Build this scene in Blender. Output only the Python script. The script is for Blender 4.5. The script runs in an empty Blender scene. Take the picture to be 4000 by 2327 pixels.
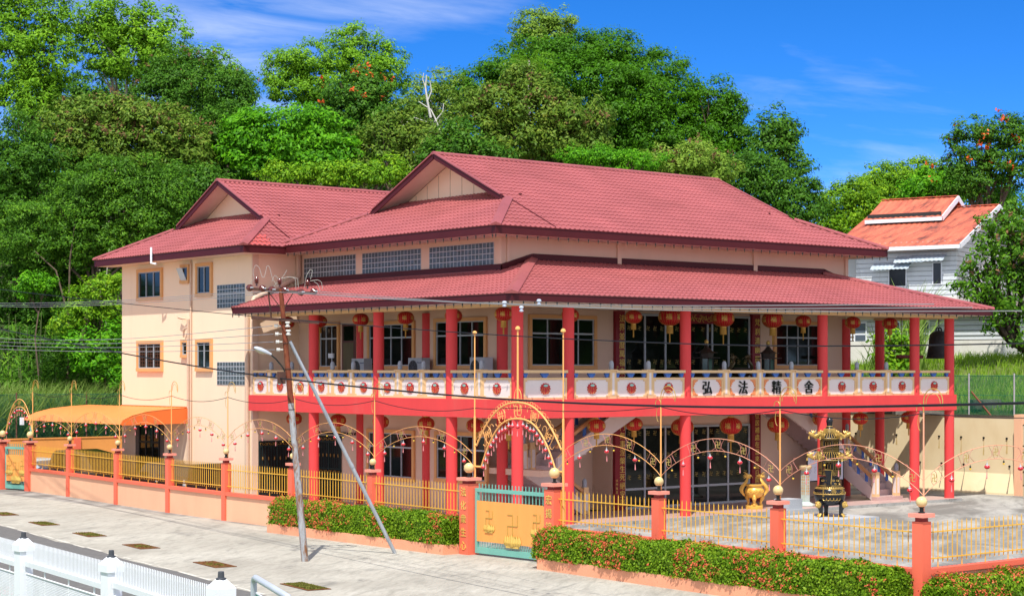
import bpy, math, random
import numpy as np
from mathutils import Vector, Matrix
random.seed(7); RNG = np.random.default_rng(11)
SC = bpy.context.scene; COL = SC.collection
D2R = math.radians; PI = math.pi; sin, cos = math.sin, math.cos
# ------------------------------------------------------------ camera, light, sky
cam = bpy.data.objects.new('camera', bpy.data.cameras.new('camera')); COL.objects.link(cam)
CAM = Vector((-45.448, -55.843, 6.24)); YAW = 0.680201
cam.location = CAM; cam.rotation_euler = (PI/2, 0, -YAW)
cam.data.sensor_width = 36; cam.data.lens = 64.455; cam.data.shift_y = 0.0722
cam.data.clip_start = .5; cam.data.clip_end = 3000
SC.camera = cam
FW = Vector((sin(YAW), cos(YAW), 0)); RT = Vector((cos(YAW), -sin(YAW), 0))
def site(u, t, z=0):            # a place u metres right and t metres ahead of where the photographer stands
    p = CAM + RT*u + FW*t; return Vector((p.x, p.y, z))
SUN_EL, SUN_AZ = D2R(60.5), D2R(41)   # light travels toward (+x,+y), down
ld = Vector((cos(SUN_AZ)*cos(SUN_EL), sin(SUN_AZ)*cos(SUN_EL), -sin(SUN_EL)))
sun = bpy.data.objects.new('sun', bpy.data.lights.new('sun', 'SUN')); COL.objects.link(sun)
sun.data.energy = 3.25; sun.data.angle = D2R(.53); sun.data.color = (1, .955, .88)
sun.rotation_euler = ld.to_track_quat('-Z', 'Y').to_euler(); sun.location = (-30, -30, 60)
W = bpy.data.worlds.new('World'); SC.world = W; W.use_nodes = True
def world():
    nt = W.node_tree; N = nt.nodes; L = nt.links; N.clear()
    out = N.new('ShaderNodeOutputWorld'); bg = N.new('ShaderNodeBackground'); L.new(bg.outputs[0], out.inputs[0])
    sky = N.new('ShaderNodeTexSky'); sky.sky_type = 'NISHITA'; sky.sun_disc = False
    sky.sun_elevation = SUN_EL
    sky.sun_rotation = math.atan2(-ld.x, -ld.y)
    sky.air_density = .35; sky.dust_density = 0; sky.ozone_density = 5.0; sky.altitude = 200
    hs = N.new('ShaderNodeHueSaturation'); hs.inputs['Saturation'].default_value = 1.27; hs.inputs['Value'].default_value = 1.0
    hs.inputs['Hue'].default_value = .505
    L.new(sky.outputs[0], hs.inputs['Color'])
    tc = N.new('ShaderNodeTexCoord'); sep = N.new('ShaderNodeSeparateXYZ'); L.new(tc.outputs['Generated'], sep.inputs[0])
    def math_(op, a, b=None):
        m = N.new('ShaderNodeMath'); m.operation = op
        for i, v in enumerate((a, b)):
            if v is None: continue
            if isinstance(v, (int, float)): m.inputs[i].default_value = v
            else: L.new(v, m.inputs[i])
        return m.outputs[0]
    zz = math_('ADD', math_('MAXIMUM', sep.outputs[2], 0.0), .12)
    px = math_('DIVIDE', sep.outputs[0], zz); py = math_('DIVIDE', sep.outputs[1], zz)
    cb = N.new('ShaderNodeCombineXYZ'); L.new(px, cb.inputs[0]); L.new(py, cb.inputs[1])
    mp = N.new('ShaderNodeMapping'); mp.inputs['Rotation'].default_value = (0, 0, D2R(52)); mp.inputs['Scale'].default_value = (.9, 1.5, 1); mp.inputs['Location'].default_value = (1.4, -3.3, 0)
    L.new(cb.outputs[0], mp.inputs[0])
    n1 = N.new('ShaderNodeTexNoise'); n1.inputs['Scale'].default_value = .75; n1.inputs['Detail'].default_value = 7; n1.inputs['Roughness'].default_value = .55; n1.inputs['Distortion'].default_value = .5
    L.new(mp.outputs[0], n1.inputs['Vector'])
    n2 = N.new('ShaderNodeTexNoise'); n2.inputs['Scale'].default_value = 3.2; n2.inputs['Detail'].default_value = 6; n2.inputs['Roughness'].default_value = .6; n2.inputs['Distortion'].default_value = .8
    L.new(mp.outputs[0], n2.inputs['Vector'])
    r1 = N.new('ShaderNodeMapRange'); r1.inputs[1].default_value = .50; r1.inputs[2].default_value = .78; L.new(n1.outputs[0], r1.inputs[0])
    r2 = N.new('ShaderNodeMapRange'); r2.inputs[1].default_value = .30; r2.inputs[2].default_value = .85; L.new(n2.outputs[0], r2.inputs[0])
    fac = math_('MULTIPLY', math_('MULTIPLY', r1.outputs[0], r2.outputs[0]), 1.0)
    # unseen bright clouds added overhead and behind the camera as neutral fill light
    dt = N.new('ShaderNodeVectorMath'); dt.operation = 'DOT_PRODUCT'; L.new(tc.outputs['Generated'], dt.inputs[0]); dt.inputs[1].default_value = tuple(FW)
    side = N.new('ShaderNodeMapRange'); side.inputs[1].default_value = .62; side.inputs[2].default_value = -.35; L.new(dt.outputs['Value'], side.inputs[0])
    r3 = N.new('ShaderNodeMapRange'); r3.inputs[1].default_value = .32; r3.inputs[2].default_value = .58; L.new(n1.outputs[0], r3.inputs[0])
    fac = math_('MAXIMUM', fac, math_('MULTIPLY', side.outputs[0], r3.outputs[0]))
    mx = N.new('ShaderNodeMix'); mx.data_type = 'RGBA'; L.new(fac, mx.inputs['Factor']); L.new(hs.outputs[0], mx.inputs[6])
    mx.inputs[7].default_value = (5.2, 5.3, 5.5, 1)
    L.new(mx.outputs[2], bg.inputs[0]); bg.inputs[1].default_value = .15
world()
SC.view_settings.view_transform = 'Standard'; SC.view_settings.look = 'None'; SC.view_settings.gamma = 1
SC.view_settings.exposure = .78
SC.cycles.max_bounces = 6; SC.cycles.diffuse_bounces = 3; SC.cycles.glossy_bounces = 3; SC.cycles.transmission_bounces = 4; SC.cycles.transparent_max_bounces = 6
SC.cycles.caustics_reflective = False; SC.cycles.caustics_refractive = False
# ------------------------------------------------------------ materials
MATS = {}
def nodes(m):
    nt = m.node_tree; return nt, nt.nodes, nt.links, nt.nodes['Principled BSDF']
def ramp(N, stops):
    r = N.new('ShaderNodeValToRGB'); e = r.color_ramp.elements
    while len(e) > 1: e.remove(e[-1])
    e[0].position = stops[0][0]; e[0].color = (*stops[0][1], 1)
    for p, c in stops[1:]:
        x = e.new(p); x.color = (*c, 1)
    return r
def mk(name, c, rough=.6, var=.10, scale=1.5, bump=0, bscale=20, spec=.35, metal=0, stain=None, stretch=(1, 1, 1), sthr=(.5, .8), coat=0):
    if name in MATS: return MATS[name]
    m = bpy.data.materials.new(name); m.use_nodes = True; nt, N, L, P = nodes(m)
    g = N.new('ShaderNodeNewGeometry'); mp = N.new('ShaderNodeMapping'); mp.inputs['Scale'].default_value = stretch; L.new(g.outputs['Position'], mp.inputs[0])
    n = N.new('ShaderNodeTexNoise'); n.inputs['Scale'].default_value = scale; n.inputs['Detail'].default_value = 8; n.inputs['Roughness'].default_value = .65
    L.new(mp.outputs[0], n.inputs['Vector'])
    lo = tuple(x*(1-var) for x in c); hi = tuple(min(1, x*(1+var)) for x in c)
    r = ramp(N, [(.28, lo), (.72, hi)]); L.new(n.outputs[0], r.inputs[0]); colr = r.outputs[0]
    if stain:
        n2 = N.new('ShaderNodeTexNoise'); n2.inputs['Scale'].default_value = scale*.6; n2.inputs['Detail'].default_value = 9; n2.inputs['Roughness'].default_value = .7; n2.inputs['Distortion'].default_value = .4
        L.new(mp.outputs[0], n2.inputs['Vector'])
        mr = N.new('ShaderNodeMapRange'); mr.inputs[1].default_value, mr.inputs[2].default_value = sthr; L.new(n2.outputs[0], mr.inputs[0])
        mx = N.new('ShaderNodeMix'); mx.data_type = 'RGBA'; L.new(mr.outputs[0], mx.inputs['Factor']); L.new(colr, mx.inputs[6]); mx.inputs[7].default_value = (*stain, 1); colr = mx.outputs[2]
    L.new(colr, P.inputs['Base Color'])
    P.inputs['Roughness'].default_value = rough; P.inputs['Specular IOR Level'].default_value = spec; P.inputs['Metallic'].default_value = metal
    if coat: P.inputs['Coat Weight'].default_value = coat; P.inputs['Coat Roughness'].default_value = .08
    if bump:
        b = N.new('ShaderNodeBump'); b.inputs['Strength'].default_value = bump; b.inputs['Distance'].default_value = .02
        nb = N.new('ShaderNodeTexNoise'); nb.inputs['Scale'].default_value = bscale; nb.inputs['Detail'].default_value = 4; L.new(g.outputs['Position'], nb.inputs['Vector'])
        L.new(nb.outputs[0], b.inputs['Height']); L.new(b.outputs[0], P.inputs['Normal'])
    MATS[name] = m; return m
def leafmat(name, stops, trans=.30, rough=.45, wob=.5):
    if name in MATS: return MATS[name]
    m = bpy.data.materials.new(name); m.use_nodes = True; nt, N, L, P = nodes(m)
    g = N.new('ShaderNodeNewGeometry')
    n = N.new('ShaderNodeTexNoise'); n.inputs['Scale'].default_value = .45; n.inputs['Detail'].default_value = 3; L.new(g.outputs['Position'], n.inputs['Vector'])
    a = N.new('ShaderNodeMath'); a.operation = 'MULTIPLY'; a.inputs[1].default_value = 1-wob; L.new(g.outputs['Random Per Island'], a.inputs[0])
    b = N.new('ShaderNodeMath'); b.operation = 'MULTIPLY_ADD'; b.inputs[1].default_value = wob; L.new(n.outputs[0], b.inputs[0]); L.new(a.outputs[0], b.inputs[2])
    r = ramp(N, stops); L.new(b.outputs[0], r.inputs[0]); L.new(r.outputs[0], P.inputs['Base Color'])
    P.inputs['Roughness'].default_value = max(rough, .5); P.inputs['Specular IOR Level'].default_value = .15
    t = N.new('ShaderNodeBsdfTranslucent'); L.new(r.outputs[0], t.inputs[0])
    s = N.new('ShaderNodeMixShader'); s.inputs[0].default_value = trans; L.new(P.outputs[0], s.inputs[1]); L.new(t.outputs[0], s.inputs[2])
    L.new(s.outputs[0], N['Material Output'].inputs[0]); MATS[name] = m; return m
# ------------------------------------------------------------ mesh building
class MB:
    def __init__(s): s.v = []; s.f = []; s.mi = []; s.m = 0
    def add(s, vs, fs):
        k = len(s.v); s.v += [tuple(p) for p in vs]; s.f += [tuple(i+k for i in f) for f in fs]; s.mi += [s.m]*len(fs); return s
    def box(s, x0, x1, y0, y1, z0, z1):
        v = [(x, y, z) for z in (z0, z1) for y in (y0, y1) for x in (x0, x1)]
        return s.add(v, [(0, 2, 3, 1), (4, 5, 7, 6), (0, 1, 5, 4), (2, 6, 7, 3), (0, 4, 6, 2), (1, 3, 7, 5)])
    def obox(s, c, ax, ay, az):   # centre and half-axis vectors
        c, ax, ay, az = map(Vector, (c, ax, ay, az)); v = [c+ax*i+ay*j+az*k for k in (-1, 1) for j in (-1, 1) for i in (-1, 1)]
        return s.add(v, [(0, 2, 3, 1), (4, 5, 7, 6), (0, 1, 5, 4), (2, 6, 7, 3), (0, 4, 6, 2), (1, 3, 7, 5)])
    def bar(s, p, q, w, h, up=(0, 0, 1)):   # rectangular bar between points
        p, q, up = Vector(p), Vector(q), Vector(up); d = q-p
        side = d.cross(up)
        if side.length < 1e-6: side = d.cross(Vector((1, 0, 0)))
        side.normalize(); u2 = side.cross(d).normalized()
        return s.obox((p+q)/2, d/2, side*w/2, u2*h/2)
    def cyl(s, p, q, r0, r1=None, n=10, caps=True):
        return s.tube([p, q], [r0, r0 if r1 is None else r1], n, caps)
    def tube(s, pts, r, n=8, caps=True):
        pts = [Vector(p) for p in pts]; k0 = len(s.v); m = len(pts); rs = r if isinstance(r, (list, tuple)) else [r]*m
        ref = None; vs = []
        for i, p in enumerate(pts):
            d = (pts[min(i+1, m-1)]-pts[max(i-1, 0)]); d = d.normalized() if d.length > 1e-9 else Vector((0, 0, 1))
            if ref is None: ref = d.orthogonal().normalized()
            a = (ref-d*ref.dot(d)); a = a.normalized() if a.length > 1e-6 else d.orthogonal().normalized(); ref = a; b = d.cross(a)
            vs += [p+(a*cos(2*PI*j/n)+b*sin(2*PI*j/n))*rs[i] for j in range(n)]
        fs = [(i*n+j, i*n+(j+1) % n, (i+1)*n+(j+1) % n, (i+1)*n+j) for i in range(m-1) for j in range(n)]
        if caps: fs += [tuple(range(n-1, -1, -1)), tuple(range((m-1)*n, m*n))]
        return s.add(vs, fs)
    def lathe(s, prof, c=(0, 0, 0), n=20, sx=1, sy=1, rib=0, ribn=0):
        c = Vector(c); m = len(prof)
        vs = []
        for (r, z) in prof:
            for j in range(n):
                t = 2*PI*j/n; rr = r*(1-rib*(.5+.5*cos(ribn*t)) if rib else 1); vs.append(c+Vector((rr*cos(t)*sx, rr*sin(t)*sy, z)))
        fs = [(i*n+j, i*n+(j+1) % n, (i+1)*n+(j+1) % n, (i+1)*n+j) for i in range(m-1) for j in range(n)]
        fs += [tuple(range(n-1, -1, -1)), tuple(range((m-1)*n, m*n))]
        return s.add(vs, fs)
    def ball(s, c, r, n=14, m=8, sz=1):
        return s.lathe([(max(r*sin(PI*i/m), .0005), -r*sz*cos(PI*i/m)) for i in range(m+1)], c, n)
    def prism(s, poly, o, ax, ay, th):     # polygon in the plane (o, ax, ay) given thickness th along ax x ay
        o, ax, ay = Vector(o), Vector(ax), Vector(ay); nn = ax.cross(ay).normalized()*th; k = len(poly)
        a = [o+ax*x+ay*y for x, y in poly]
        return s.add(a+[p+nn for p in a], [tuple(range(k-1, -1, -1)), tuple(range(k, 2*k))]+[(i, (i+1) % k, k+(i+1) % k, k+i) for i in range(k)])
    def text(s, ch, o, ax, ay, size, th):
        vs, fs = glyph(ch, th/size); o, ax, ay = Vector(o), Vector(ax).normalized(), Vector(ay).normalized(); nn = ax.cross(ay)
        return s.add([o+ax*(x*size)+ay*(y*size)+nn*(z*size) for x, y, z in vs], fs)
    def ring(s, c, ax, ay, rx, ry, r, n=18, a0=0, a1=2*PI, k=5):
        c, ax, ay = Vector(c), Vector(ax), Vector(ay)
        return s.tube([c+ax*(rx*cos(a0+(a1-a0)*i/n))+ay*(ry*sin(a0+(a1-a0)*i/n)) for i in range(n+1)], r, k)
GL = {}
def glyph(ch, th):
    key = (ch, round(th, 3))
    if key not in GL:
        c = bpy.data.curves.new('glyph', 'FONT'); c.body = ch; c.extrude = th/2; c.align_x = 'CENTER'; c.resolution_u = 3
        o = bpy.data.objects.new('glyph', c); COL.objects.link(o); bpy.context.view_layer.update()
        me = bpy.data.meshes.new_from_object(o.evaluated_get(bpy.context.evaluated_depsgraph_get()))
        v = [tuple(x.co) for x in me.vertices]; f = [tuple(p.vertices) for p in me.polygons]
        y0, y1 = min(p[1] for p in v), max(p[1] for p in v); x0, x1 = min(p[0] for p in v), max(p[0] for p in v)
        v = [(p[0]-(x0+x1)/2, p[1]-(y0+y1)/2, p[2]+th/2) for p in v]
        GL[key] = (v, f); bpy.data.objects.remove(o); bpy.data.curves.remove(c); bpy.data.meshes.remove(me)
    return GL[key]
OFF = {}
def raw(name, mb, mats, off=(0, 0, 0), smooth=None):
    me = bpy.data.meshes.new(name); off = Vector(off)
    me.from_pydata([(p[0]-off[0], p[1]-off[1], p[2]-off[2]) for p in mb.v], [], mb.f)
    mats = mats if isinstance(mats, (list, tuple)) else [mats]
    for m in mats: me.materials.append(m)
    if len(mats) > 1: me.polygons.foreach_set('material_index', mb.mi)
    if smooth:
        me.polygons.foreach_set('use_smooth', [True]*len(me.polygons)); me.set_sharp_from_angle(angle=D2R(smooth))
    me.update(); return me
def props(o, label=None, cat=None, group=None, kind=None):
    if label: o['label'] = label
    if cat: o['category'] = cat
    if group: o['group'] = group
    if kind: o['kind'] = kind
    return o
def thing(name, label, cat, loc, group=None, rz=0):
    o = bpy.data.objects.new(name, None); COL.objects.link(o); o.location = loc; o.rotation_euler = (0, 0, rz); o.empty_display_size = .3
    OFF[o.name] = Vector(loc) if not rz else Vector((0, 0, 0)); return props(o, label, cat, group)
def part(name, mb, mats, parent, label=None, smooth=None, kind=None):
    off = OFF[parent.name]; o = bpy.data.objects.new(name, raw(name, mb, mats, off, smooth)); COL.objects.link(o); o.parent = parent; OFF[o.name] = off
    return props(o, label, None, None, kind)
def top(name, mb, mats, label=None, cat=None, group=None, kind=None, smooth=None):
    a = np.array(mb.v); lo, hi = a.min(0), a.max(0); off = ((lo[0]+hi[0])/2, (lo[1]+hi[1])/2, lo[2])
    o = bpy.data.objects.new(name, raw(name, mb, mats, off, smooth)); COL.objects.link(o); o.location = off; return props(o, label, cat, group, kind)
def dup(o, loc=None, label=None, group=None, rz=None, parent=None):
    c = o.copy(); COL.objects.link(c)
    if parent: c.parent = parent
    if loc is not None: c.location = loc
    if rz is not None: c.rotation_euler.z = rz
    if label: c['label'] = label
    if group: c['group'] = group
    for ch in [x for x in bpy.data.objects if x.parent == o]: dup(ch, parent=c)
    return c
def ordinal(i): return ['first', 'second', 'third', 'fourth', 'fifth', 'sixth', 'seventh', 'eighth', 'ninth', 'tenth', 'eleventh', 'twelfth', 'thirteenth', 'fourteenth', 'fifteenth', 'sixteenth', 'seventeenth', 'eighteenth', 'nineteenth', 'twentieth', 'twenty-first', 'twenty-second', 'twenty-third', 'twenty-fourth'][i]
def npmesh(name, V, F, mats, mi=None, smooth=False):
    me = bpy.data.meshes.new(name); V = np.asarray(V, np.float32); F = np.asarray(F, np.int32); k = F.shape[1]
    me.vertices.add(len(V)); me.vertices.foreach_set('co', V.ravel()); me.loops.add(F.size); me.loops.foreach_set('vertex_index', F.ravel())
    me.polygons.add(len(F)); me.polygons.foreach_set('loop_start', np.arange(0, F.size, k, dtype=np.int32))
    for m in (mats if isinstance(mats, (list, tuple)) else [mats]): me.materials.append(m)
    if mi is not None: me.polygons.foreach_set('material_index', np.asarray(mi, np.int32))
    if smooth: me.polygons.foreach_set('use_smooth', np.ones(len(F), bool))
    me.update(calc_edges=True); return me
# colours
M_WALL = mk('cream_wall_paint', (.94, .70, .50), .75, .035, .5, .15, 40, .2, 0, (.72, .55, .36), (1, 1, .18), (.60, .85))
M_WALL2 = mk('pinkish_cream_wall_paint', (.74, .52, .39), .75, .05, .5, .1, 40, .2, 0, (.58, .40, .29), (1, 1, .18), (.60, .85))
M_RED = mk('red_column_paint', (.76, .068, .068), .5, .07, .8, .08, 30, .2, 0, (.72, .11, .095), (1, 1, .3), (.58, .85))
M_TILE = mk('maroon_metal_tile', (.35, .098, .098), .42, .15, .4, 0, 20, .35, 0, (.27, .075, .07), (1, 1, 1), (.5, .8))
M_TILE2 = mk('bright_patch_tile', (.60, .12, .10), .4, .05)
M_FASC = mk('dark_maroon_fascia', (.075, .010, .013), .5, .1, 1, 0, 20, .2)
M_CREAM = mk('cream_trim_paint', (.78, .52, .27), .6, .06, 1.2, 0, 20, .3)
M_PANEL = mk('pinkish_white_panel', (.80, .70, .66), .6, .04, 1, 0, 20, .3)
M_ORSUR = mk('orange_window_surround', (.74, .38, .15), .6, .06, 1, 0, 20, .3)
M_ALU = mk('grey_aluminium_frame', (.42, .45, .48), .4, .05, 2, 0, 20, .5)
M_GLASS = mk('dark_window_glass', (.006, .008, .007), .05, .1, 1, .015, 1.2, .34)
M_GREYST = mk('grey_carved_stone', (.36, .38, .42), .8, .18, 9, .6, 25, .2)
M_GOLD = mk('gold_paint', (.56, .36, .09), .35, .12, 6, 0, 20, .5, .35)
M_GOLDC = mk('gold_lettering', (.80, .58, .14), .35, .1, 6, 0, 20, .5, .3)
M_BLACK = mk('black_lacquer', (.010, .011, .014), .22, .2, 5, 0, 20, .5)
M_BLACKP = mk('black_paint', (.012, .016, .016), .45, .2, 3)
M_DKRED = mk('dark_red_plaque', (.24, .012, .022), .4, .08, 1)
M_BLUE = mk('blue_bracket_paint', (.06, .16, .50), .45, .25, 14)
M_SOFF = mk('pale_soffit_board', (.74, .62, .55), .6, .05, 1.5)
M_WHITE = mk('white_paint', (.82, .84, .88), .45, .03, 2, 0, 20, .4)
M_CORAL = mk('coral_fence_paint', (.84, .16, .09), .55, .06, 1, .05, 30, .3)
M_PEACH = mk('peach_wall_render', (.84, .47, .29), .75, .06, .7, .15, 25, .2, 0, (.70, .40, .24), (1, 1, .35), (.56, .85))
M_YEL = mk('yellow_railing_paint', (.82, .46, .055), .45, .05, 2)
M_ORPOST = mk('orange_ironwork_paint', (.86, .42, .13), .45, .06, 2)
M_PINKIR = mk('pale_coral_ironwork', (.80, .36, .22), .45, .06, 2)
M_TEAL = mk('teal_gate_paint', (.17, .44, .36), .45, .06, 2)
M_ORSHEET = mk('orange_sheet_panel', (.86, .36, .09), .5, .06, .9, 0, 20, .3, 0, None, (1, 4, .3))
# ------------------------------------------------------------ the temple
XC = [0, 2.64, 9.19, 17.86, 24.39, 27.03]; YC = [0, 4.28, 9.52, 14.67]
temple = thing('temple_building', 'large two storey temple with maroon tiled roofs, red columns and a lotus panelled balcony', 'temple', (0, 0, 0))
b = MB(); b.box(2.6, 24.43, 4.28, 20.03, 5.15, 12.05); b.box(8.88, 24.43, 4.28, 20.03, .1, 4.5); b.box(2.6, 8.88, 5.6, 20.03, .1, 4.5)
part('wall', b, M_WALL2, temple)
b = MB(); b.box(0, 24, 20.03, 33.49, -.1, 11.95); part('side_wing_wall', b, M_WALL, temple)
b = MB(); b.box(2.88, 3.02, 4.2, 4.28, 10.7, 11.95)
for x0, x1 in ((9.12, 9.35), (17.78, 18.03), (24.3, 24.5)): b.box(x0, x1, 4.18, 4.28, 10.6, 11.95)
b.box(2.52, 2.6, 4.2, 4.4, 10.4, 11.95); b.box(-.06, .25, 19.93, 20.03, .1, 8.9); b.box(-.05, .28, 19.95, 20.03, 10, 11.95)
part('pilaster', b, M_WALL2, temple)
# verandah floor, slab, beam, ceiling
M_FLOOR = mk('pinkish_floor_tile', (.52, .36, .33), .35, .06, 2)
M_KERBC = mk('grey_concrete_edge', (.36, .35, .33), .85, .25, 3, .3, 30, .2, 0, (.10, .10, .09), (1, 1, 1), (.55, .7))
b = MB(); b.box(-.38, 27.42, -.40, 4.4, .02, .145); b.box(-.38, 2.7, 4.4, 20, .02, .145); part('verandah_floor', b, M_FLOOR, temple)
b = MB(); b.box(-.42, 27.46, -.44, -.40, -.05, .135); b.box(-.42, -.38, -.40, 20, -.05, .135); b.box(27.42, 27.46, -.4, 5, -.05, .135); part('kerb', b, M_KERBC, temple)
b = MB(); b.box(-.2, 27.2, -.2, 4.275, 4.5, 5.1); b.box(-.2, 2.595, 4.275, 20.02, 4.5, 5.1); part('floor_slab', b, M_WALL2, temple)
b = MB(); b.box(-.25, 27.28, -.25, .21, 4.405, 5.15); b.box(-.25, .21, .21, 20.0, 4.405, 5.15); b.box(26.82, 27.28, .21, 4.3, 4.405, 5.15)
part('floor_beam', b, M_RED, temple)
b = MB(); b.box(-1.35, 28.4, -1.35, 4.275, 8.95, 9.0); b.box(-1.35, 2.595, 4.275, 19.4, 8.95, 9.0); b.box(24.44, 28.4, 4.275, 12, 8.95, 9.0); part('verandah_ceiling', b, M_SOFF, temple)
b = MB(); b.box(-.28, 27.31, -.28, .24, 8.82, 8.95); b.box(-.28, .24, .24, 19.9, 8.82, 8.95); b.box(26.8, 27.31, .24, 4.5, 8.82, 8.95); part('eave_beam', b, M_CREAM, temple)
# columns
def column(x, y, z0=.14, z1=8.83):
    b = MB(); b.lathe([(.235, 0), (.235, z1-z0)], (x, y, z0), 28); part('column', b, M_RED, temple, smooth=40)
for y in YC: column(0, y)
for x in XC[1:]: column(x, 0)
for x, y in ((2.64, 14.72), (2.64, 9.55), (2.64, 4.25)): column(x, y)
for x, y in ((24.39, 4.25), (27.03, 4.3), (27.03, 9.5)): column(x, y)
def plaque(x0, x1, z0, z1, chars, small=None, size=.24, side=0):
    b = MB(); b.box(x0, x1, 4.1, 4.275, z0, z1); p = part('couplet_board', b, M_DKRED, temple)
    b = MB(); n = len(chars); xm = (x0+x1)/2+side; h = (z1-z0-.3)/n
    for i, ch in enumerate(chars): b.text(ch, (xm, 4.098, z1-.15-h*(i+.5)), (1, 0, 0), (0, 0, 1), min(size, h*.92), .015)
    if small:
        for i, ch in enumerate(small): b.text(ch, (x0+.09, 4.098, z0+1.3-i*.17), (1, 0, 0), (0, 0, 1), .13, .01)
    part('gold_characters', b, M_GOLDC, p)
plaque(8.94, 9.47, 5.15, 8.95, '法界並度萬福來朝獻', '沙門寬忍', .36, .09)
plaque(17.6, 18.13, 5.15, 8.95, '梵刹清幽歷萬金光', None, .36, .06)
plaque(8.9, 9.5, .15, 4.5, '山門無事涅槃生死絕安排', '沙門寬忍', .34, .12)
plaque(17.58, 18.16, .15, 4.5, '位居補處在當來說日開方願', None, .33, .04)
# windows: frame box proud of the wall; plane 'X' faces -x, plane 'Y' faces -y
def P3(pl, c, s, d, z):   # s along wall, d out of the wall
    return (c-d, s, z) if pl == 'X' else (s, c-d, z)
def wbox(b, pl, c, s0, s1, d0, d1, z0, z1):
    s0, s1 = min(s0, s1), max(s0, s1)
    if pl == 'X': b.box(c-d1, c-d0, s0, s1, z0, z1)
    else: b.box(s0, s1, c-d1, c-d0, z0, z1)
def window(pl, c, s0, s1, z0, z1, cols, rows=(1,), sur=.16, bars=0, par=None):
    s0, s1 = min(s0, s1), max(s0, s1); b = MB()
    if sur:
        wbox(b, pl, c, s0, s1, -.02, .11, z1-sur, z1); wbox(b, pl, c, s0, s1, -.02, .13, z0, z0+sur)
        wbox(b, pl, c, s0, s0+sur, -.02, .108, z0+sur, z1-sur); wbox(b, pl, c, s1-sur, s1, -.02, .108, z0+sur, z1-sur)
    else: wbox(b, pl, c, s0, s1, -.02, .012, z0, z0+.05)
    w = part('window', b, M_ORSUR, par or temple); a0, a1, h0, h1 = s0+sur, s1-sur, z0+sur, z1-sur
    g = MB(); wbox(g, pl, c, a0, a1, -.01, .012, h0, h1); part('pane', g, M_GLASS, w)
    f = MB(); t = .045
    wbox(f, pl, c, a0, a1, 0, .06, h1-t, h1); wbox(f, pl, c, a0, a1, 0, .06, h0, h0+t)
    for i in range(cols+1):
        x = a0+t/2+(a1-a0-t)*i/cols; wbox(f, pl, c, x-t/2, x+t/2, 0, .058, h0+t, h1-t)
    for r in rows:
        if r < 1: z = h0+(h1-h0)*r; wbox(f, pl, c, a0+t, a1-t, 0, .062, z-.035, z+.035)
    part('frame', f, M_ALU, w)
    if bars:
        g = MB()
        for i in range(1, bars): x = a0+(a1-a0)*i/bars; wbox(g, pl, c, x-.012, x+.012, .013, .03, h0, h1)
        for i in range(1, 7): z = h0+(h1-h0)*i/7; wbox(g, pl, c, a0, a1, .0135, .029, z-.01, z+.01)
        part('grille', g, mk('brown_grille', (.12, .05, .03)), w)
    return w
window('X', 2.6, 18.22, 16.41, 6.34, 8.6, 3, (.68,)); window('X', 2.6, 14.07, 10.38, 6.36, 8.55, 4, (.68,)); window('X', 2.6, 8.92, 5.19, 6.36, 8.58, 4, (.68,))
window('X', 2.6, 14.12, 10.39, 1.35, 3.64, 4, (.68,)); window('X', 2.6, 8.87, 5.12, 1.45, 3.66, 4, (.68,))
window('Y', 4.28, 4.06, 7.91, 6.36, 8.69, 4, (.68,)); window('Y', 4.28, 19.19, 22.6, 6.4, 8.67, 4, (.68,))
for s in ((31.68, 28.91, 9.96, 11.62, 3, 0), (25.42, 23.8, 9.98, 11.66, 2, 0), (31.68, 28.88, 6.27, 7.88, 3, 12), (25.42, 23.8, 6.27, 7.88, 2, 0)):
    window('X', 0, s[0], s[1], s[2], s[3], s[4], (1,), .17, s[5])
window('X', 0, 26.99, 26.09, 10.71, 11.66, 1, (1,), .15); window('X', 0, 26.93, 26.15, 6.96, 7.88, 1, (1,), .15)
b = MB(); b.obox((-.26, 26.54, 11.17), (.0, .27, 0), (-.13, 0, .30), (.012, 0, .006)); part('open_vent_sash', b, mk('pale_vent_glass', (.55, .62, .66), .15, .05), temple)
# glass block panels
M_GB = mk('glass_block', (.085, .11, .125), .12, .45, 6, .5, 7, .28); M_GBJ = mk('glass_block_joint', (.46, .50, .54), .6)
def glassblocks(pl, c, s0, s1, z0, z1, nx, nz):
    s0, s1 = min(s0, s1), max(s0, s1); b = MB(); wbox(b, pl, c, s0, s1, -.02, .02, z0, z1); w = part('glass_block_window', b, M_GBJ, temple)
    g = MB(); dx, dz = (s1-s0)/nx, (z1-z0)/nz
    for i in range(nx):
        for j in range(nz):
            k = len(g.v); q = .016; x0, x1, a0, a1 = s0+i*dx+q, s0+(i+1)*dx-q, z0+j*dz+q, z0+(j+1)*dz-q
            e = .022; t = [random.uniform(.02, .035) for _ in range(4)]
            g.add([P3(pl, c, x0, .0205, a0), P3(pl, c, x1, .0205, a0), P3(pl, c, x1, .0205, a1), P3(pl, c, x0, .0205, a1),
                   P3(pl, c, x0+e, t[0], a0+e), P3(pl, c, x1-e, t[1], a0+e), P3(pl, c, x1-e, t[2], a1-e), P3(pl, c, x0+e, t[3], a1-e)],
                  [(0, 1, 5, 4), (1, 2, 6, 5), (2, 3, 7, 6), (3, 0, 4, 7), (4, 5, 6), (4, 6, 7)])
    part('glass_blocks', g, M_GB, w)
for s0, s1 in ((19.55, 15.11), (14.56, 9.96), (9.33, 4.75)): glassblocks('X', 2.6, s0, s1, 10.77, 11.72, 18, 4)
glassblocks('X', 0, 23.38, 20.72, 9.36, 10.5, 10, 5); glassblocks('X', 0, 23.38, 20.70, 5.61, 6.73, 10, 5)
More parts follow.
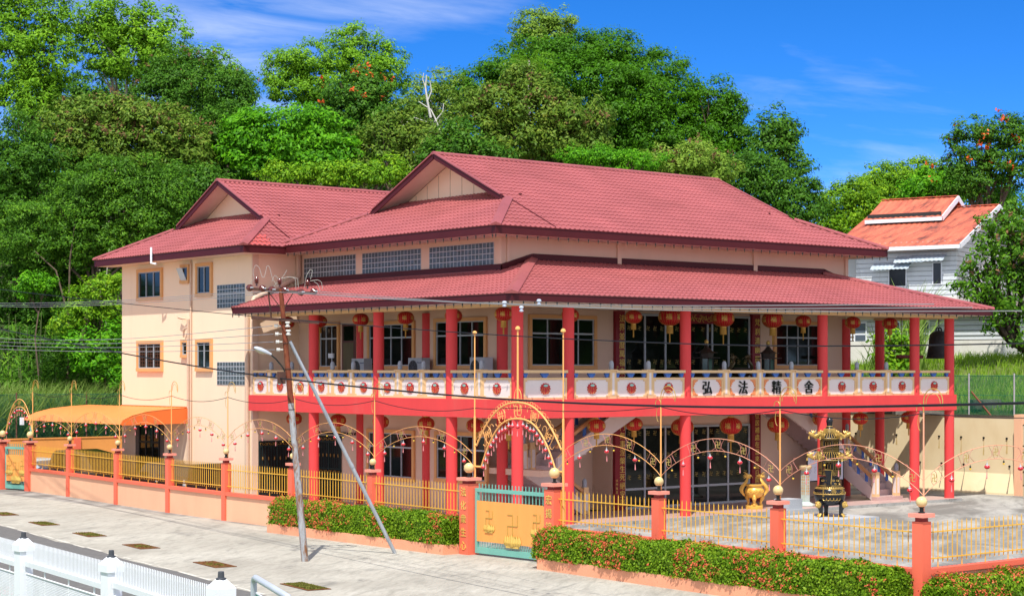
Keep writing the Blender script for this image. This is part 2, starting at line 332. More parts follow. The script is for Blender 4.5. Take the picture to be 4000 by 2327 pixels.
# doors
b = MB(); wbox(b, 'X', 2.6, 16.2, 15.11, -.02, .05, 5.15, 8.48); d = part('door', b, mk('brown_door_frame', (.11, .035, .03), .5), temple)
b = MB(); wbox(b, 'X', 2.6, 16.08, 15.23, .04, .06, 5.2, 7.6); part('leaf', b, mk('olive_door_leaf', (.115, .095, .045), .5, .25, 1.5, 0, 20, .3, 0, None, (3, 3, .5)), d)
b = MB(); wbox(b, 'X', 2.6, 16.08, 15.23, .04, .056, 7.7, 8.38); part('transom_pane', b, M_GLASS, d)
def glassdoors(x0, x1, z0, z1, mull, rail, manji_rows, name):
    b = MB(); b.box(x0, x1, 4.20, 4.29, z0, z0+.10); b.box(x0, x1, 4.20, 4.29, z1-.10, z1); b.box(x0, x0+.09, 4.2, 4.29, z0+.1, z1-.1); b.box(x1-.09, x1, 4.2, 4.29, z0+.1, z1-.1)
    for x in mull: b.box(x-.045, x+.045, 4.205, 4.29, z0+.1, z1-.1)
    if rail: b.box(x0+.09, x1-.09, 4.21, 4.288, rail-.05, rail+.05)
    d = part(name, b, M_ALU, temple); edges = [x0+.045]+list(mull)+[x1-.045]
    for i in range(len(edges)-1):
        g = MB(); tl = random.uniform(-.004, .004); xa, xb = edges[i]+.045, edges[i+1]-.045
        g.add([(xa, 4.255+tl, z0+.1), (xb, 4.255-tl, z0+.1), (xb, 4.255-tl, z1-.1), (xa, 4.255+tl, z1-.1)], [(0, 1, 2, 3)]); part('glass_leaf', g, M_GLASS, d)
    g = MB()
    for z in manji_rows:
        for i in range(len(edges)-1):
            xa, xb = edges[i], edges[i+1]; n = max(2, int((xb-xa)/.42))
            for k in range(n): g.text('卍', (xa+(xb-xa)*(k+.5)/n, 4.245, z), (1, 0, 0), (0, 0, 1), .24, .004)
    part('manji_sticker', g, mk('dull_gold_sticker', (.36, .27, .08), .5), d)
glassdoors(9.5, 17.55, 5.15, 8.85, (10.8, 12.07, 13.55, 14.75, 15.05, 16.13), 0, (6.7, 8.2, 5.75), 'upper_glass_doors')
glassdoors(9.52, 17.54, .15, 3.82, (10.79, 12.06, 13.79, 14.77, 16.09), 1.03, (3.5, 1.55, 2.5), 'lower_glass_doors')
b = MB(); b.box(12.2, 15.4, 4.0, 4.2, 8.45, 8.92); sb = part('name_board', b, M_DKRED, temple)
b = MB()
for i in range(30):
    a = 12.3+i*.105; b.ring((a, 3.99, 8.68+.08*sin(i*1.9)), (1, 0, 0), (0, 0, 1), .09, .09, .02, 8, i, i+4.4)
part('gold_carving', b, M_GOLD, sb)
# security gates of the ground floor (wing return wall, left inner wall)
def irongate(pl, c, s0, s1, z0, z1, name):
    s0, s1 = min(s0, s1), max(s0, s1); b = MB(); wbox(b, pl, c, s0, s1, -.02, .03, z0, z1)
    d = part(name, b, mk('dark_doorway', (.012, .010, .010), .7), temple); g = MB(); n = int((s1-s0)/.16)
    for i in range(n+1):
        x = s0+(s1-s0)*i/n; wbox(g, pl, c, x-.012, x+.012, .05, .075, z0, z1)
    for z in (z0, z0+(z1-z0)*.40, z0+(z1-z0)*.49, z0+(z1-z0)*.91, z1): wbox(g, pl, c, s0, s1, .047, .08, z-.025, z+.025)
    for x in (s0, (s0+s1)/2, s1): wbox(g, pl, c, x-.035, x+.035, .045, .085, z0, z1)
    part('grille', g, mk('green_black_iron', (.014, .03, .03), .45), d); g = MB()
    for zz in (z0+(z1-z0)*.445, z0+(z1-z0)*.955):
        for i in range(int((s1-s0)/.13)):
            g.ring(P3(pl, c, s0+.08+i*.13, .09, zz), (0, 1, 0) if pl == 'X' else (1, 0, 0), (0, 0, 1), .055, .055, .013, 8, i*2, i*2+4.6, 4)
    for i in range(1, n, 2): x = s0+(s1-s0)*i/n; g.ball(P3(pl, c, x, .09, z0+(z1-z0)*.7), .035, 6, 4, 2.6)
    part('gilt_scrollwork', g, mk('dull_gilt', (.30, .16, .035), .4), d)
irongate('Y', 20.03, .34, 2.3, .2, 2.92, 'iron_gate'); irongate('X', 2.6, 18.24, 16.31, .2, 3.2, 'iron_door')
b = MB(); wbox(b, 'X', 2.6, 18.9, 15.1, .02, .12, 3.3, 3.42); part('sliding_rail', b, M_BLACKP, temple)
b = MB(); wbox(b, 'X', 0, 31.9, 28.8, -.02, .03, .1, 3.7); d = part('carport_door', b, mk('brown_wall_shade', (.16, .12, .10), .7), temple)
b = MB(); wbox(b, 'X', 0, 31.4, 29.25, .02, .04, .3, 3.5); part('pane', b, M_GLASS, d)
b = MB()
for y in (31.4, 30.7, 29.95, 29.25): wbox(b, 'X', 0, y-.05, y+.05, .03, .08, .3, 3.5)
wbox(b, 'X', 0, 31.35, 29.3, .03, .078, 2.55, 2.65); part('frame', b, M_BLACKP, d)
# stairs
def flight(o, d, w, n, rise, run, name, slope_rail=True):
    o, d, w = Vector(o), Vector(d), Vector(w); b = MB(); up = Vector((0, 0, 1))
    for i in range(n): b.obox(o+d*(run*(i+.5))+w/2+up*(rise*(i+.5)), d*run/2, w/2, up*(rise*(i+1)/2 if i < 3 else rise*1.2))
    s = part(name, b, mk('lilac_stair_tile', (.50, .37, .36), .5), temple); L = n*run; H = n*rise
    b = MB()
    for k in (0, 1):
        b = MB(); e = o+w*k; th = .12; wn = w.normalized()*(th if k == 0 else -th)
        q = [e-up*.05, e+d*L+up*(H-.35), e+d*L+up*(H+.55), e+up*.55]
        b.add([*q, *[p-wn for p in q]], [(0, 1, 2, 3), (7, 6, 5, 4), (0, 4, 5, 1), (1, 5, 6, 2), (2, 6, 7, 3), (3, 7, 4, 0)])
        part('stair_balustrade', b, mk('lilac_cream_stringer', (.66, .54, .50), .6, .04), s)
    for k in (0, 1):
        b = MB(); e = o+w*k; b.bar(e+up*.98, e+d*L+up*(H+.98), .16, .13)
        part('handrail', b, mk('orange_brown_handrail', (.60, .30, .13), .5), s)
    b = MB()
    for k in (0, 1):
        for i in range(1, 6): e = o+w*k+d*(L*i/6)+up*(H*i/6); b.bar(e+up*.5, e+up*.95, .05, .16)
    part('rail_bracket', b, M_BLUE, s); return s
def newel(x, y, z0, h):
    b = MB(); b.box(x-.13, x+.13, y-.13, y+.13, z0, z0+h); n = part('newel_post', b, M_CREAM, temple)
    b = MB(); b.lathe([(.1, 0), (.105, .22), (.08, .33), (.02, .38)], (x, y, z0+h), 12); part('finial', b, M_GREYST, n, smooth=50)
    b = MB(); b.box(x-.08, x+.08, y-.133, y-.128, z0+.15, z0+h-.3); b.box(x-.133, x-.128, y-.08, y+.08, z0+.15, z0+h-.3); part('inlay', b, M_PANEL, n)
flight((6.4, 3.45, .15), (-1, 0, 0), (0, 1.4, 0), 11, .185, .29, 'lower_stair_flight'); newel(6.5, 3.42, .15, 1.15); newel(3.1, 3.42, 1.9, 1.35); newel(6.5, 4.85, .15, 1.15)
b = MB(); b.box(2.62, 3.2, 1.7, 5.55, 1.95, 2.2); part('stair_landing', b, M_WALL2, temple)
flight((3.6, 1.9, 2.15), (1, 0, 0), (0, 1.4, 0), 14, .19, .335, 'upper_stair_flight'); newel(3.5, 3.35, 2.1, 1.2)
flight((22.8, 1.1, .15), (0, 1, 0), (1.5, 0, 0), 11, .185, .27, 'lower_stair_flight'); newel(22.78, 1.02, .3, 1.2); newel(24.3, 1.02, .3, 1.2); newel(24.3, 4.1, 2.1, 1.25); newel(22.78, 4.0, 2.1, 1.25)
b = MB(); b.box(22.6, 24.5, .78, 1.1, .14, .32); part('bottom_step', b, M_FLOOR, temple)
b = MB(); b.box(22.5, 24.4, 4.0, 4.27, 1.95, 2.2); part('stair_landing', b, M_WALL2, temple)
flight((22.4, 2.75, 2.15), (-1, 0, 0), (0, 1.4, 0), 14, .19, .32, 'upper_stair_flight')
b = MB(); b.bar((22.75, 4.0, 3.2), (24.3, 4.0, 3.2), .16, .12); part('landing_rail', b, mk('orange_brown_handrail', ()), temple)
# ------------------------------------------------------------ balcony balustrade
LOTUS = []
for i in range(26):
    t = 2*PI*i/26; r = (.245 if i % 2 == 0 else .205)*(1.0+.10*abs(cos(t))); LOTUS.append((r*cos(t), r*sin(t)*.95))
def balustrade(pl, s0, s1, sign=None):
    s0, s1 = min(s0, s1), max(s0, s1); c = 0
    def bx(b, a0, a1, d0, d1, z0, z1): wbox(b, pl, c, a0, a1, d0, d1, z0, z1)
    b = MB(); bx(b, s0, s1, .02, .12, 5.15, 6.0); p = part('balustrade_panel', b, M_PANEL, temple); f = MB(); t = .085
    bx(f, s0, s1, .0, .15, 5.145, 5.23); bx(f, s0, s1, .0, .155, 5.93, 6.012)
    bx(f, s0, s0+t, .0, .148, 5.23, 5.93); bx(f, s1-t, s1, .0, .148, 5.23, 5.93)
    for x in (s0+t, s1-t):
        for z in (5.23, 5.93):
            k = 1 if x < (s0+s1)/2 else -1; q = 1 if z < 5.5 else -1; bx(f, x, x+k*.10, .0, .144, min(z, z+q*.07), max(z, z+q*.07))
    part('border', f, M_CREAM, p)
    r = MB(); bx(r, s0-.02, s1+.02, -.06, .20, 6.2, 6.315); part('top_rail', r, M_CREAM, p)
    k = MB()
    for x in (s0+.12, (s0+s1)/2, s1-.12):
        wq = .19 if x == (s0+s1)/2 else .11
        for dx, z0, z1 in ((wq, 6.12, 6.2), (wq*.75, 6.06, 6.12), (wq*.5, 6.012, 6.06)): bx(k, x-dx, x+dx, .03, .12, z0, z1)
    part('rail_bracket', k, M_BLUE, p)
    m = (s0+s1)/2; ax, o = ((0, -1, 0), (-.121, m, 5.575)) if pl == 'X' else ((1, 0, 0), (m, -.121, 5.575))
    if sign:
        e = MB(); e.text(sign, o, ax, (0, 0, 1), .62, .06); part('black_character', e, M_BLACK, p)
        e = MB()
        for sx in (-1, 1):
            for sz in (-1, 1):
                pts = [(0, 0), (.30, 0), (.26, .07), (.20, .06), (.17, .12), (.11, .12), (.12, .2), (.06, .22), (.07, .30), (0, .32)]
                poly = [(sx*((s1-s0)/2-.11-x), sz*(.335-y)) for x, y in pts]
                if sx*sz > 0: poly = poly[::-1]
                e.prism(poly, o, ax, (0, 0, 1), .03)
        part('corner_scroll', e, mk('orange_carving', (.80, .27, .10), .5), p)
    else:
        e = MB(); e.prism(LOTUS, o, ax, (0, 0, 1), .035); e.m = 1
        g = MB(); A, O = Vector(ax), Vector(o); nn = A.cross(Vector((0, 0, 1)))*.037
        e.prism([(.115*cos(2*PI*i/18), .125+.05*sin(2*PI*i/18)) for i in range(18)], O+nn, A, (0, 0, 1), .012); e.m = 2
        for a in (-.55, -.2, .2, .55):
            e.tube([O+nn+A*(a*.22*(1+.8*sin(PI*u)))+Vector((0, 0, .05-.26*u)) for u in (0, .3, .6, 1)], .0035, 4)
        for a in (-1, 1): e.tube([O+nn+A*(a*.24*(1-u))+Vector((0, 0, -.02-.2*u)) for u in (0, .5, 1)], .0035, 4)
        part('lotus_emblem', e, [mk('lotus_red', (.50, .028, .030), .5, .2, 14), mk('lotus_pod_green', (.30, .56, .48), .6), M_GOLDC], p)
def post(pl, s):
    b = MB(); wbox(b, pl, 0, s-.17, s+.17, -.08, .17, 5.148, 6.30); wbox(b, pl, 0, s-.21, s+.21, -.12, .21, 6.30, 6.345); p = part('balustrade_post', b, M_CREAM, temple)
    b = MB(); wbox(b, pl, 0, s-.06, s+.06, .17, .178, 5.3, 6.2); part('inlay', b, M_PANEL, p)
    o = P3(pl, 0, s, .045, 6.345); b = MB(); b.lathe([(.085, 0), (.10, .02), (.10, .25), (.085, .31), (.05, .355), (.002, .37)], o, 14); part('stone_finial', b, M_GREYST, p, smooth=50)
LP = [19.75, 18.26, 16.46, 14.67, 13.06, 11.4, 9.52, 7.86, 6.15, 4.28, 2.22, 0]
for i in range(11):
    e = [0.0, 0.0]
    for j, s in enumerate((LP[i], LP[i+1])): e[j] = .2 if s in YC else (.17 if s < 19 else 0)
    balustrade('X', LP[i]-e[0], LP[i+1]+e[1])
for s in LP[1:11]:
    if s not in YC: post('X', s)
FP = [0, 2.64, 4.92, 6.99, 9.19, 11.48, 13.6, 15.73, 17.86, 20.17, 22.26, 24.39, 27.03]
SIGN = {4: '弘', 5: '法', 6: '精', 7: '舍'}
for i in range(12): balustrade('Y', FP[i]+(.2 if FP[i] in XC else .17), FP[i+1]-(.2 if FP[i+1] in XC else .17), SIGN.get(i))
for s in FP:
    if s not in XC: post('Y', s)
b = MB(); b.box(26.95, 27.11, .25, 4.1, 5.15, 6.0); b.box(26.9, 27.16, .25, 4.1, 6.2, 6.31); part('end_balustrade', b, M_CREAM, temple)
# ------------------------------------------------------------ roofs
PER, ROW = .27, .46
def tiles(name, o, ud, vd, nd, vmax, lim, par, mat=M_TILE, row=ROW):
    """waved sheet laid in overlapping rows; lim(v) gives the ends of the row at slope distance v"""
    o, ud, vd, nd = (np.array(a, float) for a in (o, ud, vd, nd)); V = []; F = []
    nr = int(math.ceil(vmax/row)); k = 0; allv = [min(i*row, vmax) for i in range(nr+1)]
    ulo = min(lim(v)[0] for v in np.linspace(0, vmax, 60)); uhi = max(lim(v)[1] for v in np.linspace(0, vmax, 60))
    us = np.arange(ulo, uhi+PER/6, PER/6)
    for r in range(nr):
        v0, v1 = allv[r], allv[r+1]
        if v1-v0 < .02: continue
        rows = []
        for v, h in ((v0, .0), (v0, .036), (v1, .004)):
            a, c = lim(v if v == v1 else v0); uu = np.clip(us, a, c); w = .024*np.cos(2*PI*uu/PER)+.006*np.cos(4*PI*uu/PER)
            hh = np.full_like(uu, -.01) if h == 0 else w+h
            rows.append((uu, o+np.outer(uu, ud)+vd*v+np.outer(hh, nd)))
        n = len(us)
        for a in range(2):
            base = k; V += [rows[a][1], rows[a+1][1]]; k += 2*n
            i = np.arange(n-1); keep = (rows[a][0][1:]-rows[a][0][:-1] > 1e-5) | (rows[a+1][0][1:]-rows[a+1][0][:-1] > 1e-5); i = i[keep]
            F.append(np.stack([base+i, base+i+1, base+n+i+1, base+n+i], 1))
    me = npmesh(name, np.concatenate(V), np.concatenate(F), mat, smooth=True); me.set_sharp_from_angle(angle=D2R(50))
    ob = bpy.data.objects.new(name, me); COL.objects.link(ob); ob.parent = par; OFF[ob.name] = Vector((0, 0, 0)); return ob
def slope(m): c = 1/math.sqrt(1+m*m); return c, m*c
# upper main roof
ZE, XL, XR, YF, YB, MU = 12.25, 1.14, 25.89, 2.8, 20.0, .459
YR = (YF+YB)/2; ZR = ZE+MU*(YR-YF); GL_, GR_ = 4.4, 22.63; cu, su = slope(MU); LU = (YR-YF)/cu
main_roof = tiles('main_roof', (0, YF, ZE), (1, 0, 0), (0, cu, su), (0, -su, cu), LU, lambda v: (XL+min(v*cu, GL_-XL), XR-min(v*cu, XR-GR_)), temple)
tiles('back_slope', (0, YB, ZE), (1, 0, 0), (0, -cu, su), (0, su, cu), LU, lambda v: (XL+min(v*cu, GL_-XL), XR-min(v*cu, XR-GR_)), main_roof, row=1.2)
tiles('hip_skirt', (XL, 0, ZE), (0, 1, 0), (cu, 0, su), (-su, 0, cu), 4.5/cu, lambda v: (YF+v*cu, YB-v*cu), main_roof)
tiles('hip_skirt', (XR, 0, ZE), (0, 1, 0), (-cu, 0, su), (su, 0, cu), 4.5/cu, lambda v: (YF+v*cu, YB-v*cu), main_roof)
wing_roof = None
def gable(xg, xw, yf, yb, zr, m, yr, z0, par, zo):
    # gable wall at xw with sheet joints, verge boards at xg, pale soffit between
    s = 1 if xw > xg else -1; yv0 = yr-(zr-z0)/m; yv1 = yr+(zr-z0)/m
    b = MB(); a = [(xw, yv0+.3, z0), (xw, yv1-.3, z0), (xw, yr, zr-.14)]; b.add(a+[(x+s*.1, y, z) for x, y, z in a], [(0, 1, 2), (5, 4, 3), (0, 3, 4, 1), (1, 4, 5, 2), (2, 5, 3, 0)]); g = part('gable_wall', b, M_WALL, par)
    b = MB(); n = int((yv1-yv0)/.85)
    for i in range(1, n):
        y = yv0+(yv1-yv0)*i/n; h = zr-.2-m*abs(y-yr)
        if h > z0+.1 and par is not wing_roof: b.box(min(xw-s*.012, xw), max(xw-s*.012, xw), y-.012, y+.012, z0, h)
    if b.v: part('sheet_joint', b, mk('grey_cream_joint', (.42, .33, .24)), g)
    b = MB()
    for yv in (yv0, yv1):
        k = 1 if yv > yr else -1; e = Vector((0, yv-yr, z0-zr)); L = e.length
        b.bar((xg-s*.03, yr, zr-.12), (xg-s*.03, yv+k*.1, z0-.12-.1*m), .05, .26)
    part('verge_board', b, M_FASC, par)
    b = MB()
    for yv in (yv0, yv1): b.bar((xg-s*.02, yr, zr+.035), (xg-s*.02, yv, z0+.035), .17, .05)
    part('verge_flashing', b, M_TILE, par)
    b = MB()
    for yv in (yv0, yv1):
        q = [(xg, yr, zr-.12), (xg, yv, z0-.12), (xw, yv, z0-.12), (xw, yr, zr-.12)]; b.add(q, [(0, 1, 2, 3)])
    part('verge_soffit', b, M_SOFF, par)
    b = MB(); b.box(min(xw-s*.12, xw), max(xw-s*.12, xw), yv0+.1, yv1-.1, z0-.02, z0+.14); part('gable_flashing', b, M_FASC, par)
def caps(par, segs, w=.42, mat=M_TILE):
    for p, q in segs:
        b = MB(); p, q = Vector(p), Vector(q); d = (q-p).normalized(); side = d.cross(Vector((0, 0, 1))).normalized(); up = side.cross(d)
        v = []
        for e in (p, q): v += [e-side*w/2+up*.005, e+up*.10, e+side*w/2+up*.005, e-side*w/2-up*.05, e+side*w/2-up*.05]
        b.add(v, [(0, 1, 6, 5), (1, 2, 7, 6), (0, 5, 8, 3), (2, 4, 9, 7), (0, 3, 4, 2, 1), (5, 6, 7, 9, 8)]); part('ridge_cap', b, mat, par)
zg = ZE+MU*4.06
gable(GL_, XL+4.5, YF, YB, ZR, MU, YR, ZE+MU*(GL_-XL)+.2, main_roof, zg)
gable(GR_, XR-4.5, YF, YB, ZR, MU, YR, ZE+MU*(GL_-XL)+.2, main_roof, zg)
hz = ZE+MU*(GL_-XL); e_ = .04
caps(main_roof, [((GL_-.1, YR, ZR), (GR_+.1, YR, ZR))], .36)
caps(main_roof, [((XL, YF, ZE+e_), (GL_, YF+GL_-XL, hz+e_)), ((XR, YF, ZE+e_), (GR_, YF+GL_-XL, hz+e_)), ((XL, YB, ZE+e_), (GL_, YB-GL_+XL, hz+e_))], .44)
b = MB(); b.bar((GL_, YF+GL_-XL, hz+.075), (GL_, YF+.05, ZE+.075), .03, .03); part('roof_seam', b, M_FASC, main_roof)
def eave(par, x0, x1, y0, y1, z, sides, h=.33, s=.0):
    b = MB(); z1 = z-.015; z0 = z1-h
    if 'f' in sides: b.box(x0, x1, y0, y0+.06, z0, z1)
    if 'l' in sides: b.box(x0, x0+.06, y0+.06, y1, z0, z1)
    if 'r' in sides: b.box(x1-.06, x1, y0+.06, y1, z0, z1)
    if 'b' in sides: b.box(x0+.06, x1-.06, y1-.06, y1, z0, z1)
    return part('fascia', b, M_FASC, par)
eave(main_roof, XL+.03, XR-.03, YF+.03, 18.9, ZE, 'flr')
b = MB(); b.box(XL+.09, XR-.09, YF+.09, 20.0, ZE-.34, ZE-.30); part('soffit', b, M_SOFF, main_roof)
b = MB()
for i in range(60): b.box(XL+.1+i*.41, XL+.11+i*.41, YF+.1, 4.28, ZE-.343, ZE-.3405)
for i in range(38): b.box(XL+.1, 2.6, YF+.3+i*.41, YF+.31+i*.41, ZE-.3432, ZE-.3408)
part('soffit_joint', b, mk('soffit_joint', (.40, .30, .26)), main_roof)
# wing roof
WE, WX, WF, WB, MW = 12.2, -1.15, 18.95, 34.5, .497
WR = (WF+WB)/2; WZ = WE+MW*(WR-WF); WG = 1.97; cw, sw = slope(MW); LW = (WR-WF)/cw
wing_roof = tiles('wing_roof', (0, WF, WE), (1, 0, 0), (0, cw, sw), (0, -sw, cw), LW, lambda v: (WX+min(v*cw, WG-WX), 14+0*v if v*cw > 2 else 5+4.5*v*cw), temple)
tiles('back_slope', (0, WB, WE), (1, 0, 0), (0, -cw, sw), (0, sw, cw), LW, lambda v: (WX+min(v*cw, WG-WX), 24), wing_roof, row=1.2)
tiles('hip_skirt', (WX, 0, WE), (0, 1, 0), (cw, 0, sw), (-sw, 0, cw), 4.25/cw, lambda v: (WF+v*cw, WB-v*cw), wing_roof)
gable(WG, WX+4.25, WF, WB, WZ, MW, WR, WE+MW*(WG-WX)+.2, wing_roof, 0)
wz = WE+MW*(WG-WX)
caps(wing_roof, [((WG-.1, WR, WZ), (14, WR, WZ))], .36)
caps(wing_roof, [((WX, WF, WE+e_), (WG, WF+WG-WX, wz+e_)), ((WX, WB, WE+e_), (WG, WB-WG+WX, wz+e_))], .44)
b = MB(); b.bar((WG, WF+WG-WX, wz+.075), (WG, WF+.05, WE+.075), .03, .03); part('roof_seam', b, M_FASC, wing_roof)
v0 = (XL, WF+(ZE-WE)/MW, ZE); v1 = (GL_, WF+(hz-WE)/MW, hz)
eave(wing_roof, WX+.03, 1.2, WF+.03, WB, WE, 'fl')
b = MB(); b.box(WX+.09, 1.13, WF+.09, 20.02, WE-.34, WE-.3); b.box(WX+.09, -.005, 20.02, WB-.05, WE-.34, WE-.3); part('soffit', b, M_SOFF, wing_roof)
b = MB()
for i in range(38): b.box(WX+.1, -.01, WF+.3+i*.41, WF+.31+i*.41, WE-.3432, WE-.3408)
part('soffit_joint', b, mk('soffit_joint', ()), wing_roof)
b = MB(); cc, ss = slope(MW)   # the few bright replacement tiles near the wing's hip
for r in range(3):
    v0_, v1_ = r*ROW, (r+1)*ROW
    x0 = WX+v0_*cw+.32; n = 24-r*6; q = []
    for v, h in ((v0_, .052), (v1_, .016)):
        for i in range(n+1):
            x = x0+i*PER/6+ (v-v0_)*.9; hh = .024*cos(2*PI*x/PER)+.006*cos(4*PI*x/PER)+h; q.append((x, WF+v*cw-hh*sw, WE+v*sw+hh*cw))
    b.add(q, [(i, i+1, n+2+i, n+1+i) for i in range(n)])
part('replacement_tiles', b, M_TILE2, wing_roof, 'bright red replacement tiles beside the wing hip')
# lower verandah roof
LE_, LX, LXR, LY, ML = 9.25, -1.5, 28.53, -1.5, .306
cl, sl = slope(ML); LL = (4.28+1.5)/cl
low_roof = tiles('verandah_roof', (0, LY, LE_), (1, 0, 0), (0, cl, sl), (0, -sl, cl), LL, lambda v: (LX+v*cl, LXR-v*cl), temple)
tiles('left_slope', (LX, 0, LE_), (0, 1, 0), (cl, 0, sl), (-sl, 0, cl), LL, lambda v: (LY+v*cl, 19.43 if v*cl < 4.12 else max(4.28, LY+v*cl)), low_roof)
tiles('right_slope', (LXR, 0, LE_), (0, 1, 0), (-cl, 0, sl), (sl, 0, cl), LL, lambda v: (LY+v*cl, 14 if v*cl < 4.12 else max(4.28, LY+v*cl)), low_roof)
lz = LE_+ML*5.78
caps(low_roof, [((LX, LY, LE_+e_), (4.28, 4.28, lz+e_)), ((LXR, LY, LE_+e_), (LXR-5.78, 4.28, lz+e_))], .5)
eave(low_roof, LX+.03, LXR-.03, LY+.03, 19.43, LE_, 'flr', .27)
b = MB(); b.bar((LX, 19.40, LE_-.1), (2.6, 19.40, LE_-.1+ML*4.1), .06, .28); part('verge_board', b, M_FASC, low_roof)
def flash(p, q): 
    b = MB(); b.bar(p, q, .10, .30); part('wall_flashing', b, M_FASC, low_roof)
fz = LE_+ML*4.1+.12
flash((2.56, 19.4, fz), (2.56, 4.2, fz)); flash((2.6, 4.24, fz), (4.3, 4.24, lz+.1)); flash((4.3, 4.24, lz+.1), (LXR-5.8, 4.24, lz+.1)); flash((LXR-5.8, 4.24, lz+.1), (24.43, 4.24, fz))
# downpipes
M_PIPE = mk('beige_downpipe', (.66, .46, .33), .5, .05)
b = MB(); b.tube([(2.45, 19.85, 11.9), (2.45, 19.8, 10.9), (2.3, 19.75, 10.75), (1.9, 19.75, 10.6), (-.1, 19.72, 9.75), (-.2, 19.72, 9.5)], .13, 10); part('downpipe', b, M_PIPE, temple, smooth=50)
b = MB(); b.tube([(-.12, 20.35, 9.1), (-.12, 20.35, .1)], .11, 10); part('downpipe', b, M_PIPE, temple, smooth=50)
b = MB(); b.tube([(-.5, 26.6, 11.9), (-.08, 25.95, 11.85), (-.08, 25.9, 11.6), (-.08, 25.9, .2)], .05, 8); part('downpipe', b, M_PIPE, temple, smooth=50)
b = MB(); b.tube([(-.08, 26.15, .2), (-.08, 26.15, 8.9), (-.25, 26.5, 8.95), (-.2, 26.9, 9.0)], .07, 8); b.tube([(-.08, 26.15, 8.5), (-.2, 26.4, 8.4), (-.15, 26.5, 8.0)], .05, 8); part('downpipe', b, M_PIPE, temple, smooth=50)
b = MB(); b.tube([(-1.22, 27.9, 12.55), (-1.22, 27.9, 11.75), (-1.1, 27.6, 11.7)], .06, 8); part('vent_pipe', b, M_WHITE, temple, smooth=50)
b = MB(); b.box(2.5, 2.59, 16.9, 17.3, 6.9, 7.12); part('switch_box', b, M_WHITE, temple)
# strings of small bulbs under the eaves
def bulbs(name, p, q, label, sp=.56):
    p, q = Vector(p), Vector(q); n = int((q-p).length/sp); b = MB(); pts = []
    for i in range(n+1):
        e = p.lerp(q, i/n); pts += [e+Vector((0, 0, -.02)), p.lerp(q, min(1, (i+.5)/n))+Vector((0, 0, -.05))]; b.m = 0; b.cyl(e, e-Vector((0, 0, .10)), .028, .03, 6); b.m = 1; b.ball(e-Vector((0, 0, .135)), .03, 6, 4)
    b.m = 0; b.tube(pts, .009, 4); top(name, b, [M_BLACKP, mk('amber_bulb', (.12, .08, .045), .3)], label, 'light string', 'light strings along the eaves')
bulbs('eave_light_string', (LX+.0, LY-.02, 8.95), (LXR-.1, LY-.02, 8.95), 'string of small dark bulbs hanging under the long front eave above the balcony')
bulbs('eave_light_string', (LX-.02, LY+.2, 8.95), (LX-.02, 19.3, 8.95), 'string of small dark bulbs under the balcony eave on the side facing the utility pole')
bulbs('eave_light_string', (XL, YF-.0, 11.88), (XR-.1, YF-.0, 11.88), 'string of small dark bulbs under the uppermost front eave')
bulbs('eave_light_string', (XL-.0, YF+.2, 11.88), (XL-.0, 18.7, 11.88), 'string of small dark bulbs under the high eave above the three glass block strips')
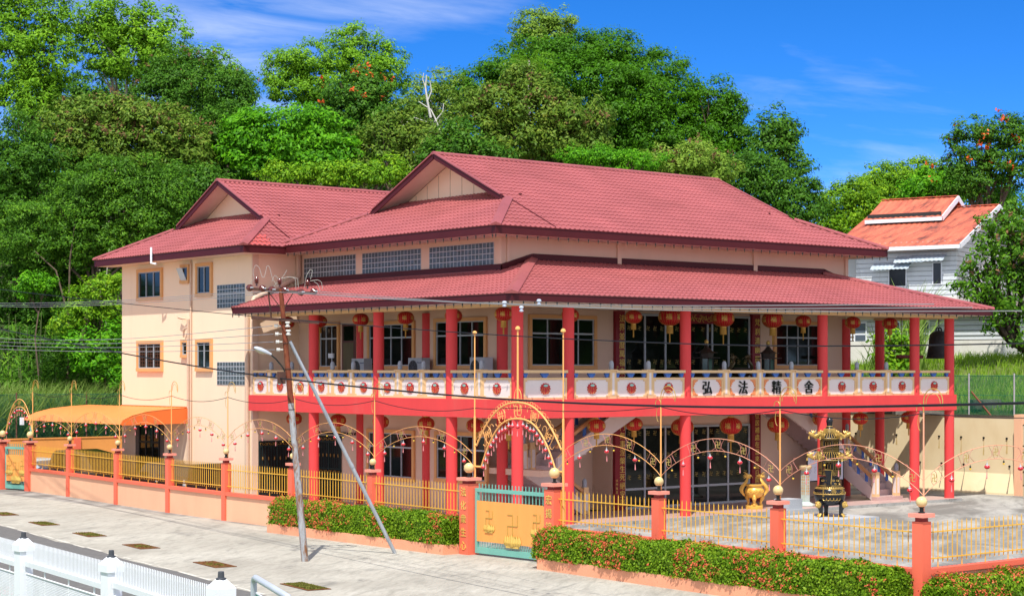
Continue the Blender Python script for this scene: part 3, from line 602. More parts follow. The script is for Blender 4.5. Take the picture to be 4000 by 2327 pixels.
# ------------------------------------------------------------ ground
def ground():
    # street and court concrete
    m = bpy.data.materials.new('weathered_concrete'); m.use_nodes = True; nt, N, L, P = nodes(m)
    g = N.new('ShaderNodeNewGeometry'); mp = N.new('ShaderNodeMapping'); mp.inputs['Rotation'].default_value = (0, 0, D2R(-38)); L.new(g.outputs['Position'], mp.inputs[0])
    def noise(sc, det, st=(1, 1, 1), dist=0, rough=.6):
        q = N.new('ShaderNodeMapping'); q.inputs['Scale'].default_value = st; L.new(mp.outputs[0], q.inputs[0])
        n = N.new('ShaderNodeTexNoise'); n.inputs['Scale'].default_value = sc; n.inputs['Detail'].default_value = det; n.inputs['Distortion'].default_value = dist; n.inputs['Roughness'].default_value = rough; L.new(q.outputs[0], n.inputs['Vector']); return n.outputs[0]
    def mr(v, a, b, c=0, d=1):
        r = N.new('ShaderNodeMapRange'); r.inputs[1].default_value, r.inputs[2].default_value, r.inputs[3].default_value, r.inputs[4].default_value = a, b, c, d; L.new(v, r.inputs[0]); return r.outputs[0]
    def mix(f, a, b, mode='MIX'):
        x = N.new('ShaderNodeMix'); x.data_type = 'RGBA'; x.blend_type = mode
        for i, v in ((0, f), (6, a), (7, b)):
            if isinstance(v, tuple): x.inputs[i].default_value = (*v, 1)
            elif isinstance(v, float): x.inputs[i].default_value = v
            else: L.new(v, x.inputs[i])
        return x.outputs[2]
    c = mix(mr(noise(.18, 5, (1, 1, 1), .3), .35, .65), (.36, .335, .285), (.50, .475, .41))
    c = mix(mr(noise(1.6, 8, (.35, 1.6, 1), .8, .7), .48, .72, 0, .75), c, (.25, .235, .20))
    c = mix(mr(noise(7, 6, (.3, 1, 1), .3, .75), .45, .75, 0, .55), c, (.24, .225, .19))
    c = mix(mr(noise(.55, 6, (.6, 1.4, 1), 1.2, .65), .56, .72, 0, .75), c, (.17, .165, .15))
    c = mix(mr(noise(.9, 5, (.5, 2, 1), .5), .66, .76, 0, .6), c, (.60, .58, .53))
    # courtyard side is darker and stained
    sx = N.new('ShaderNodeSeparateXYZ'); L.new(g.outputs['Position'], sx.inputs[0])
    court = mr(sx.outputs[0], -6.8, -6.5); tone = mix(mr(noise(.35, 6, (.5, 1.3, 1), .9), .42, .62), (.16, .155, .145), (.40, .39, .36))
    tone = mix(mr(noise(1.3, 8, (.3, 1.8, 1), .6, .7), .5, .7, 0, .7), tone, (.16, .155, .15))
    c = mix(court, c, mix(.85, c, tone))
    L.new(c, P.inputs['Base Color']); P.inputs['Roughness'].default_value = .85; P.inputs['Specular IOR Level'].default_value = .2
    bp = N.new('ShaderNodeBump'); bp.inputs['Strength'].default_value = .35; bp.inputs['Distance'].default_value = .01; L.new(noise(14, 6), bp.inputs['Height']); L.new(bp.outputs[0], P.inputs['Normal'])
    b = MB(); b.add([(-700, -700, 0), (700, -700, 0), (700, 900, 0), (-700, 900, 0)], [(0, 1, 2, 3)]); top('concrete_ground', b, m, kind='structure')
    # asphalt road with a broken painted edge
    asp = mk('grey_asphalt', (.145, .14, .135), .9, .14, 5, .4, 60, .2, 0, (.20, .195, .185), (1, 1, 1), (.5, .8))
    d = Vector((-.141, -.990, 0)); o = Vector((-15.4, 10.3, .004)); s = Vector((-.990, .141, 0)); b = MB(); n = 120; e = []
    for i in range(n+1):
        t = -90+180*i/n; w = .22*math.sin(t*.7)+.12*math.sin(t*2.3+1)+random.uniform(-.05, .05); e.append(o+d*t+s*(.05+w*.4))
    b.add(e+[o+d*(-90+180*i/n)+s*9.2 for i in range(n+1)], [(i, i+1, n+2+i, n+1+i) for i in range(n)]); top('road', b, asp, kind='structure')
    b = MB()
    t = -35
    while t < 40:
        l = random.uniform(.4, 2.2); w = random.uniform(.05, .16); j = random.uniform(-.05, .10)
        b.add([o+d*t+s*(-.12+j)+Vector((0, 0, .004)), o+d*(t+l)+s*(-.14+j)+Vector((0, 0, .004)), o+d*(t+l)+s*(-.12+j+w)+Vector((0, 0, .004)), o+d*t+s*(-.12+j+w*.8)+Vector((0, 0, .004))], [(0, 1, 2, 3)]); t += l+random.uniform(.0, .7)
    top('road_edge_line', b, mk('worn_white_paint', (.60, .57, .50), .8, .25, 8), kind='structure')
    # verge on the near side, earth under the hedge by the white fence
    b = MB(); q = [o+d*(-90)+s*9.2, o+d*90+s*9.2, o+d*90+s*30, o+d*(-90)+s*30]; b.add([p+Vector((0, 0, .005)) for p in q], [(0, 1, 2, 3)]); top('grass_verge', b, mk('verge_grass', (.10, .16, .035), .9, .3, 3, .8, 30), kind='structure')
ground()
# drain gratings
RUST = mk('rusty_iron', (.16, .060, .022), .85, .45, 8, .5, 40, .2, 0, (.26, .13, .05), (1, 1, 1), (.45, .7))
M_MOSS = leafmat('moss_clumps', [(0, (.05, .06, .01)), (.5, (.16, .17, .03)), (1, (.32, .30, .07))], .1, .7)
GR = [(-12.08, 20.9, .25, 'rust coloured drain grating at the left end of the row, cut by the picture edge'), (-12.95, 14.97, .8, 'mossy drain grating second from the left along the street'), (-13.78, 9.1, .6, 'drain grating third from the left with a half covering of yellow moss'),
      (-14.5, 3.52, .15, 'bare rusty drain grating fourth from the left, almost free of moss'), (-15.55, -3.55, .12, 'bare rusty drain grating straight left of the leaning pole foot'), (-16.57, -10.58, 1, 'drain grating nearest the camera, filled with yellow green moss')]
for x, y, mo, lab in GR:
    d = Vector((-.141, -.990, 0)); s = Vector((.990, -.141, 0)); c = Vector((x, y, .006)); t = thing('drain_grating', lab, 'drain grating', c, 'drain gratings along the street')
    b = MB(); b.obox(c, d*.99, s*.37, (0, 0, .004)); part('pit_bottom', b, mk('dark_pit', (.022, .014, .010), .9), t)
    b = MB()
    for k in (-1, 1): b.obox(c+s*(.34*k)+Vector((0, 0, .01)), d*.99, s*.03, (0, 0, .006)); b.obox(c+d*(.96*k)+Vector((0, 0, .01)), d*.03, s*.31, (0, 0, .006))
    for i in range(1, 34): b.obox(c+d*(-.93+i*.0547)+Vector((0, 0, .01)), d*.014, s*.31, (0, 0, .005))
    part('grate', b, RUST, t)
    n = int(900*mo); P_ = np.stack([RNG.uniform(-.9, .9, n), RNG.uniform(-.31, .31, n)], 1) if mo > .9 else np.stack([np.clip(RNG.normal(.1, .38, n), -.9, .9), np.clip(RNG.normal(0, .16, n), -.3, .3)], 1)
    if n:
        b = MB()
        for a_, e_2 in P_:
            p = c+d*a_+s*e_2+Vector((0, 0, .012)); q = Vector((random.uniform(-1, 1), random.uniform(-1, 1), 0)).normalized()*.03; u = Vector((random.uniform(-.5, .5), random.uniform(-.5, .5), 1))*.035
            b.add([p-q, p+u*.3, p+q, p+u], [(0, 1, 2, 3)])
        part('moss', b, M_MOSS, t, kind='stuff')
# ------------------------------------------------------------ boundary fence: pillars, low wall, railings
PIL = [('left gate', -5.05, 37.3, .46), ('left gate', -4.55, 34.95, .46), ('', -4.85, 29.6, .3), ('', -5.5, 23.1, .3), ('', -6.0, 17.12, .3), ('', -6.27, 11.72, .3), ('', -6.36, 6.32, .3), ('', -6.65, .33, .3), ('gate', -7.02, -6.0, .48), ('gate', -6.85, -10.33, .48), ('', -6.95, -15.35, .32), ('', -7.24, -20.5, .32), ('corner', -7.78, -25.95, .34)]
fence = thing('boundary_fence', 'coral pillared boundary fence with low peach wall and yellow railings around the temple court', 'fence', (-6.3, 5, 0))
def pillar(x, y, w):
    h = w/2; b = MB(); b.box(x-h, x+h, y-h, y+h, 0, 2.42); p = part('pillar', b, M_CORAL, fence)
    b = MB(); b.box(x-h*.68, x+h*.68, y-h*.68, y+h*.68, 2.42, 2.53); part('neck', b, mk('dull_red_paint', (.30, .035, .03), .6), p)
    b = MB(); b.box(x-h-.07, x+h+.07, y-h-.07, y+h+.07, 2.53, 2.63); part('cap', b, mk('pale_coral_cap', (.84, .30, .22), .6, .08, 4), p)
for _, x, y, w in PIL: pillar(x, y, w)
def bay(p, q, wp, wq, back=False):
    p, q = Vector((p[0], p[1], 0)), Vector((q[0], q[1], 0)); d = (q-p).normalized(); p, q = p+d*wp/2, q-d*wq/2; L = (q-p).length; up = Vector((0, 0, 1)); s = d.cross(up); m = (p+q)/2
    b = MB(); b.obox(m+up*.53, d*L/2, s*.07, up*.53); part('low_wall', b, M_PEACH, fence)
    b = MB(); b.obox(m+up*1.13, d*L/2, s*.14, up*.07); part('coping', b, M_CORAL, fence)
    r = MB(); n = max(2, round(L/.2))
    for i in range(n):
        e = p+d*(L*(i+.5)/n); z0 = 1.205 if i % 5 == 2 else 1.34
        r.obox(e+up*((z0+2.34)/2), d*.010, s*.010, up*((2.34-z0)/2)); r.add([e+d*.010+s*.010+up*2.34, e-d*.010+s*.010+up*2.34, e-d*.010-s*.010+up*2.34, e+d*.010-s*.010+up*2.34, e+up*2.42], [(0, 1, 4), (1, 2, 4), (2, 3, 4), (3, 0, 4)])
    for z in (1.45, 2.13): r.obox(m+s*.022+up*z, d*(L/2+.02), s*.010, up*.016)
    part('railing', r, M_YEL, fence)
for i in list(range(1, 8))+list(range(9, 12)): bay(PIL[i][1:3], PIL[i+1][1:3], PIL[i][3], PIL[i+1][3])
bay(PIL[12][1:3], (1.2, -25.9), .34, 0)
pillar(1.4, -25.9, .32); bay((1.4, -25.9), (10.2, -25.9), .32, 0)
bay((-5.3, 46), PIL[0][1:3], 0, .46)
# pillar lamps
M_GLOBE = mk('cream_lamp_globe', (.68, .53, .25), .25, .05, 3, 0, 20, .4)
LN = ['globe lamp on the far left gate pillar at the picture edge', 'large globe lamp on the right pillar of the left gate', 'small globe lamp on the first fence pillar right of the left gate', 'small globe lamp on the second fence pillar right of the left gate', 'small globe lamp on the pillar where the orange awning ends', 'small globe lamp on the pillar left of the dark iron gate',
      'globe lamp hidden behind the leaning utility pole', 'small globe lamp on the pillar above the left hedge', 'large globe lamp on the left pillar of the main gate', 'large globe lamp on the right pillar of the main gate', 'globe lamp on the first pillar right of the main gate', 'globe lamp on the pillar in front of the golden censer', 'globe lamp on the corner pillar at the lower right']
def lamp(x, y, r, lab):
    c = (x, y, 2.63); t = thing('pillar_lamp', lab, 'globe lamp', c, 'globe lamps on the fence pillars')
    b = MB(); b.lathe([(.085, 0), (.085, .03), (.05, .04), (.05, .14), (.075, .15), (.075, .17)], c, 12); part('lamp_base', b, M_BLACKP, t)
    b = MB(); b.ball((x, y, 2.63+.15+r*.96), r, 22, 14); part('globe', b, M_GLOBE, t, smooth=80)
for i, (k, x, y, w) in enumerate(PIL): lamp(x, y, .18 if w > .4 else .128 if i < 9 else .145, LN[i])
# ------------------------------------------------------------ gates
def gate(p, q, lab):
    p, q = Vector(p), Vector(q); d = (q-p).normalized(); L = (q-p).length; up = Vector((0, 0, 1)); s = d.cross(up)   # s points to the street when p is the left end
    t = thing('sliding_gate', lab, 'gate', ((p+q)/2)); m = (p+q)/2
    f = MB()
    f.obox(m+up*2.22, d*L/2, s*.05, up*.06); f.obox(m+up*.17, d*L/2, s*.05, up*.10)
    for e in (p+d*.06, q-d*.06): f.obox(e+up*1.2, d*.06, s*.048, up*.95)
    part('gate_frame', f, M_TEAL, t)
    b = MB(); n = int(L/.165)
    for i in range(1, n): e = p+d*(L*i/n); b.obox(e+up*2.12, d*.012, s*.012, up*.32)
    part('upper_bars', b, M_TEAL, t); b = MB()
    n2 = n*2
    for i in range(1, n2): e = p+d*(L*i/n2); b.obox(e+up*.36, d*.010, s*.010, up*.14)
    part('lower_bars', b, M_TEAL, t)
    b = MB(); b.obox(m+s*.04+up*1.17, d*(L/2-.1), s*.012, up*.69); pn = part('gate_panel', b, M_ORSHEET, t)
    g = MB(); l = MB(); S = s*.056
    for u, z, k in ((.20, 1.30, .62), (.52, 1.10, .92), (.84, 1.30, .62)):
        o = p+d*(L*u)+S+up*z; w = .34*k; h = .40*k; th = .022
        for a, c_ in (((0, -h), (0, h)), ((-w*.8, 0), (w*.8, 0)), ((-w*.8, h), (0, h)), ((w*.8, h), (w*.8, 0)), ((0, -h), (w*.8, -h)), ((-w*.8, -h), (-w*.8, 0))):
            A, B_ = o+d*a[0]+up*a[1], o+d*c_[0]+up*c_[1]; g.bar(A, B_, .03, th if a[0] == c_[0] else .03, up=s)
        ob = o-up*(h+.10*k)
        for j, i in enumerate((-3, 3, -2, 2, -1, 1, 0)):
            c_ = ob+d*(i*.125*k)-up*(.10*k)+s*(.012+.006*j); r = .17*k*(1.25 if i == 0 else 1); pts = [(0, 1.5), (.45, .8), (.72, .2), (.62, -.35), (.3, -.72), (0, -.8), (-.3, -.72), (-.62, -.35), (-.72, .2), (-.45, .8)]
            v = [c_+d*(x*r)+up*(y*r) for x, y in pts]+[c_+s*.05*k+up*(-.1*r)]
            l.add(v, [(i_, (i_+1) % 10, 10) for i_ in range(10)][::-1])
        l.obox(ob-up*(.27*k), d*(.34*k), s*.03, up*.035*k)
    part('manji_emblem', g, mk('dull_brass_emblem', (.50, .32, .07), .4, .1), pn); part('lotus_relief', l, mk('bright_brass_relief', (.70, .46, .10), .35, .1, 4, 0, 20, .5, .2), pn)
gate((-6.95, -6.3, 0), (-6.80, -10.05, 0), 'main sliding gate with teal frame and orange panel bearing gold lotus reliefs')
gate((-5.0, 37.0, 0), (-4.6, 35.25, 0), 'left sliding gate of teal bars with an orange lotus panel at the picture edge')
def pillar_text(x, y, w, chars, z0, dz, lab):
    b = MB()
    for i, ch in enumerate(chars): b.text(ch, (x-w/2-.001, y, z0-i*dz), (0, -1, 0), (0, 0, 1), .33, .02)
    part('gold_characters', b, M_GOLDC, fence, lab)
pillar_text(-7.02, -6.0, .48, '法化衆生心', 2.15, .46, 'gold characters down the left gate pillar'); pillar_text(-6.85, -10.33, .48, '宏揚諦', 2.1, .44, 'gold characters down the right gate pillar')
# ------------------------------------------------------------ hedges in planters
M_HEDGE = leafmat('hedge_leaf', [(0, (.030, .08, .006)), (.3, (.10, .21, .010)), (.6, (.21, .37, .015)), (1, (.40, .50, .04))], .3, .4)
M_IXORA = leafmat('ixora_flower', [(0, (.52, .07, .04)), (.5, (.80, .14, .07)), (1, (.88, .28, .14))], .2, .6)
M_PLANTER = mk('peach_planter_render', (.80, .36, .21), .8, .10, 1.2, .2, 30, .2, 0, (.42, .20, .12), (1, 1, .5), (.58, .8))
def leafquads(C, Nn, size, asp=.5, rng=RNG):
    n = len(C); t = rng.normal(size=(n, 3)); t -= Nn*np.sum(t*Nn, 1, keepdims=True); t /= np.linalg.norm(t, axis=1, keepdims=True)+1e-9; b = np.cross(Nn, t)
    s = (size*rng.uniform(.65, 1.35, n))[:, None]
    V = np.stack([C-t*s*.5, C+b*s*asp*.5, C+t*s*.5, C-b*s*asp*.5], 1).reshape(-1, 3); F = np.arange(4*n).reshape(n, 4); return V, F
def hedge(path, hw, z0, z1, dens, label, flw=1.0):
    """clipped hedge following a path; leaves over a rounded box, flowers in clusters"""
    path = [Vector((*p, 0)) for p in path]; t = thing('hedge', label, 'hedge', path[0]); LV = [[], []]; FL = [[], []]; core = MB()
    for a, c in zip(path[:-1], path[1:]):
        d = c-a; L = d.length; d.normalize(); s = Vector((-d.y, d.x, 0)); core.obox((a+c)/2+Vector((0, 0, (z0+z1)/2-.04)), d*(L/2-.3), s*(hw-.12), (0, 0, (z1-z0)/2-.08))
        for k, (acc, dn, sz) in enumerate(((LV, dens, .075), (FL, dens*.034*flw, .085))):
            n = int(L*dn); u = RNG.uniform(0, L, n); prm = RNG.uniform(0, 1, n); H = z1-z0; tot = 2*H+2*hw; q = prm*tot
            y = np.where(q < H, -hw, np.where(q < H+2*hw, q-H-hw, hw)); z = np.where(q < H, z0+q, np.where(q < H+2*hw, z1, z1-(q-H-2*hw)))
            y = np.sign(y)*np.minimum(np.abs(y), hw); ny = np.where((q < H) | (q > H+2*hw), np.sign(y), y/hw*.5); nz = np.where((q < H) | (q > H+2*hw), .25, 1.0)
            top_ = np.clip((z-(z1-.25))/.25, 0, 1); y = y*(1-.16*top_**2); bul = .05*np.sin(u*2.1+y*3)+.04*np.sin(u*5.3+z*4); endf = np.minimum(u, L-u)
            ins = np.clip(1-endf/.35, 0, 1) if k == 0 else np.clip(1-endf/.35, 0, 1)
            z = z-ins**2*.18*(z-z0)/H
            if k == 1:  # flowers gather in patches
                w = np.sin(u*1.7+1)+np.sin(u*.6)+np.sin(z*5+u*3)*.8+RNG.normal(0, .9, n); kp = w > .4; u, y, z, ny, nz, bul = (x[kp] for x in (u, y, z, ny, nz, bul)); n = len(u)
                m = 7; u, y, z, ny, nz, bul = (np.repeat(x, m) for x in (u, y, z, ny, nz, bul)); j = RNG.normal(0, .035, (3, n*m)); u = u+j[0]; y = y+j[1]; z = z+j[2]; n = n*m; dep = RNG.uniform(0, .05, n)+.02
            else: dep = RNG.normal(-.03, .045, n)
            if k == 0:  # rounded ends
                m_ = RNG.uniform(size=n) < min(.5, .55/L); u = np.where(m_, np.where(RNG.uniform(size=n) < .5, .0, L)+RNG.normal(0, .04, n), u); y = np.where(m_, RNG.uniform(-hw*.85, hw*.85, n), y); z = np.where(m_, RNG.uniform(z0, z1-.12, n), z)
            e = (bul+dep); C = np.array(a)[None]+u[:, None]*np.array(d)+(y+np.sign(ny)*np.abs(ny)*e)[:, None]*np.array(s)+np.stack([0*z, 0*z, z+nz*e], 1)
            Nn = ny[:, None]*np.array(s)+np.stack([0*z, 0*z, nz], 1)+RNG.normal(0, .55, (n, 3)); Nn /= np.linalg.norm(Nn, axis=1, keepdims=True); acc[0].append(C); acc[1].append(Nn)
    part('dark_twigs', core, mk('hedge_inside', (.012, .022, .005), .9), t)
    off = np.array(path[0])
    for nm, acc, sz, mt in (('foliage', LV, .085, M_HEDGE), ('blossom', FL, .055, M_IXORA)):
        V, F = leafquads(np.concatenate(acc[0])-off, np.concatenate(acc[1]), sz, .6)
        o = bpy.data.objects.new(nm, npmesh(nm, V, F, mt)); COL.objects.link(o); o.parent = t; o['kind'] = 'stuff'
def planter(path, w, h, label):
    b = MB(); p = [Vector((*q, 0)) for q in path]
    for a, c in zip(p[:-1], p[1:]):
        d = (c-a).normalized(); s = Vector((-d.y, d.x, 0)); b.obox((a+c)/2+Vector((0, 0, h/2)), d*((c-a).length/2), s*(w/2), (0, 0, h/2))
    top('planter_box', b, M_PLANTER, label, 'planter')
planter([(-7.45, 5.75), (-7.45, -5.7)], .92, .34, 'low peach planter under the hedge left of the main gate')
hedge([(-7.42, 5.7), (-7.42, -5.65)], .46, .32, 1.28, 5200, 'clipped hedge with orange blossoms left of the main gate')
planter([(-7.85, -11.2), (-8.2, -17.8), (-8.6, -26.0)], .9, .36, 'cracked peach planter under the long hedge right of the main gate')
hedge([(-7.8, -10.95), (-8.15, -17.8), (-8.55, -25.8)], .52, .34, 1.22, 5200, 'long clipped hedge with orange blossoms right of the main gate')
hedge([(-8.3, -26.95), (1.5, -26.9)], .55, .1, 1.0, 5600, 'hedge with orange blossoms below the side fence at the lower right corner')
# ------------------------------------------------------------ ornamental iron arches with posts, small lanterns, bulbs
def small_lantern_proto():
    t = thing('small_lantern', 'x', 'small lantern', (0, 0, 0), 'small red lanterns under the iron arches')
    b = MB(); b.lathe([(.03, -.075), (.075, -.06), (.105, -.02), (.11, .0), (.105, .02), (.075, .06), (.03, .075)], (0, 0, -.25), 14); part('lantern_body', b, mk('glossy_red_plastic', (.62, .02, .03), .2, .05, 3, 0, 20, .5, 0, None, (1, 1, 1), (.5, .8), .4), t, smooth=60)
    b = MB(); b.lathe([(.006, .165), (.02, .15), (.03, .09), (.07, .065), (.075, .055)], (0, 0, -.25), 10); b.tube([(0, 0, -.1), (0, 0, .0)], .006, 4); part('silver_cap', b, mk('silver_cap', (.42, .44, .46), .4), t)
    b = MB(); b.tube([(0, 0, -.33), (0, 0, -.45)], .005, 4); b.lathe([(.006, -.43), (.018, -.46), (.014, -.47), (.028, -.66), (.02, -.68)], (0, 0, 0), 7); part('tassel', b, mk('pink_tassel', (.66, .24, .24), .7), t); return t
SL = [small_lantern_proto(), 0]
def small_lantern(p, lab, s=1.0):
    if SL[1] == 0: o = SL[0]; SL[1] = 1; o.location = p; o['label'] = lab
    else: o = dup(SL[0], p, lab)
    o.rotation_euler = (random.uniform(-.06, .06), random.uniform(-.06, .06), random.uniform(0, 6)); s *= .72; o.scale = (s, s, s)
def bulb_mesh():
    b = MB(); b.tube([(0, 0, 0), (0, 0, -.06)], .008, 4); b.lathe([(.02, -.05), (.034, -.07), (.034, -.13), (.025, -.14)], (0, 0, 0), 8); b.m = 1; b.ball((0, 0, -.175), .045, 8, 6); return raw('festoon_bulb', b, [M_BLACKP, mk('yellow_bulb', (.80, .50, .06), .2, .05)])
BM_ = bulb_mesh()
def bulb(p, lab):
    o = bpy.data.objects.new('festoon_bulb', BM_); COL.objects.link(o); o.location = p; o.scale = (.68,)*3; props(o, lab, 'light bulb', 'yellow bulbs under the iron arches')
def arch_pt(A, B_, u, z0, rise): p = A.lerp(B_, u); return Vector((p.x, p.y, z0+rise*(4*u*(1-u))**.9))
def arch(A, B_, where, lan, blb, mat=M_ORPOST, z0=3.45, rise=.84, manji=(.07, .29, .5, .71, .93)):
    A, B_ = Vector((*A, 0)), Vector((*B_, 0)); d = (B_-A).normalized(); up = Vector((0, 0, 1)); L = (B_-A).length
    t = thing('ornamental_arch', 'low iron arch of scrolls and gold emblems '+where, 'iron arch', (A+B_)/2+up*z0, 'iron arches between the fence pillars')
    hi = lambda u: arch_pt(A, B_, u, z0, rise); lo = lambda u: arch_pt(A, B_, u, z0-.38, rise*1.0+.02)
    b = MB(); N_ = 28; b.tube([hi(i/N_) for i in range(N_+1)], .010, 5); b.tube([lo(i/N_) for i in range(N_+1)], .010, 5); part('arch_rails', b, mat, t)
    b = MB()
    for u in manji:
        c = (hi(u)+lo(u))/2; b.ring(c, d, up, .125, .175, .006, 16)
    ms = [(x+y)/2 for x, y in zip(manji[:-1], manji[1:])]
    for u in ms:
        for sg in (-1, 1):
            c = (hi(u)+lo(u))/2+d*sg*.05; e = L*.085
            b.tube([hi(u+sg*.055), c+d*sg*(e*.8)+up*.05, c+d*sg*(e*.8+.02)-up*.06, lo(u+sg*.045)] if True else [], .0065, 5)
    part('scrolls', b, mk('dark_pink_scroll', (.52, .20, .16), .5), t)
    b = MB()
    for u in manji: c = (hi(u)+lo(u))/2; b.text('卍', c+d.cross(up)*.008, d, up, .24, .008)
    part('manji_emblem', b, mk('mustard_emblem', (.46, .33, .09), .5, .1, 4), t)
    for i, u in enumerate(lan): small_lantern(lo(u)-up*.02, 'small red lantern %s from left under the arch %s' % (ordinal(i), where))
    for i, u in enumerate(blb): bulb(lo(u)-up*.02, 'yellow bulb %s from left under the arch %s' % (ordinal(i), where))
ARW = {1: 'right beside the left gate', 2: 'in front of the orange awning', 3: 'over the dark parked vehicle', 4: 'in front of the plain wing wall', 5: 'in front of the dark iron gate', 6: 'just right of the utility pole', 7: 'above the left hedge', 9: 'just right of the main gate', 10: 'in front of the golden censer', 11: 'in front of the black incense tower'}
POSTS = {}
def apost(i): x, y, w = PIL[i][1:4]; return (x+w*.32, y+.02)
for i in (1, 2, 3, 4, 5, 6, 7, 9, 10, 11):
    A, B_ = apost(i), apost(i+1)
    left = i < 8; rise = .62 if i == 1 else .84
    arch(A, B_, ARW[i], (.11, .31, .52, .73, .92) if left else ((.22, .49, .76) if i == 9 else (.2, .43, .68, .91)), (.21, .42, .62, .83) if left else (.1, .33, .56, .8), M_ORPOST if i < 10 else M_PINKIR, 3.45, rise)
arch(apost(12), (-1.6, -25.9), 'right of the corner pillar', (.19, .44, .68), (.32, .56, .79), M_PINKIR)
PW = {1: 'right side of the left gate', 2: 'left of the orange awning end', 3: 'in front of the orange awning', 4: 'left edge of the plain wing wall', 5: 'middle of the plain wing wall', 6: 'directly behind the leaning utility pole', 7: 'above the left hedge', 10: 'first one right of the main gate', 11: 'in front of the golden censer', 12: 'at the corner pillar on the far right'}
for i, w in PW.items():
    x, y = apost(i); t = thing('ornamental_post', 'slim orange iron post with curled top, '+w, 'iron post', (x, y, 1.2), 'slim iron posts along the fence'); d = Vector((PIL[min(i+1, 12)][1]-PIL[i-1][1], PIL[min(i+1, 12)][2]-PIL[i-1][2], 0)).normalized(); up = Vector((0, 0, 1)); o = Vector((x, y, 0))
    b = MB(); b.tube([o+up*1.2, o+up*3.4, o+up*5.2], [.027, .024, .021], 8); part('post_shaft', b, M_ORPOST if i < 12 else M_PINKIR, t)
    b = MB(); c = o+up*5.2+d*.33
    b.ring(c+up*.28, d, up, .33, .34, .014, 14, PI*1.05, -PI*.12, 5); b.ring(c+up*.22, d, up, .25, .28, .010, 12, PI, 0, 5); b.ring(o+up*5.28-d*.13, d, up, .12, .14, .010, 10, 0, PI*1.1, 5); b.ring(o+up*4.95-d*.1, d, up, .1, .22, .009, 10, PI*.5, PI*1.5, 5); b.tube([o+up*5.2, o+up*5.5], .014, 5)
    part('curled_top', b, M_GOLD, t)
# main gate arch
GA, GB = Vector((-7.02+.2, -6.0-.06, 0)), Vector((-6.85+.12, -10.33-.30, 0))
for e, w, z1 in ((GA, 'left', 7.55), (GB, 'right', 7.55)):
    b = MB(); b.tube([e+Vector((0, 0, .5 if w == 'right' else 2.4)), e+Vector((0, 0, 4.7)), e+Vector((0, 0, 4.72)), e+Vector((0, 0, z1))], [.042, .040, .026, .022], 10); b.lathe([(.04, 0), (.09, .03), (.07, .10), (.03, .13)], e+Vector((0, 0, z1-.03)), 10)
    top('gate_mast', b, M_ORPOST, 'tall thin orange mast on the %s pillar of the main gate' % w, 'mast', 'orange masts over the main gate')
d = (GB-GA).normalized(); up = Vector((0, 0, 1)); LG = (GB-GA).length; GM = (GA+GB)/2
garch = thing('gate_arch', 'tall double orange arch over the main gate with oval emblems and hanging lanterns', 'gate arch', GM+up*3.0)
def gpt(u, z0, h, p, ins): w = 2*u-1; return GM+d*(w*(LG/2-ins))+up*(z0+h*(1-abs(w)**p))
outer = lambda u: gpt(u, 3.72, 1.5, 2.35, .1); inner = lambda u: gpt(u, 3.0, 1.68, 2.6, .36)
b = MB(); b.tube([outer(i/40) for i in range(41)], .031, 8); b.tube([inner(i/40) for i in range(41)], .029, 8)
for u, e in ((0, GA), (1, GB)): b.cyl(inner(u), Vector((e.x, e.y, inner(u).z)), .035, .035, 8); b.cyl(outer(u), Vector((e.x, e.y, outer(u).z+.05)), .035, .035, 8)
part('arch_tubes', b, M_ORPOST, garch, smooth=50)
b = MB()
for i in range(34):
    u = .03+.94*i/33; p, q = outer(u-.01), outer(u+.01); tg = (q-p).normalized(); nr = tg.cross(d.cross(up)); nr = nr if nr.z > 0 else -nr
    b.ring(outer(u)+nr*.04, tg, nr, .085, .09, .007, 8, 0, PI, 5)
b.ring(outer(.5)+up*.18, d, up, .18, .28, .014, 14, -.5, PI+.5, 5)
part('scallops', b, M_ORPOST, garch)
for u, ch, rot in ((.13, '州', -.9), (.30, '井', -.45), (.5, '卍', 0), (.70, '善', .5), (.87, '好', .9)):
    b = MB(); g = MB(); po = outer(u); pi_ = inner(.5+(u-.5)*1.08); c = (po+pi_)/2; ax = (d*cos(-rot*.5)+up*sin(-rot*.5)); ay = (up*cos(-rot*.5)-d*sin(-rot*.5)); hgt = (po-pi_).length/2
    b.ring(c, ax, ay, .19, max(.24, hgt*.92), .012, 20); g.text(ch, c+d.cross(up)*.01, ax, ay, .32 if ch != '卍' else .40, .012)
    for sg in (-1, 1): b.ring(c+ax*sg*.3+ay*.12, ax, ay, .1, .12, .010, 8, 0, PI*1.2, 5); b.ring(c+ax*sg*.26-ay*.2, ax, ay, .1, .1, .010, 8, PI, PI*2.1, 5)
    q_ = part('oval_ring', b, M_ORPOST, garch); part('emblem_character', g, M_ORPOST, q_)

for i in range(23):
    w = -1+2*(i+.5)/23; u = .5+.5*math.copysign(abs(w)**.8, w)*.985
    small_lantern(inner(u)-up*(.04+.03*(i % 3)), 'small red lantern, %s from the left in the row under the main gate arch' % ordinal(i), 1.0)
b = MB(); e = outer(.5); b.tube([e, e+up*2.45], [.038, .03], 8); b.lathe([(.04, 0), (.09, .03), (.07, .10), (.03, .13)], e+up*2.42, 10); top('gate_mast', b, M_ORPOST, 'thin orange mast rising from the crown of the main gate arch', 'mast', 'orange masts over the main gate')
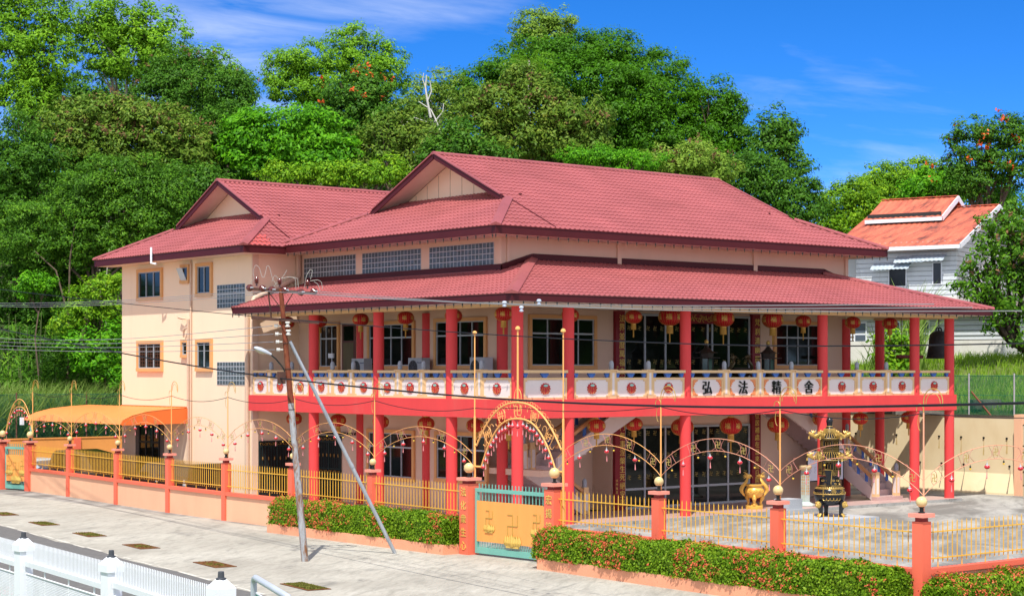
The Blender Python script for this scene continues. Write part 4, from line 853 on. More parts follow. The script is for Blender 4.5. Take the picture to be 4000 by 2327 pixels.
# left gate arch (far left)
A, B_ = Vector((-4.9, 37.25, 0)), Vector((-4.4, 34.9, 0))
la = thing('gate_arch', 'small iron arch hung with red lanterns over the left gate', 'gate arch', (A+B_)/2+up*3); dd = (B_-A).normalized(); LL_ = (B_-A).length; mm = (A+B_)/2
fo = lambda u: mm+dd*((2*u-1)*LL_*.5)+up*(3.05+1.75*(1-abs(2*u-1)**2.2)); fi = lambda u: mm+dd*((2*u-1)*LL_*.5)+up*(2.9+1.5*(1-abs(2*u-1)**2.4))
b = MB(); b.tube([fo(i/24) for i in range(25)], .02, 6); b.tube([fi(i/24) for i in range(25)], .02, 6); part('arch_rails', b, M_ORPOST, la)
b = MB()
for u in (.1, .3, .5, .7, .9): b.text('卍', (fo(u)+fi(u))/2, dd, up, .26, .02)
part('manji_emblem', b, M_GOLD, la)
for i in range(11): small_lantern(fi(.04+.92*i/10)-up*.03, 'small red lantern, %s from the left in the row over the left gate' % ordinal(i), .9)
# ------------------------------------------------------------ big lanterns
M_LRED = mk('lantern_red_cloth', (.52, .012, .018), .55, .06, 4, 0, 20, .3); M_LGOLD = mk('lantern_gold_rib', (.70, .42, .08), .35, .1, 5, 0, 20, .5, .3)
def lantern_proto(R, label):
    t = thing('red_lantern', label, 'lantern', (0, 0, 0), 'round red lanterns hanging in the verandahs'); H = R*.76; n = 40
    prof = [(max(R*abs(cos(a))**.82, R*.26), H*sin(a)) for a in np.linspace(-PI/2*.93, PI/2*.93, 15)]
    b = MB(); b.lathe(prof, (0, 0, 0), 48, 1, 1, .03, 24); part('lantern_body', b, M_LRED, t, smooth=70)
    b = MB()
    for i in range(24):
        a = 2*PI*(i+.5)/24; b.tube([(r*1.004*cos(a), r*1.004*sin(a), z) for r, z in prof[1:-1]], .0035, 3)
    part('gold_ribs', b, M_LGOLD, t)
    b = MB(); b.lathe([(R*.27, H*.98), (R*.30, H*.99), (R*.30, H*1.13), (R*.27, H*1.15)], (0, 0, 0), 16); b.lathe([(R*.27, -H*1.12), (R*.30, -H*1.1), (R*.30, -H*.97), (R*.27, -H*.96)], (0, 0, 0), 16); b.tube([(0, 0, H*1.1), (0, 0, H*1.1+.14)], .012, 5); part('gold_cap', b, M_LGOLD, t)
    b = MB()
    for i in range(30):
        a = 2*PI*i/30; b.bar((R*.27*cos(a), R*.27*sin(a), -H*1.1), (R*.29*cos(a), R*.29*sin(a), -H*1.1-R*.62), .05, .012, up=(cos(a), sin(a), 0))
    b.tube([(0, 0, -H*1.1), (0, 0, -H*1.1-R*1.5)], .03, 5); part('tassel', b, mk('gold_tassel', (.58, .32, .06), .7, .15, 12), t)
    g = MB(); sz = R*.56
    for a in range(6):
        th = a*PI/3+.35; vs, fs = glyph('福', .03); q = []
        for x, y, z in vs:
            zz = y*sz+H*.02; rr = R*max(0, 1-(zz/H)**2)**.42*1.0+.004+z*.1; an = th+x*sz/R; q.append((rr*cos(an), rr*sin(an), zz))
        g.add(q, fs)
    part('fortune_character', g, M_GOLDC, t); return t
small = lantern_proto(.375, 'x'); big = lantern_proto(.50, 'x'); used = {}
def lantern(p, lab, kind, rz):
    src = small if kind == 's' else big
    if kind not in used: used[kind] = 1; o = src; o.location = p; o['label'] = lab
    else: o = dup(src, p, lab)
    o.rotation_euler.z = rz
UPL = [(19.05, 'at the far left end of the balcony behind the utility pole'), (16.24, 'half hidden behind the leftmost balcony column'), (12.81, 'over the first air conditioner'), (9.33, 'in front of the middle balcony window above the second air conditioner'), (5.87, 'half hidden behind the third balcony column'), (2.49, 'just left of the corner column upstairs')]
for y, w in UPL: lantern((1.3, y, 8.60), 'red lantern upstairs, '+w, 's', random.uniform(-.3, .3)+2.3)
for x, w, k in ((4.55, 'half hidden by the column right of the corner', 's'), (8.14, 'beside the left couplet board', 's'), (10.29, 'half hidden by the column left of the sign panels', 'b'), (13.61, 'above the first pagoda lamp', 'b'), (16.83, 'right of the right couplet board', 'b'), (18.9, 'in front of the right balcony window', 's'), (22.4, 'in the open right bay', 's'), (25.14, 'nearest the bronze bell', 's')):
    lantern((x, 2.1, 8.60 if k == 's' else 8.64), '%s lantern upstairs, %s' % ('large red' if k == 'b' else 'red', w), k, random.uniform(-.3, .3)+(1.3 if k == 'b' else 2.3))
for y, w in ((18.4, 'behind the utility pole above the iron gate'), (14.65, 'above the iron door'), (11.23, 'half hidden behind the second column'), (7.83, 'between the two ground floor windows'), (4.38, 'seen through the left side of the main gate arch')):
    lantern((1.3, y, 4.02), 'red gold lettered lantern downstairs, '+w, 's', random.uniform(-.3, .3)+2.3)
for x, w, k, y in ((1.25, 'behind the crown of the main gate arch', 's', 2.1), (5.31, 'just right of the main gate in front of the stairs', 's', 1.3), (8.17, 'at the left end of the lower glass doors', 's', 2.1), (11.06, 'half hidden by the column before the glass doors', 'b', 2.1), (14.09, 'in front of the right glass doors', 'b', 2.1), (17.19, 'above the golden censer', 'b', 2.1), (20.11, 'behind the black incense tower', 's', 2.1), (22.95, 'front one of the pair at the right stairs', 's', 2.1), (24.6, 'rear one of the pair at the right stairs', 's', 4.6), (26.57, 'at the far right end of the ground floor', 's', 2.1)):
    lantern((x, y, 4.0 if k == 's' else 3.82), 'red %s lantern downstairs, %s' % ('large' if k == 'b' else 'gold lettered', w), k, random.uniform(-.3, .3)+(2.3 if k == 's' else 2.0))
# ------------------------------------------------------------ things on the balcony and in the court
def ac(y, lab):
    c = (2.05, y, 5.16); t = thing('air_conditioner', lab, 'air conditioner', c, 'air conditioner units on the balcony')
    b = MB(); b.box(1.85, 2.3, y-.5, y+.5, 5.25, 6.86); part('casing', b, mk('grey_white_casing', (.42, .44, .46), .5, .03), t)
    b = MB(); b.box(1.90, 2.25, y-.4, y+.4, 5.15, 5.25); part('feet', b, M_BLACKP, t)
    for z in (5.68, 6.43):
        b = MB(); b.add([(1.846, y+.14+.33*cos(a), z+.33*sin(a)) for a in [2*PI*i/24 for i in range(24)]], [tuple(range(23, -1, -1))])
        b.m = 1
        for r in (.10, .17, .24, .31): b.ring((1.842, y+.14, z), (0, 1, 0), (0, 0, 1), r, r, .008, 20, k=4)
        for i in range(8): b.bar((1.842, y+.14, z), (1.842, y+.14+.32*cos(i*PI/4), z+.32*sin(i*PI/4)), .01, .01)
        part('fan_grille', b, [mk('fan_shadow', (.02, .02, .022), .7), mk('grey_wire', (.16, .17, .18), .5)], t)
    b = MB(); b.text('Panasonic', (1.848, y-.33, 6.66), (0, -1, 0), (0, 0, 1), .085, .006); part('maker_name', b, mk('dark_blue_letters', (.03, .05, .16), .5), t)
ac(13.85, 'grey two fan air conditioner beside the olive balcony door'); ac(9.4, 'grey two fan air conditioner between the two left balcony windows'); ac(4.95, 'grey two fan air conditioner nearest the building corner')
M_BRONZE = mk('dark_bronze', (.055, .042, .035), .38, .25, 8, .2, 30, .5, .6)
M_LAMPG = mk('greenish_lamp_glass', (.05, .10, .09), .12, .3, 6, 0, 20, .6)
def pagoda_lamp(x, y, lab):
    c = (x, y, 5.16); t = thing('pagoda_lamp', lab, 'oil lamp', c, 'bronze pagoda lamps on the balcony')
    b = MB(); b.box(x-.45, x+.45, y-.45, y+.45, 5.16, 6.2); b.lathe([(.36, 6.2), (.40, 6.24), (.40, 6.28), (.3, 6.31)], (x, y, 0), 6); part('base', b, M_BRONZE, t)
    b = MB(); b.lathe([(.27, 6.31), (.27, 6.83)], (x, y, 0), 6); part('glass_body', b, M_LAMPG, t)
    b = MB()
    for i in range(6): a = PI*i/3; b.bar((x+.28*cos(a), y+.28*sin(a), 6.3), (x+.28*cos(a), y+.28*sin(a), 6.85), .035, .035)
    b.lathe([(.5, 6.845), (.52, 6.86), (.52, 6.88), (.3, 6.9)], (x, y, 0), 6); b.lathe([(.31, 6.9), (.33, 7.08)], (x, y, 0), 6)
    for i in range(6): a = PI*i/3; b.bar((x, y, 6.87), (x+.62*cos(a), y+.62*sin(a), 6.87), .03, .03)
    part('frame', b, M_BRONZE, t)
    b = MB(); b.lathe([(.43, 7.08), (.42, 7.1), (.27, 7.18), (.15, 7.29), (.07, 7.41), (.05, 7.44)], (x, y, 0), 6)
    for i in range(6): a = PI*i/3; b.bar((x, y, 7.1), (x+.5*cos(a), y+.5*sin(a), 7.1), .03, .03)
    part('roof', b, M_BRONZE, t)
    b = MB(); b.lathe([(.05, 7.42), (.03, 7.46), (.085, 7.5), (.1, 7.56), (.085, 7.62), (.03, 7.67), (.002, 7.7)], (x, y, 0), 14); part('gilt_knob', b, M_GOLD, t, smooth=60)
pagoda_lamp(12.45, 2.0, 'dark bronze pagoda lamp above the first black sign character'); pagoda_lamp(16.42, 2.0, 'dark bronze pagoda lamp above the third black sign character')
def dragon(b, c, s, h, w=1):   # S-shaped dragon handle with crest, horns, whiskers and jaw
    c = Vector(c); pts = []; rs = []
    for i in range(22):
        u = i/21; pts.append(c+Vector((s*(.02+.13*sin(u*5.2)*w), .05*sin(u*7), h*u))); rs.append(.035+.05*sin(PI*min(1, u*1.15))**.7)
    b.tube(pts, rs, 8)
    for i in range(3, 21): p = pts[i]; b.add([p+Vector((s*rs[i], 0, -.03)), p+Vector((s*(rs[i]+.055), 0, .03)), p+Vector((s*rs[i], 0, .05)), p+Vector((s*rs[i], .02, .0))], [(0, 1, 2), (0, 3, 1), (1, 3, 2)])
    e = pts[-1]; b.tube([e+Vector((s*.06, 0, -.02)), e+Vector((0, 0, .05)), e+Vector((-s*.12, 0, .07)), e+Vector((-s*.2, 0, .04))], [.07, .10, .07, .045], 8)
    b.tube([e+Vector((-s*.02, 0, -.03)), e+Vector((-s*.16, 0, -.05))], [.05, .025], 6)
    for k in (-1, 1):
        b.tube([e+Vector((0, k*.05, .1)), e+Vector((s*.1, k*.08, .2)), e+Vector((s*.2, k*.09, .22))], [.022, .016, .004], 5); b.tube([e+Vector((-s*.17, k*.04, .05)), e+Vector((-s*.26, k*.1, .0)), e+Vector((-s*.25, k*.14, -.08))], [.012, .01, .003], 4)
    for j in range(6): a = j*.5-.6; b.tube([e+Vector((s*.05, 0, .02)), e+Vector((s*(.05+.19*cos(a)), .03*(-1)**j, .02+.19*sin(a)))], [.04, .003], 5)
x, y = 14.55, 1.9; t = thing('dragon_censer', 'dark bronze incense burner with two dragons behind the sign panels', 'incense burner', (x, y, 5.16))
b = MB(); b.box(x-.8, x+.8, y-.4, y+.4, 5.16, 6.0); part('altar_table', b, mk('dark_altar_wood', (.05, .02, .015), .4), t)
b = MB(); b.lathe([(.2, 6.0), (.44, 6.1), (.5, 6.22), (.46, 6.34), (.5, 6.38), (.5, 6.42)], (x, y, 0), 20, 1.15, .6); part('bowl', b, M_BRONZE, t, smooth=50)
b = MB(); dragon(b, (x-.58, y, 6.1), -1, .75); dragon(b, (x+.58, y, 6.1), 1, .75); part('dragon', b, mk('gilded_bronze', (.10, .075, .035), .35, .35, 14, 0, 20, .5, .6), t)
# golden censer
x, y, z0 = 14.45, 1.0, .145; t = thing('golden_censer', 'golden three legged incense burner with dragon handles on the verandah edge', 'incense burner', (x, y, z0))
M_CENS = mk('bright_gold_enamel', (.86, .50, .10), .32, .06, 3, .12, 22, .5, .15)
b = MB(); b.lathe([(.44, 0), (.45, .02), (.45, .15), (.43, .16)], (x, y, z0), 28); part('plinth', b, M_CENS, t, smooth=40)
b = MB(); b.lathe([(.02, .5), (.22, .52), (.38, .6), (.48, .74), (.5, .86), (.46, .97), (.40, 1.02), (.395, 1.1), (.46, 1.12), (.47, 1.19), (.40, 1.2)], (x, y, z0), 32); b.lathe([(.2, .16), (.16, .22), (.07, .32), (.06, .42), (.14, .52)], (x, y, z0), 18); part('bowl', b, M_CENS, t, smooth=50)
b = MB(); b.add([(x+.39*cos(a), y+.39*sin(a), z0+1.204) for a in [2*PI*i/24 for i in range(24)]], [tuple(range(24))]); part('ash', b, mk('grey_ash', (.10, .09, .08), .9), t)
for a in (3.9, 5.9, 1.7):
    p = Vector((x+.36*cos(a), y+.36*sin(a), z0)); q = Vector((cos(a), sin(a), 0)); b = MB(); b.tube([p+q*.06+Vector((0, 0, .68)), p+q*.1+Vector((0, 0, .52)), p+q*.02+Vector((0, 0, .36)), p+Vector((0, 0, .24)), p+q*.05+Vector((0, 0, .16))], [.06, .12, .07, .065, .09], 9)
    b.ball(p+q*.14+Vector((0, 0, .58)), .07, 8, 6); part('lion_leg', b, M_CENS, t, smooth=60)
hd = Vector((cos(-YAW), sin(-YAW), 0))
for s in (-1, 1):
    b = MB(); dragon(b, (0, 0, 0), 1, .92, 1.2); R_ = Matrix.Rotation(-YAW+(0 if s > 0 else PI), 4, 'Z'); b.v = [tuple(Vector((x, y, z0+.62))+hd*s*.47+R_@Vector(p)) for p in b.v]; part('dragon_handle', b, M_CENS, t)
b = MB()
for i in range(16):
    a = -2.9+i*.17; b.ring((x+.505*cos(a), y+.505*sin(a), z0+.86+.03*sin(i*2)), (-sin(a), cos(a), 0), (0, 0, 1), .04, .05, .012, 7, i, i+4.5, 4)
part('relief', b, M_CENS, t); t.scale = (.86, .86, .92)
# black incense tower on granite base
x, y, z0 = 13.2, -4.5, .22
b = MB(); b.box(11.6, 14.7, -5.9, -3.05, 0, .2); b.box(11.9, 13.3, -3.0, -2.2, 0, .42); b.box(12.4, 13.3, -2.9, -2.1, .42, .85)
top('granite_plinth', b, mk('speckled_granite', (.42, .44, .47), .7, .3, 30, 0, 20, .3), 'stepped grey granite plinth under the black incense tower', 'plinth')
z0 = .2; k = 1.03; t = thing('incense_tower', 'tall black and gold pagoda incense tower with lion feet on granite', 'incense tower', (x, y, z0)); Z = lambda q: z0+q*k
b = MB(); b.lathe([(.05, .48), (.42, .52), (.6, .68), (.68, .9), (.68, 1.12), (.62, 1.28), (.46, 1.36), (.45, 1.40)], (x, y, z0), 36); part('cauldron', b, M_BLACK, t, smooth=50)
for a in (3.1, 5.0, 1.0):
    p = Vector((x+.5*cos(a), y+.5*sin(a), z0)); q = Vector((cos(a), sin(a), 0)); b = MB(); b.tube([p+q*.1+Vector((0, 0, .72)), p+q*.1+Vector((0, 0, .5)), p+q*.04+Vector((0, 0, .3)), p+q*.04+Vector((0, 0, .1)), p+q*.08], [.13, .14, .09, .085, .11], 9); L_ = part('leg', b, M_BLACK, t, smooth=60)
    b = MB(); b.ball(p+q*.2+Vector((0, 0, .56)), .14, 10, 8, 1.15); b.ball(p+q*.31+Vector((0, 0, .52)), .07, 8, 6)
    for j in (-1, 1): b.ball(p+q*.25+Vector((-q.y, q.x, 0))*j*.09+Vector((0, 0, .65)), .045, 6, 5)
    for j in (-1, 0, 1): b.tube([p+q*.1+Vector((-q.y, q.x, 0))*j*.05+Vector((0, 0, .14)), p+q*.2+Vector((-q.y, q.x, 0))*j*.07+Vector((0, 0, .02))], [.05, .035], 6)
    part('lion_head', b, M_GOLD, L_, smooth=60)
b = MB()
for r, z, w in ((.69, 1.03, .022), (.64, 1.27, .016), (.5, 1.40, .015)): b.ring((x, y, z0+z), (1, 0, 0), (0, 1, 0), r, r, w, 40, k=6)
for i in range(40): a = 2*PI*i/40; b.ball((x+.695*cos(a), y+.695*sin(a), z0+1.09), .02, 5, 4)
for i in range(44): a = 2*PI*i/44; b.obox((x+.59*cos(a), y+.59*sin(a), z0+1.305), (-.03*sin(a), .03*cos(a), 0), (.01*cos(a), .01*sin(a), -.02), (0, 0, .02))
for a0 in (-2.27,):
    for i, ch in enumerate(('寺', '法')):
        a = a0+.12+i*.62; o = Vector((x+.685*cos(a), y+.685*sin(a), z0+1.15)); b.text(ch, o, (-sin(a), cos(a), 0), (0, 0, 1), .26, .02)
    for i, ch in enumerate('法源民國'):
        a = a0-.55; b.text(ch, (x+.687*cos(a), y+.687*sin(a), z0+1.22-i*.085), (-sin(a), cos(a), 0), (0, 0, 1), .085, .012)
for i in range(5): a = -2.75+i*.24; b.ring((x+.655*cos(a), y+.655*sin(a), z0+.82), (-sin(a), cos(a), 0), (0, 0, 1), .09, .07, .01, 10, k=4)
part('gold_ornament', b, M_GOLD, t)
def story(z, r, h, n=6):   # open arcaded storey with balustrade
    b = MB()
    for i in range(n):
        a = 2*PI*i/n; p = Vector((x+r*cos(a), y+r*sin(a), 0)); b.cyl(p+Vector((0, 0, z)), p+Vector((0, 0, z+h)), .05, .05, 6)
        a2 = a+2*PI/n; q = Vector((x+r*cos(a2), y+r*sin(a2), 0))
        for j in range(1, 4): e = p.lerp(q, j/4); b.bar(e+Vector((0, 0, z+h*.32)), e+Vector((0, 0, z+h*.82)), .035, .03)
        b.bar(p+Vector((0, 0, z+h*.92)), q+Vector((0, 0, z+h*.92)), .05, h*.18); b.bar(p+Vector((0, 0, z+h*.15)), q+Vector((0, 0, z+h*.15)), .05, h*.30)
    b.lathe([(r*.55, z), (r*.55, z+h)], (x, y, 0), 12); part('arcaded_storey', b, M_BLACK, t)
    b = MB()
    for i in range(n):
        a = 2*PI*i/n; a2 = a+2*PI/n; p = Vector((x+(r+.04)*cos(a), y+(r+.04)*sin(a), 0)); q = Vector((x+(r+.04)*cos(a2), y+(r+.04)*sin(a2), 0))
        for zz in (.03, .29, .34, .84): b.bar(p+Vector((0, 0, z+h*zz)), q+Vector((0, 0, z+h*zz)), .012, .014)
        for j in range(10): e = p.lerp(q, (j+.5)/10); b.obox(e+Vector((0, 0, z+h*.16)), (.008, 0, 0), (0, .008, 0), (0, 0, h*.08))
        for j in range(4):
            u, v = p.lerp(q, j/4+.03), p.lerp(q, (j+1)/4-.03); b.tube([u+Vector((0, 0, z+h*.4)), u+Vector((0, 0, z+h*.7)), (u+v)/2+Vector((0, 0, z+h*.8)), v+Vector((0, 0, z+h*.7)), v+Vector((0, 0, z+h*.4))], .008, 4)
        b.tube([p+Vector((0, 0, z)), p+Vector((0, 0, z+h))], .012, 4)
    part('gold_edging', b, M_GOLD, t)
def roof(z, r0, r1, h, n=6):
    b = MB(); prof = [(r0, z), (r0-.02, z+.03), (r0*.80, z+h*.28), (r1*1.35, z+h*.65), (r1, z+h)]; b.lathe(prof, (x, y, 0), n*4); rf = part('curved_roof', b, M_BLACK, t); g = MB()
    for i in range(n*6):
        a = 2*PI*i/(n*6); up_ = 1+.05*abs(cos(n*a/2)); g.tube([(x+(rr+.015)*cos(a)*up_, y+(rr+.015)*sin(a)*up_, zz+.015) for rr, zz in prof[1:]], .015, 4)
    g.ring((x, y, z), (1, 0, 0), (0, 1, 0), r0+.01, r0+.01, .018, 30, k=4); part('gold_tile_ribs', g, M_GOLD, rf)
    for i in range(n):
        g = MB(); a = 2*PI*i/n+.25; p = Vector((x+(r0-.02)*cos(a), y+(r0-.02)*sin(a), z+.07)); q = Vector((cos(a), sin(a), 0)); g.tube([p-q*.2+Vector((0, 0, .12)), p, p+q*.14+Vector((0, 0, .10)), p+q*.27+Vector((0, 0, .17))], [.04, .09, .10, .05], 8)
        g.tube([p+q*.1+Vector((0, 0, .04)), p+q*.24+Vector((0, 0, .04))], [.05, .02], 6)
        for j in range(5): g.tube([p+q*.05+Vector((0, 0, .12)), p+q*(-.05+.05*j)+Vector((.05*(-1)**j, .05*(-1)**j, .28))], [.03, .004], 5)
        g.lathe([(.012, .07), (.03, .03), (.045, -.05), (.05, -.06)], p+q*.26+Vector((0, 0, -.05)), 7)
        part('dragon_eave', g, M_GOLD, rf)
b = MB(); b.lathe([(.46, 1.38), (.44, 1.75), (.48, 1.78), (.5, 1.82)], (x, y, z0), 28); b.add([(x-.72, y-.35, z0+2.12), (x-.42, y-.5, z0+2.10), (x-.45, y-.45, z0+1.5), (x-.55, y-.4, z0+1.44), (x-.72, y-.32, z0+2.16), (x-.4, y-.25, z0+2.16), (x-.4, y-.25, z0+1.46)], [(0, 3, 2, 1), (0, 4, 3), (4, 5, 6, 3), (0, 1, 5, 4), (1, 2, 6, 5), (2, 3, 6)]); part('neck', b, M_BLACK, t, smooth=40)
b = MB(); b.tube([(x-.74, y-.36, z0+2.14), (x-.41, y-.51, z0+2.12), (x-.44, y-.46, z0+1.5)], .018, 5)
for i in range(6): a = -3.1+i*.5; b.ring((x+.46*cos(a), y+.46*sin(a), z0+1.63), (-sin(a), cos(a), 0), (0, 0, 1), .08, .035, .012, 9, k=4); b.ring((x+.455*cos(a+.25), y+.455*sin(a+.25), z0+1.48), (-sin(a), cos(a), 0), (0, 0, 1), .06, .03, .01, 8, k=4)
part('gold_cloud_band', b, M_GOLD, t)
story(Z(1.8), .46, .72); roof(Z(2.48), .74, .44, .34); story(Z(2.8), .38, .66); roof(Z(3.42), .66, .2, .42)
b = MB(); b.lathe([(.22, 3.8), (.2, 3.86), (.13, 3.95), (.12, 4.0), (.13, 4.1), (.15, 4.2), (.13, 4.3), (.06, 4.37), (.002, 4.39)], (x, y, z0+.08), 22); fn = part('finial', b, M_BLACK, t, smooth=60)
b = MB(); b.ring((x, y, z0+4.05), (1, 0, 0), (0, 1, 0), .135, .135, .018, 24, k=5); b.ring((x, y, z0+3.98), (1, 0, 0), (0, 1, 0), .15, .15, .016, 24, k=5); part('gold_band', b, M_GOLD, fn); t.scale = (.95, .95, .93)
# pale pedestal column, whiteboard, bell
x, y = 17.4, .62; t = thing('incense_stand', 'slim pale mint stone pedestal with cream bowl beside the black tower', 'pedestal', (x, y, .145)); Mm = mk('pale_mint_stone', (.50, .60, .55), .6, .08, 5)
b = MB(); b.lathe([(.42, 0), (.44, .04), (.42, .1), (.3, .14), (.2, .2)], (x, y, .145), 8); b.box(x-.14, x+.14, y-.14, y+.14, .34, 1.75); part('shaft', b, Mm, t)
b = MB(); b.lathe([(.16, 1.6), (.2, 1.64), (.28, 1.72), (.3, 1.78), (.3, 1.84), (.24, 1.85)], (x, y, .145), 20); part('bowl', b, mk('cream_bowl', (.76, .60, .32), .5, .15, 12), t, smooth=40)
b = MB()
for i in range(8):
    for j in (-1, 1): b.text('心經觀自在菩薩行'[i], (x+j*.06, y-.142, 1.62-i*.13), (1, 0, 0), (0, 0, 1), .10, .006); b.text('心經觀自在菩薩行'[i], (x-.142, y-j*.06, 1.62-i*.13), (0, -1, 0), (0, 0, 1), .10, .006)
part('gold_characters', b, mk('orange_gold_letters', (.75, .42, .12), .5), t)
t = thing('whiteboard', 'white writing board on a dark frame under the right stair flight', 'whiteboard', (21, 4.0, .15)); b = MB(); b.box(19.8, 22.3, 2.62, 2.65, 1.1, 2.5); part('board', b, mk('board_white', (.66, .68, .78), .35, .05, 3), t)
b = MB(); b.bar((19.78, 2.64, 2.52), (22.32, 2.64, 2.52), .05, .05); b.bar((19.78, 2.64, 1.08), (22.32, 2.64, 1.08), .05, .05); b.bar((19.78, 2.64, .15), (19.78, 2.64, 2.5), .05, .05); b.bar((22.32, 2.64, .15), (22.32, 2.64, 2.5), .05, .05); b.bar((19.78, 2.64, .35), (22.32, 2.64, .35), .04, .04); part('frame', b, M_BLACKP, t)
b = MB()
for i in range(14): xx = 20.0+(i % 7)*.3; zz = 2.3-(i//7)*.55; b.tube([(xx+.04*sin(j*2.3+i), 2.617, zz-.06*j) for j in range(6)], .006, 4)
part('handwriting', b, mk('blue_ink', (.10, .12, .30), .6), t)
cx, cy = 27.95, 1.35; t = thing('bronze_bell', 'dark bronze temple bell hanging on a chain at the right end of the balcony', 'bell', (cx, cy, 6.9))
b = MB(); b.lathe([(.6, 0), (.62, .03), (.56, .2), (.50, .6), (.47, 1.0), (.42, 1.2), (.28, 1.33), (.1, 1.36)], (cx, cy, 6.9), 28); b.ring((cx, cy, 7.1), (1, 0, 0), (0, 1, 0), .565, .565, .02, 28, k=5); b.ring((cx, cy, 7.85), (1, 0, 0), (0, 1, 0), .475, .475, .02, 28, k=5)
for k in (-1, 1): b.ring((cx+k*.1, cy, 8.26), (1, 0, 0), (0, 0, 1), .12, .17, .04, 10, 0, PI, 6)
part('bell_body', b, mk('old_bell_bronze', (.022, .022, .024), .55, .3, 6), t, smooth=50)
b = MB()
for i in range(7): b.ring((cx, cy, 8.46+i*.08), (1, 0, 0) if i % 2 else (0, 1, 0), (0, 0, 1), .035, .055, .012, 9, k=5)
part('chain', b, mk('rusty_chain', (.16, .09, .05), .7), t)
b = MB(); b.cyl((24.6, 1.2, 6.98), (26.6, 1.3, 6.98), .09, .09, 12); b.tube([(24.9, 1.2, 7.0), (24.9, 1.2, 8.95)], .012, 4); b.tube([(26.3, 1.3, 7.0), (26.3, 1.3, 8.95)], .012, 4); top('bell_striker', b, mk('dark_red_log', (.14, .02, .02), .6), 'dark red horizontal log hung on cords beside the bronze bell', 'bell striker')
# potted plant far end, small shelf items kept to what reads
# ------------------------------------------------------------ utility pole, strut, lamp, wires
M_POLE = mk('galvanised_rusty_pole', (.36, .37, .38), .55, .2, 4, .2, 30, .4, .2, (.22, .10, .045), (3, 3, .7), (.47, .60)); M_RUSTP = mk('rust_red_pole', (.17, .045, .022), .75, .4, 5, .3, 40, .2, 0, (.30, .13, .05), (2, 2, 1), (.55, .75)); M_PALE = mk('grey_strut_steel', (.40, .44, .48), .5, .2, 3, 0, 20, .4, .2, (.24, .17, .11), (2, 2, .6), (.58, .75))
PB = site(-6.83, 60.5); up = Vector((0, 0, 1))
def pp(z): return PB+RT*(-.096*z)+FW*(.055*z)+up*z      # the pole leans to the left and slightly back
pole = thing('utility_pole', 'leaning rusty utility pole with a strut and brown insulators before the fence', 'utility pole', PB)
b = MB(); b.tube([pp(-.1), pp(2.6)], [.122, .116], 16); b.tube([pp(2.6), pp(2.75), pp(5.2)], [.116, .110, .102], 16); part('lower_shaft', b, M_POLE, pole, smooth=50)
b = MB(); b.tube([pp(5.2), pp(7.2), pp(9.0)], [.098, .088, .072], 14); part('rusted_shaft', b, M_RUSTP, pole, smooth=50)
SB = site(-4.03, 63.2); b = MB(); b.tube([SB, SB.lerp(pp(7.25)+RT*.15, .42), pp(7.25)+RT*.15], [.066, .064, .055], 12); b.cyl(SB.lerp(pp(7.25)+RT*.15, .415), SB.lerp(pp(7.25)+RT*.15, .43), .075, .075, 12); part('strut', b, M_PALE, pole, smooth=50)
PD = Vector((.139, .99, 0)).normalized()   # along the street
CR = (RT*.99+FW*.1).normalized()
DRS = mk('dark_rusty_steel', (.075, .032, .022), .7, .4, 6)
b = MB(); b.bar(pp(8.95)-CR*.98+up*.05, pp(8.95)+CR*1.0-up*.08, .07, .09); part('crossarm', b, DRS, pole)
b = MB(); b.bar(pp(7.98)-CR*1.04+up*.06-FW*.12, pp(7.98)+CR*1.19-up*.10-FW*.12, .07, .10); part('crossarm', b, DRS, pole)
b = MB(); b.bar(pp(6.05)-FW*.12-CR*.22+up*.2, pp(6.05)-FW*.12-CR*.22-up*.2, .28, .03, up=FW); part('steel_plate', b, DRS, pole)
b = MB()
for k in (-1, 1): b.bar(pp(8.3), pp(8.9)+CR*k*.42, .05, .03)
b.bar(pp(8.0)-CR*.4, pp(8.9)-CR*.42, .05, .03)
for z in (7.2, 6.35, 5.0): b.ring(pp(z), RT, FW, .105, .105, .015, 16, k=4)
part('brace_and_bands', b, DRS, pole)
INS = mk('brown_glazed_porcelain', (.12, .028, .022), .12, .1, 5, 0, 20, .6); WHT = mk('white_porcelain', (.70, .68, .62), .3)
for i, (o, dz) in enumerate(((-.98, .08), (-.62, .05), (-.25, .02), (.12, 0), (.71, -.06), (1.07, -.04))):
    c = pp(8.95)+CR*o+up*dz-FW*.12; ax = (-PD if i % 2 else PD); b = MB(); q = c+ax*.14
    b.tube([c, c+ax*.04, c+ax*.05, c+ax*.12, c+ax*.14], [.04, .07, .118, .114, .05], 16); b.tube([c+ax*.15, c+ax*.16, c+ax*.2], [.05, .085, .04], 14); il = part('disc_insulator', b, INS, pole, smooth=40)
    b = MB(); b.tube([c-ax*.02, c-ax*.2], [.03, .02], 8); b.tube([c+ax*.2, c+ax*.34], .024, 8); part('clamp', b, mk('grey_clamp', (.42, .45, .48), .4), il)
for o in (-.80, -.04, .88):
    c = pp(8.95)+CR*o+up*(.1-.05*o); b = MB(); b.lathe([(.03, 0), (.03, .08), (.075, .10), (.04, .13), (.09, .15), (.05, .19), (.085, .21), (.05, .26), (.03, .30)], c, 14); part('pin_insulator', b, INS, pole, smooth=40)
b = MB(); T = lambda o, z, f=0: pp(8.95)+CR*o+up*z+FW*f
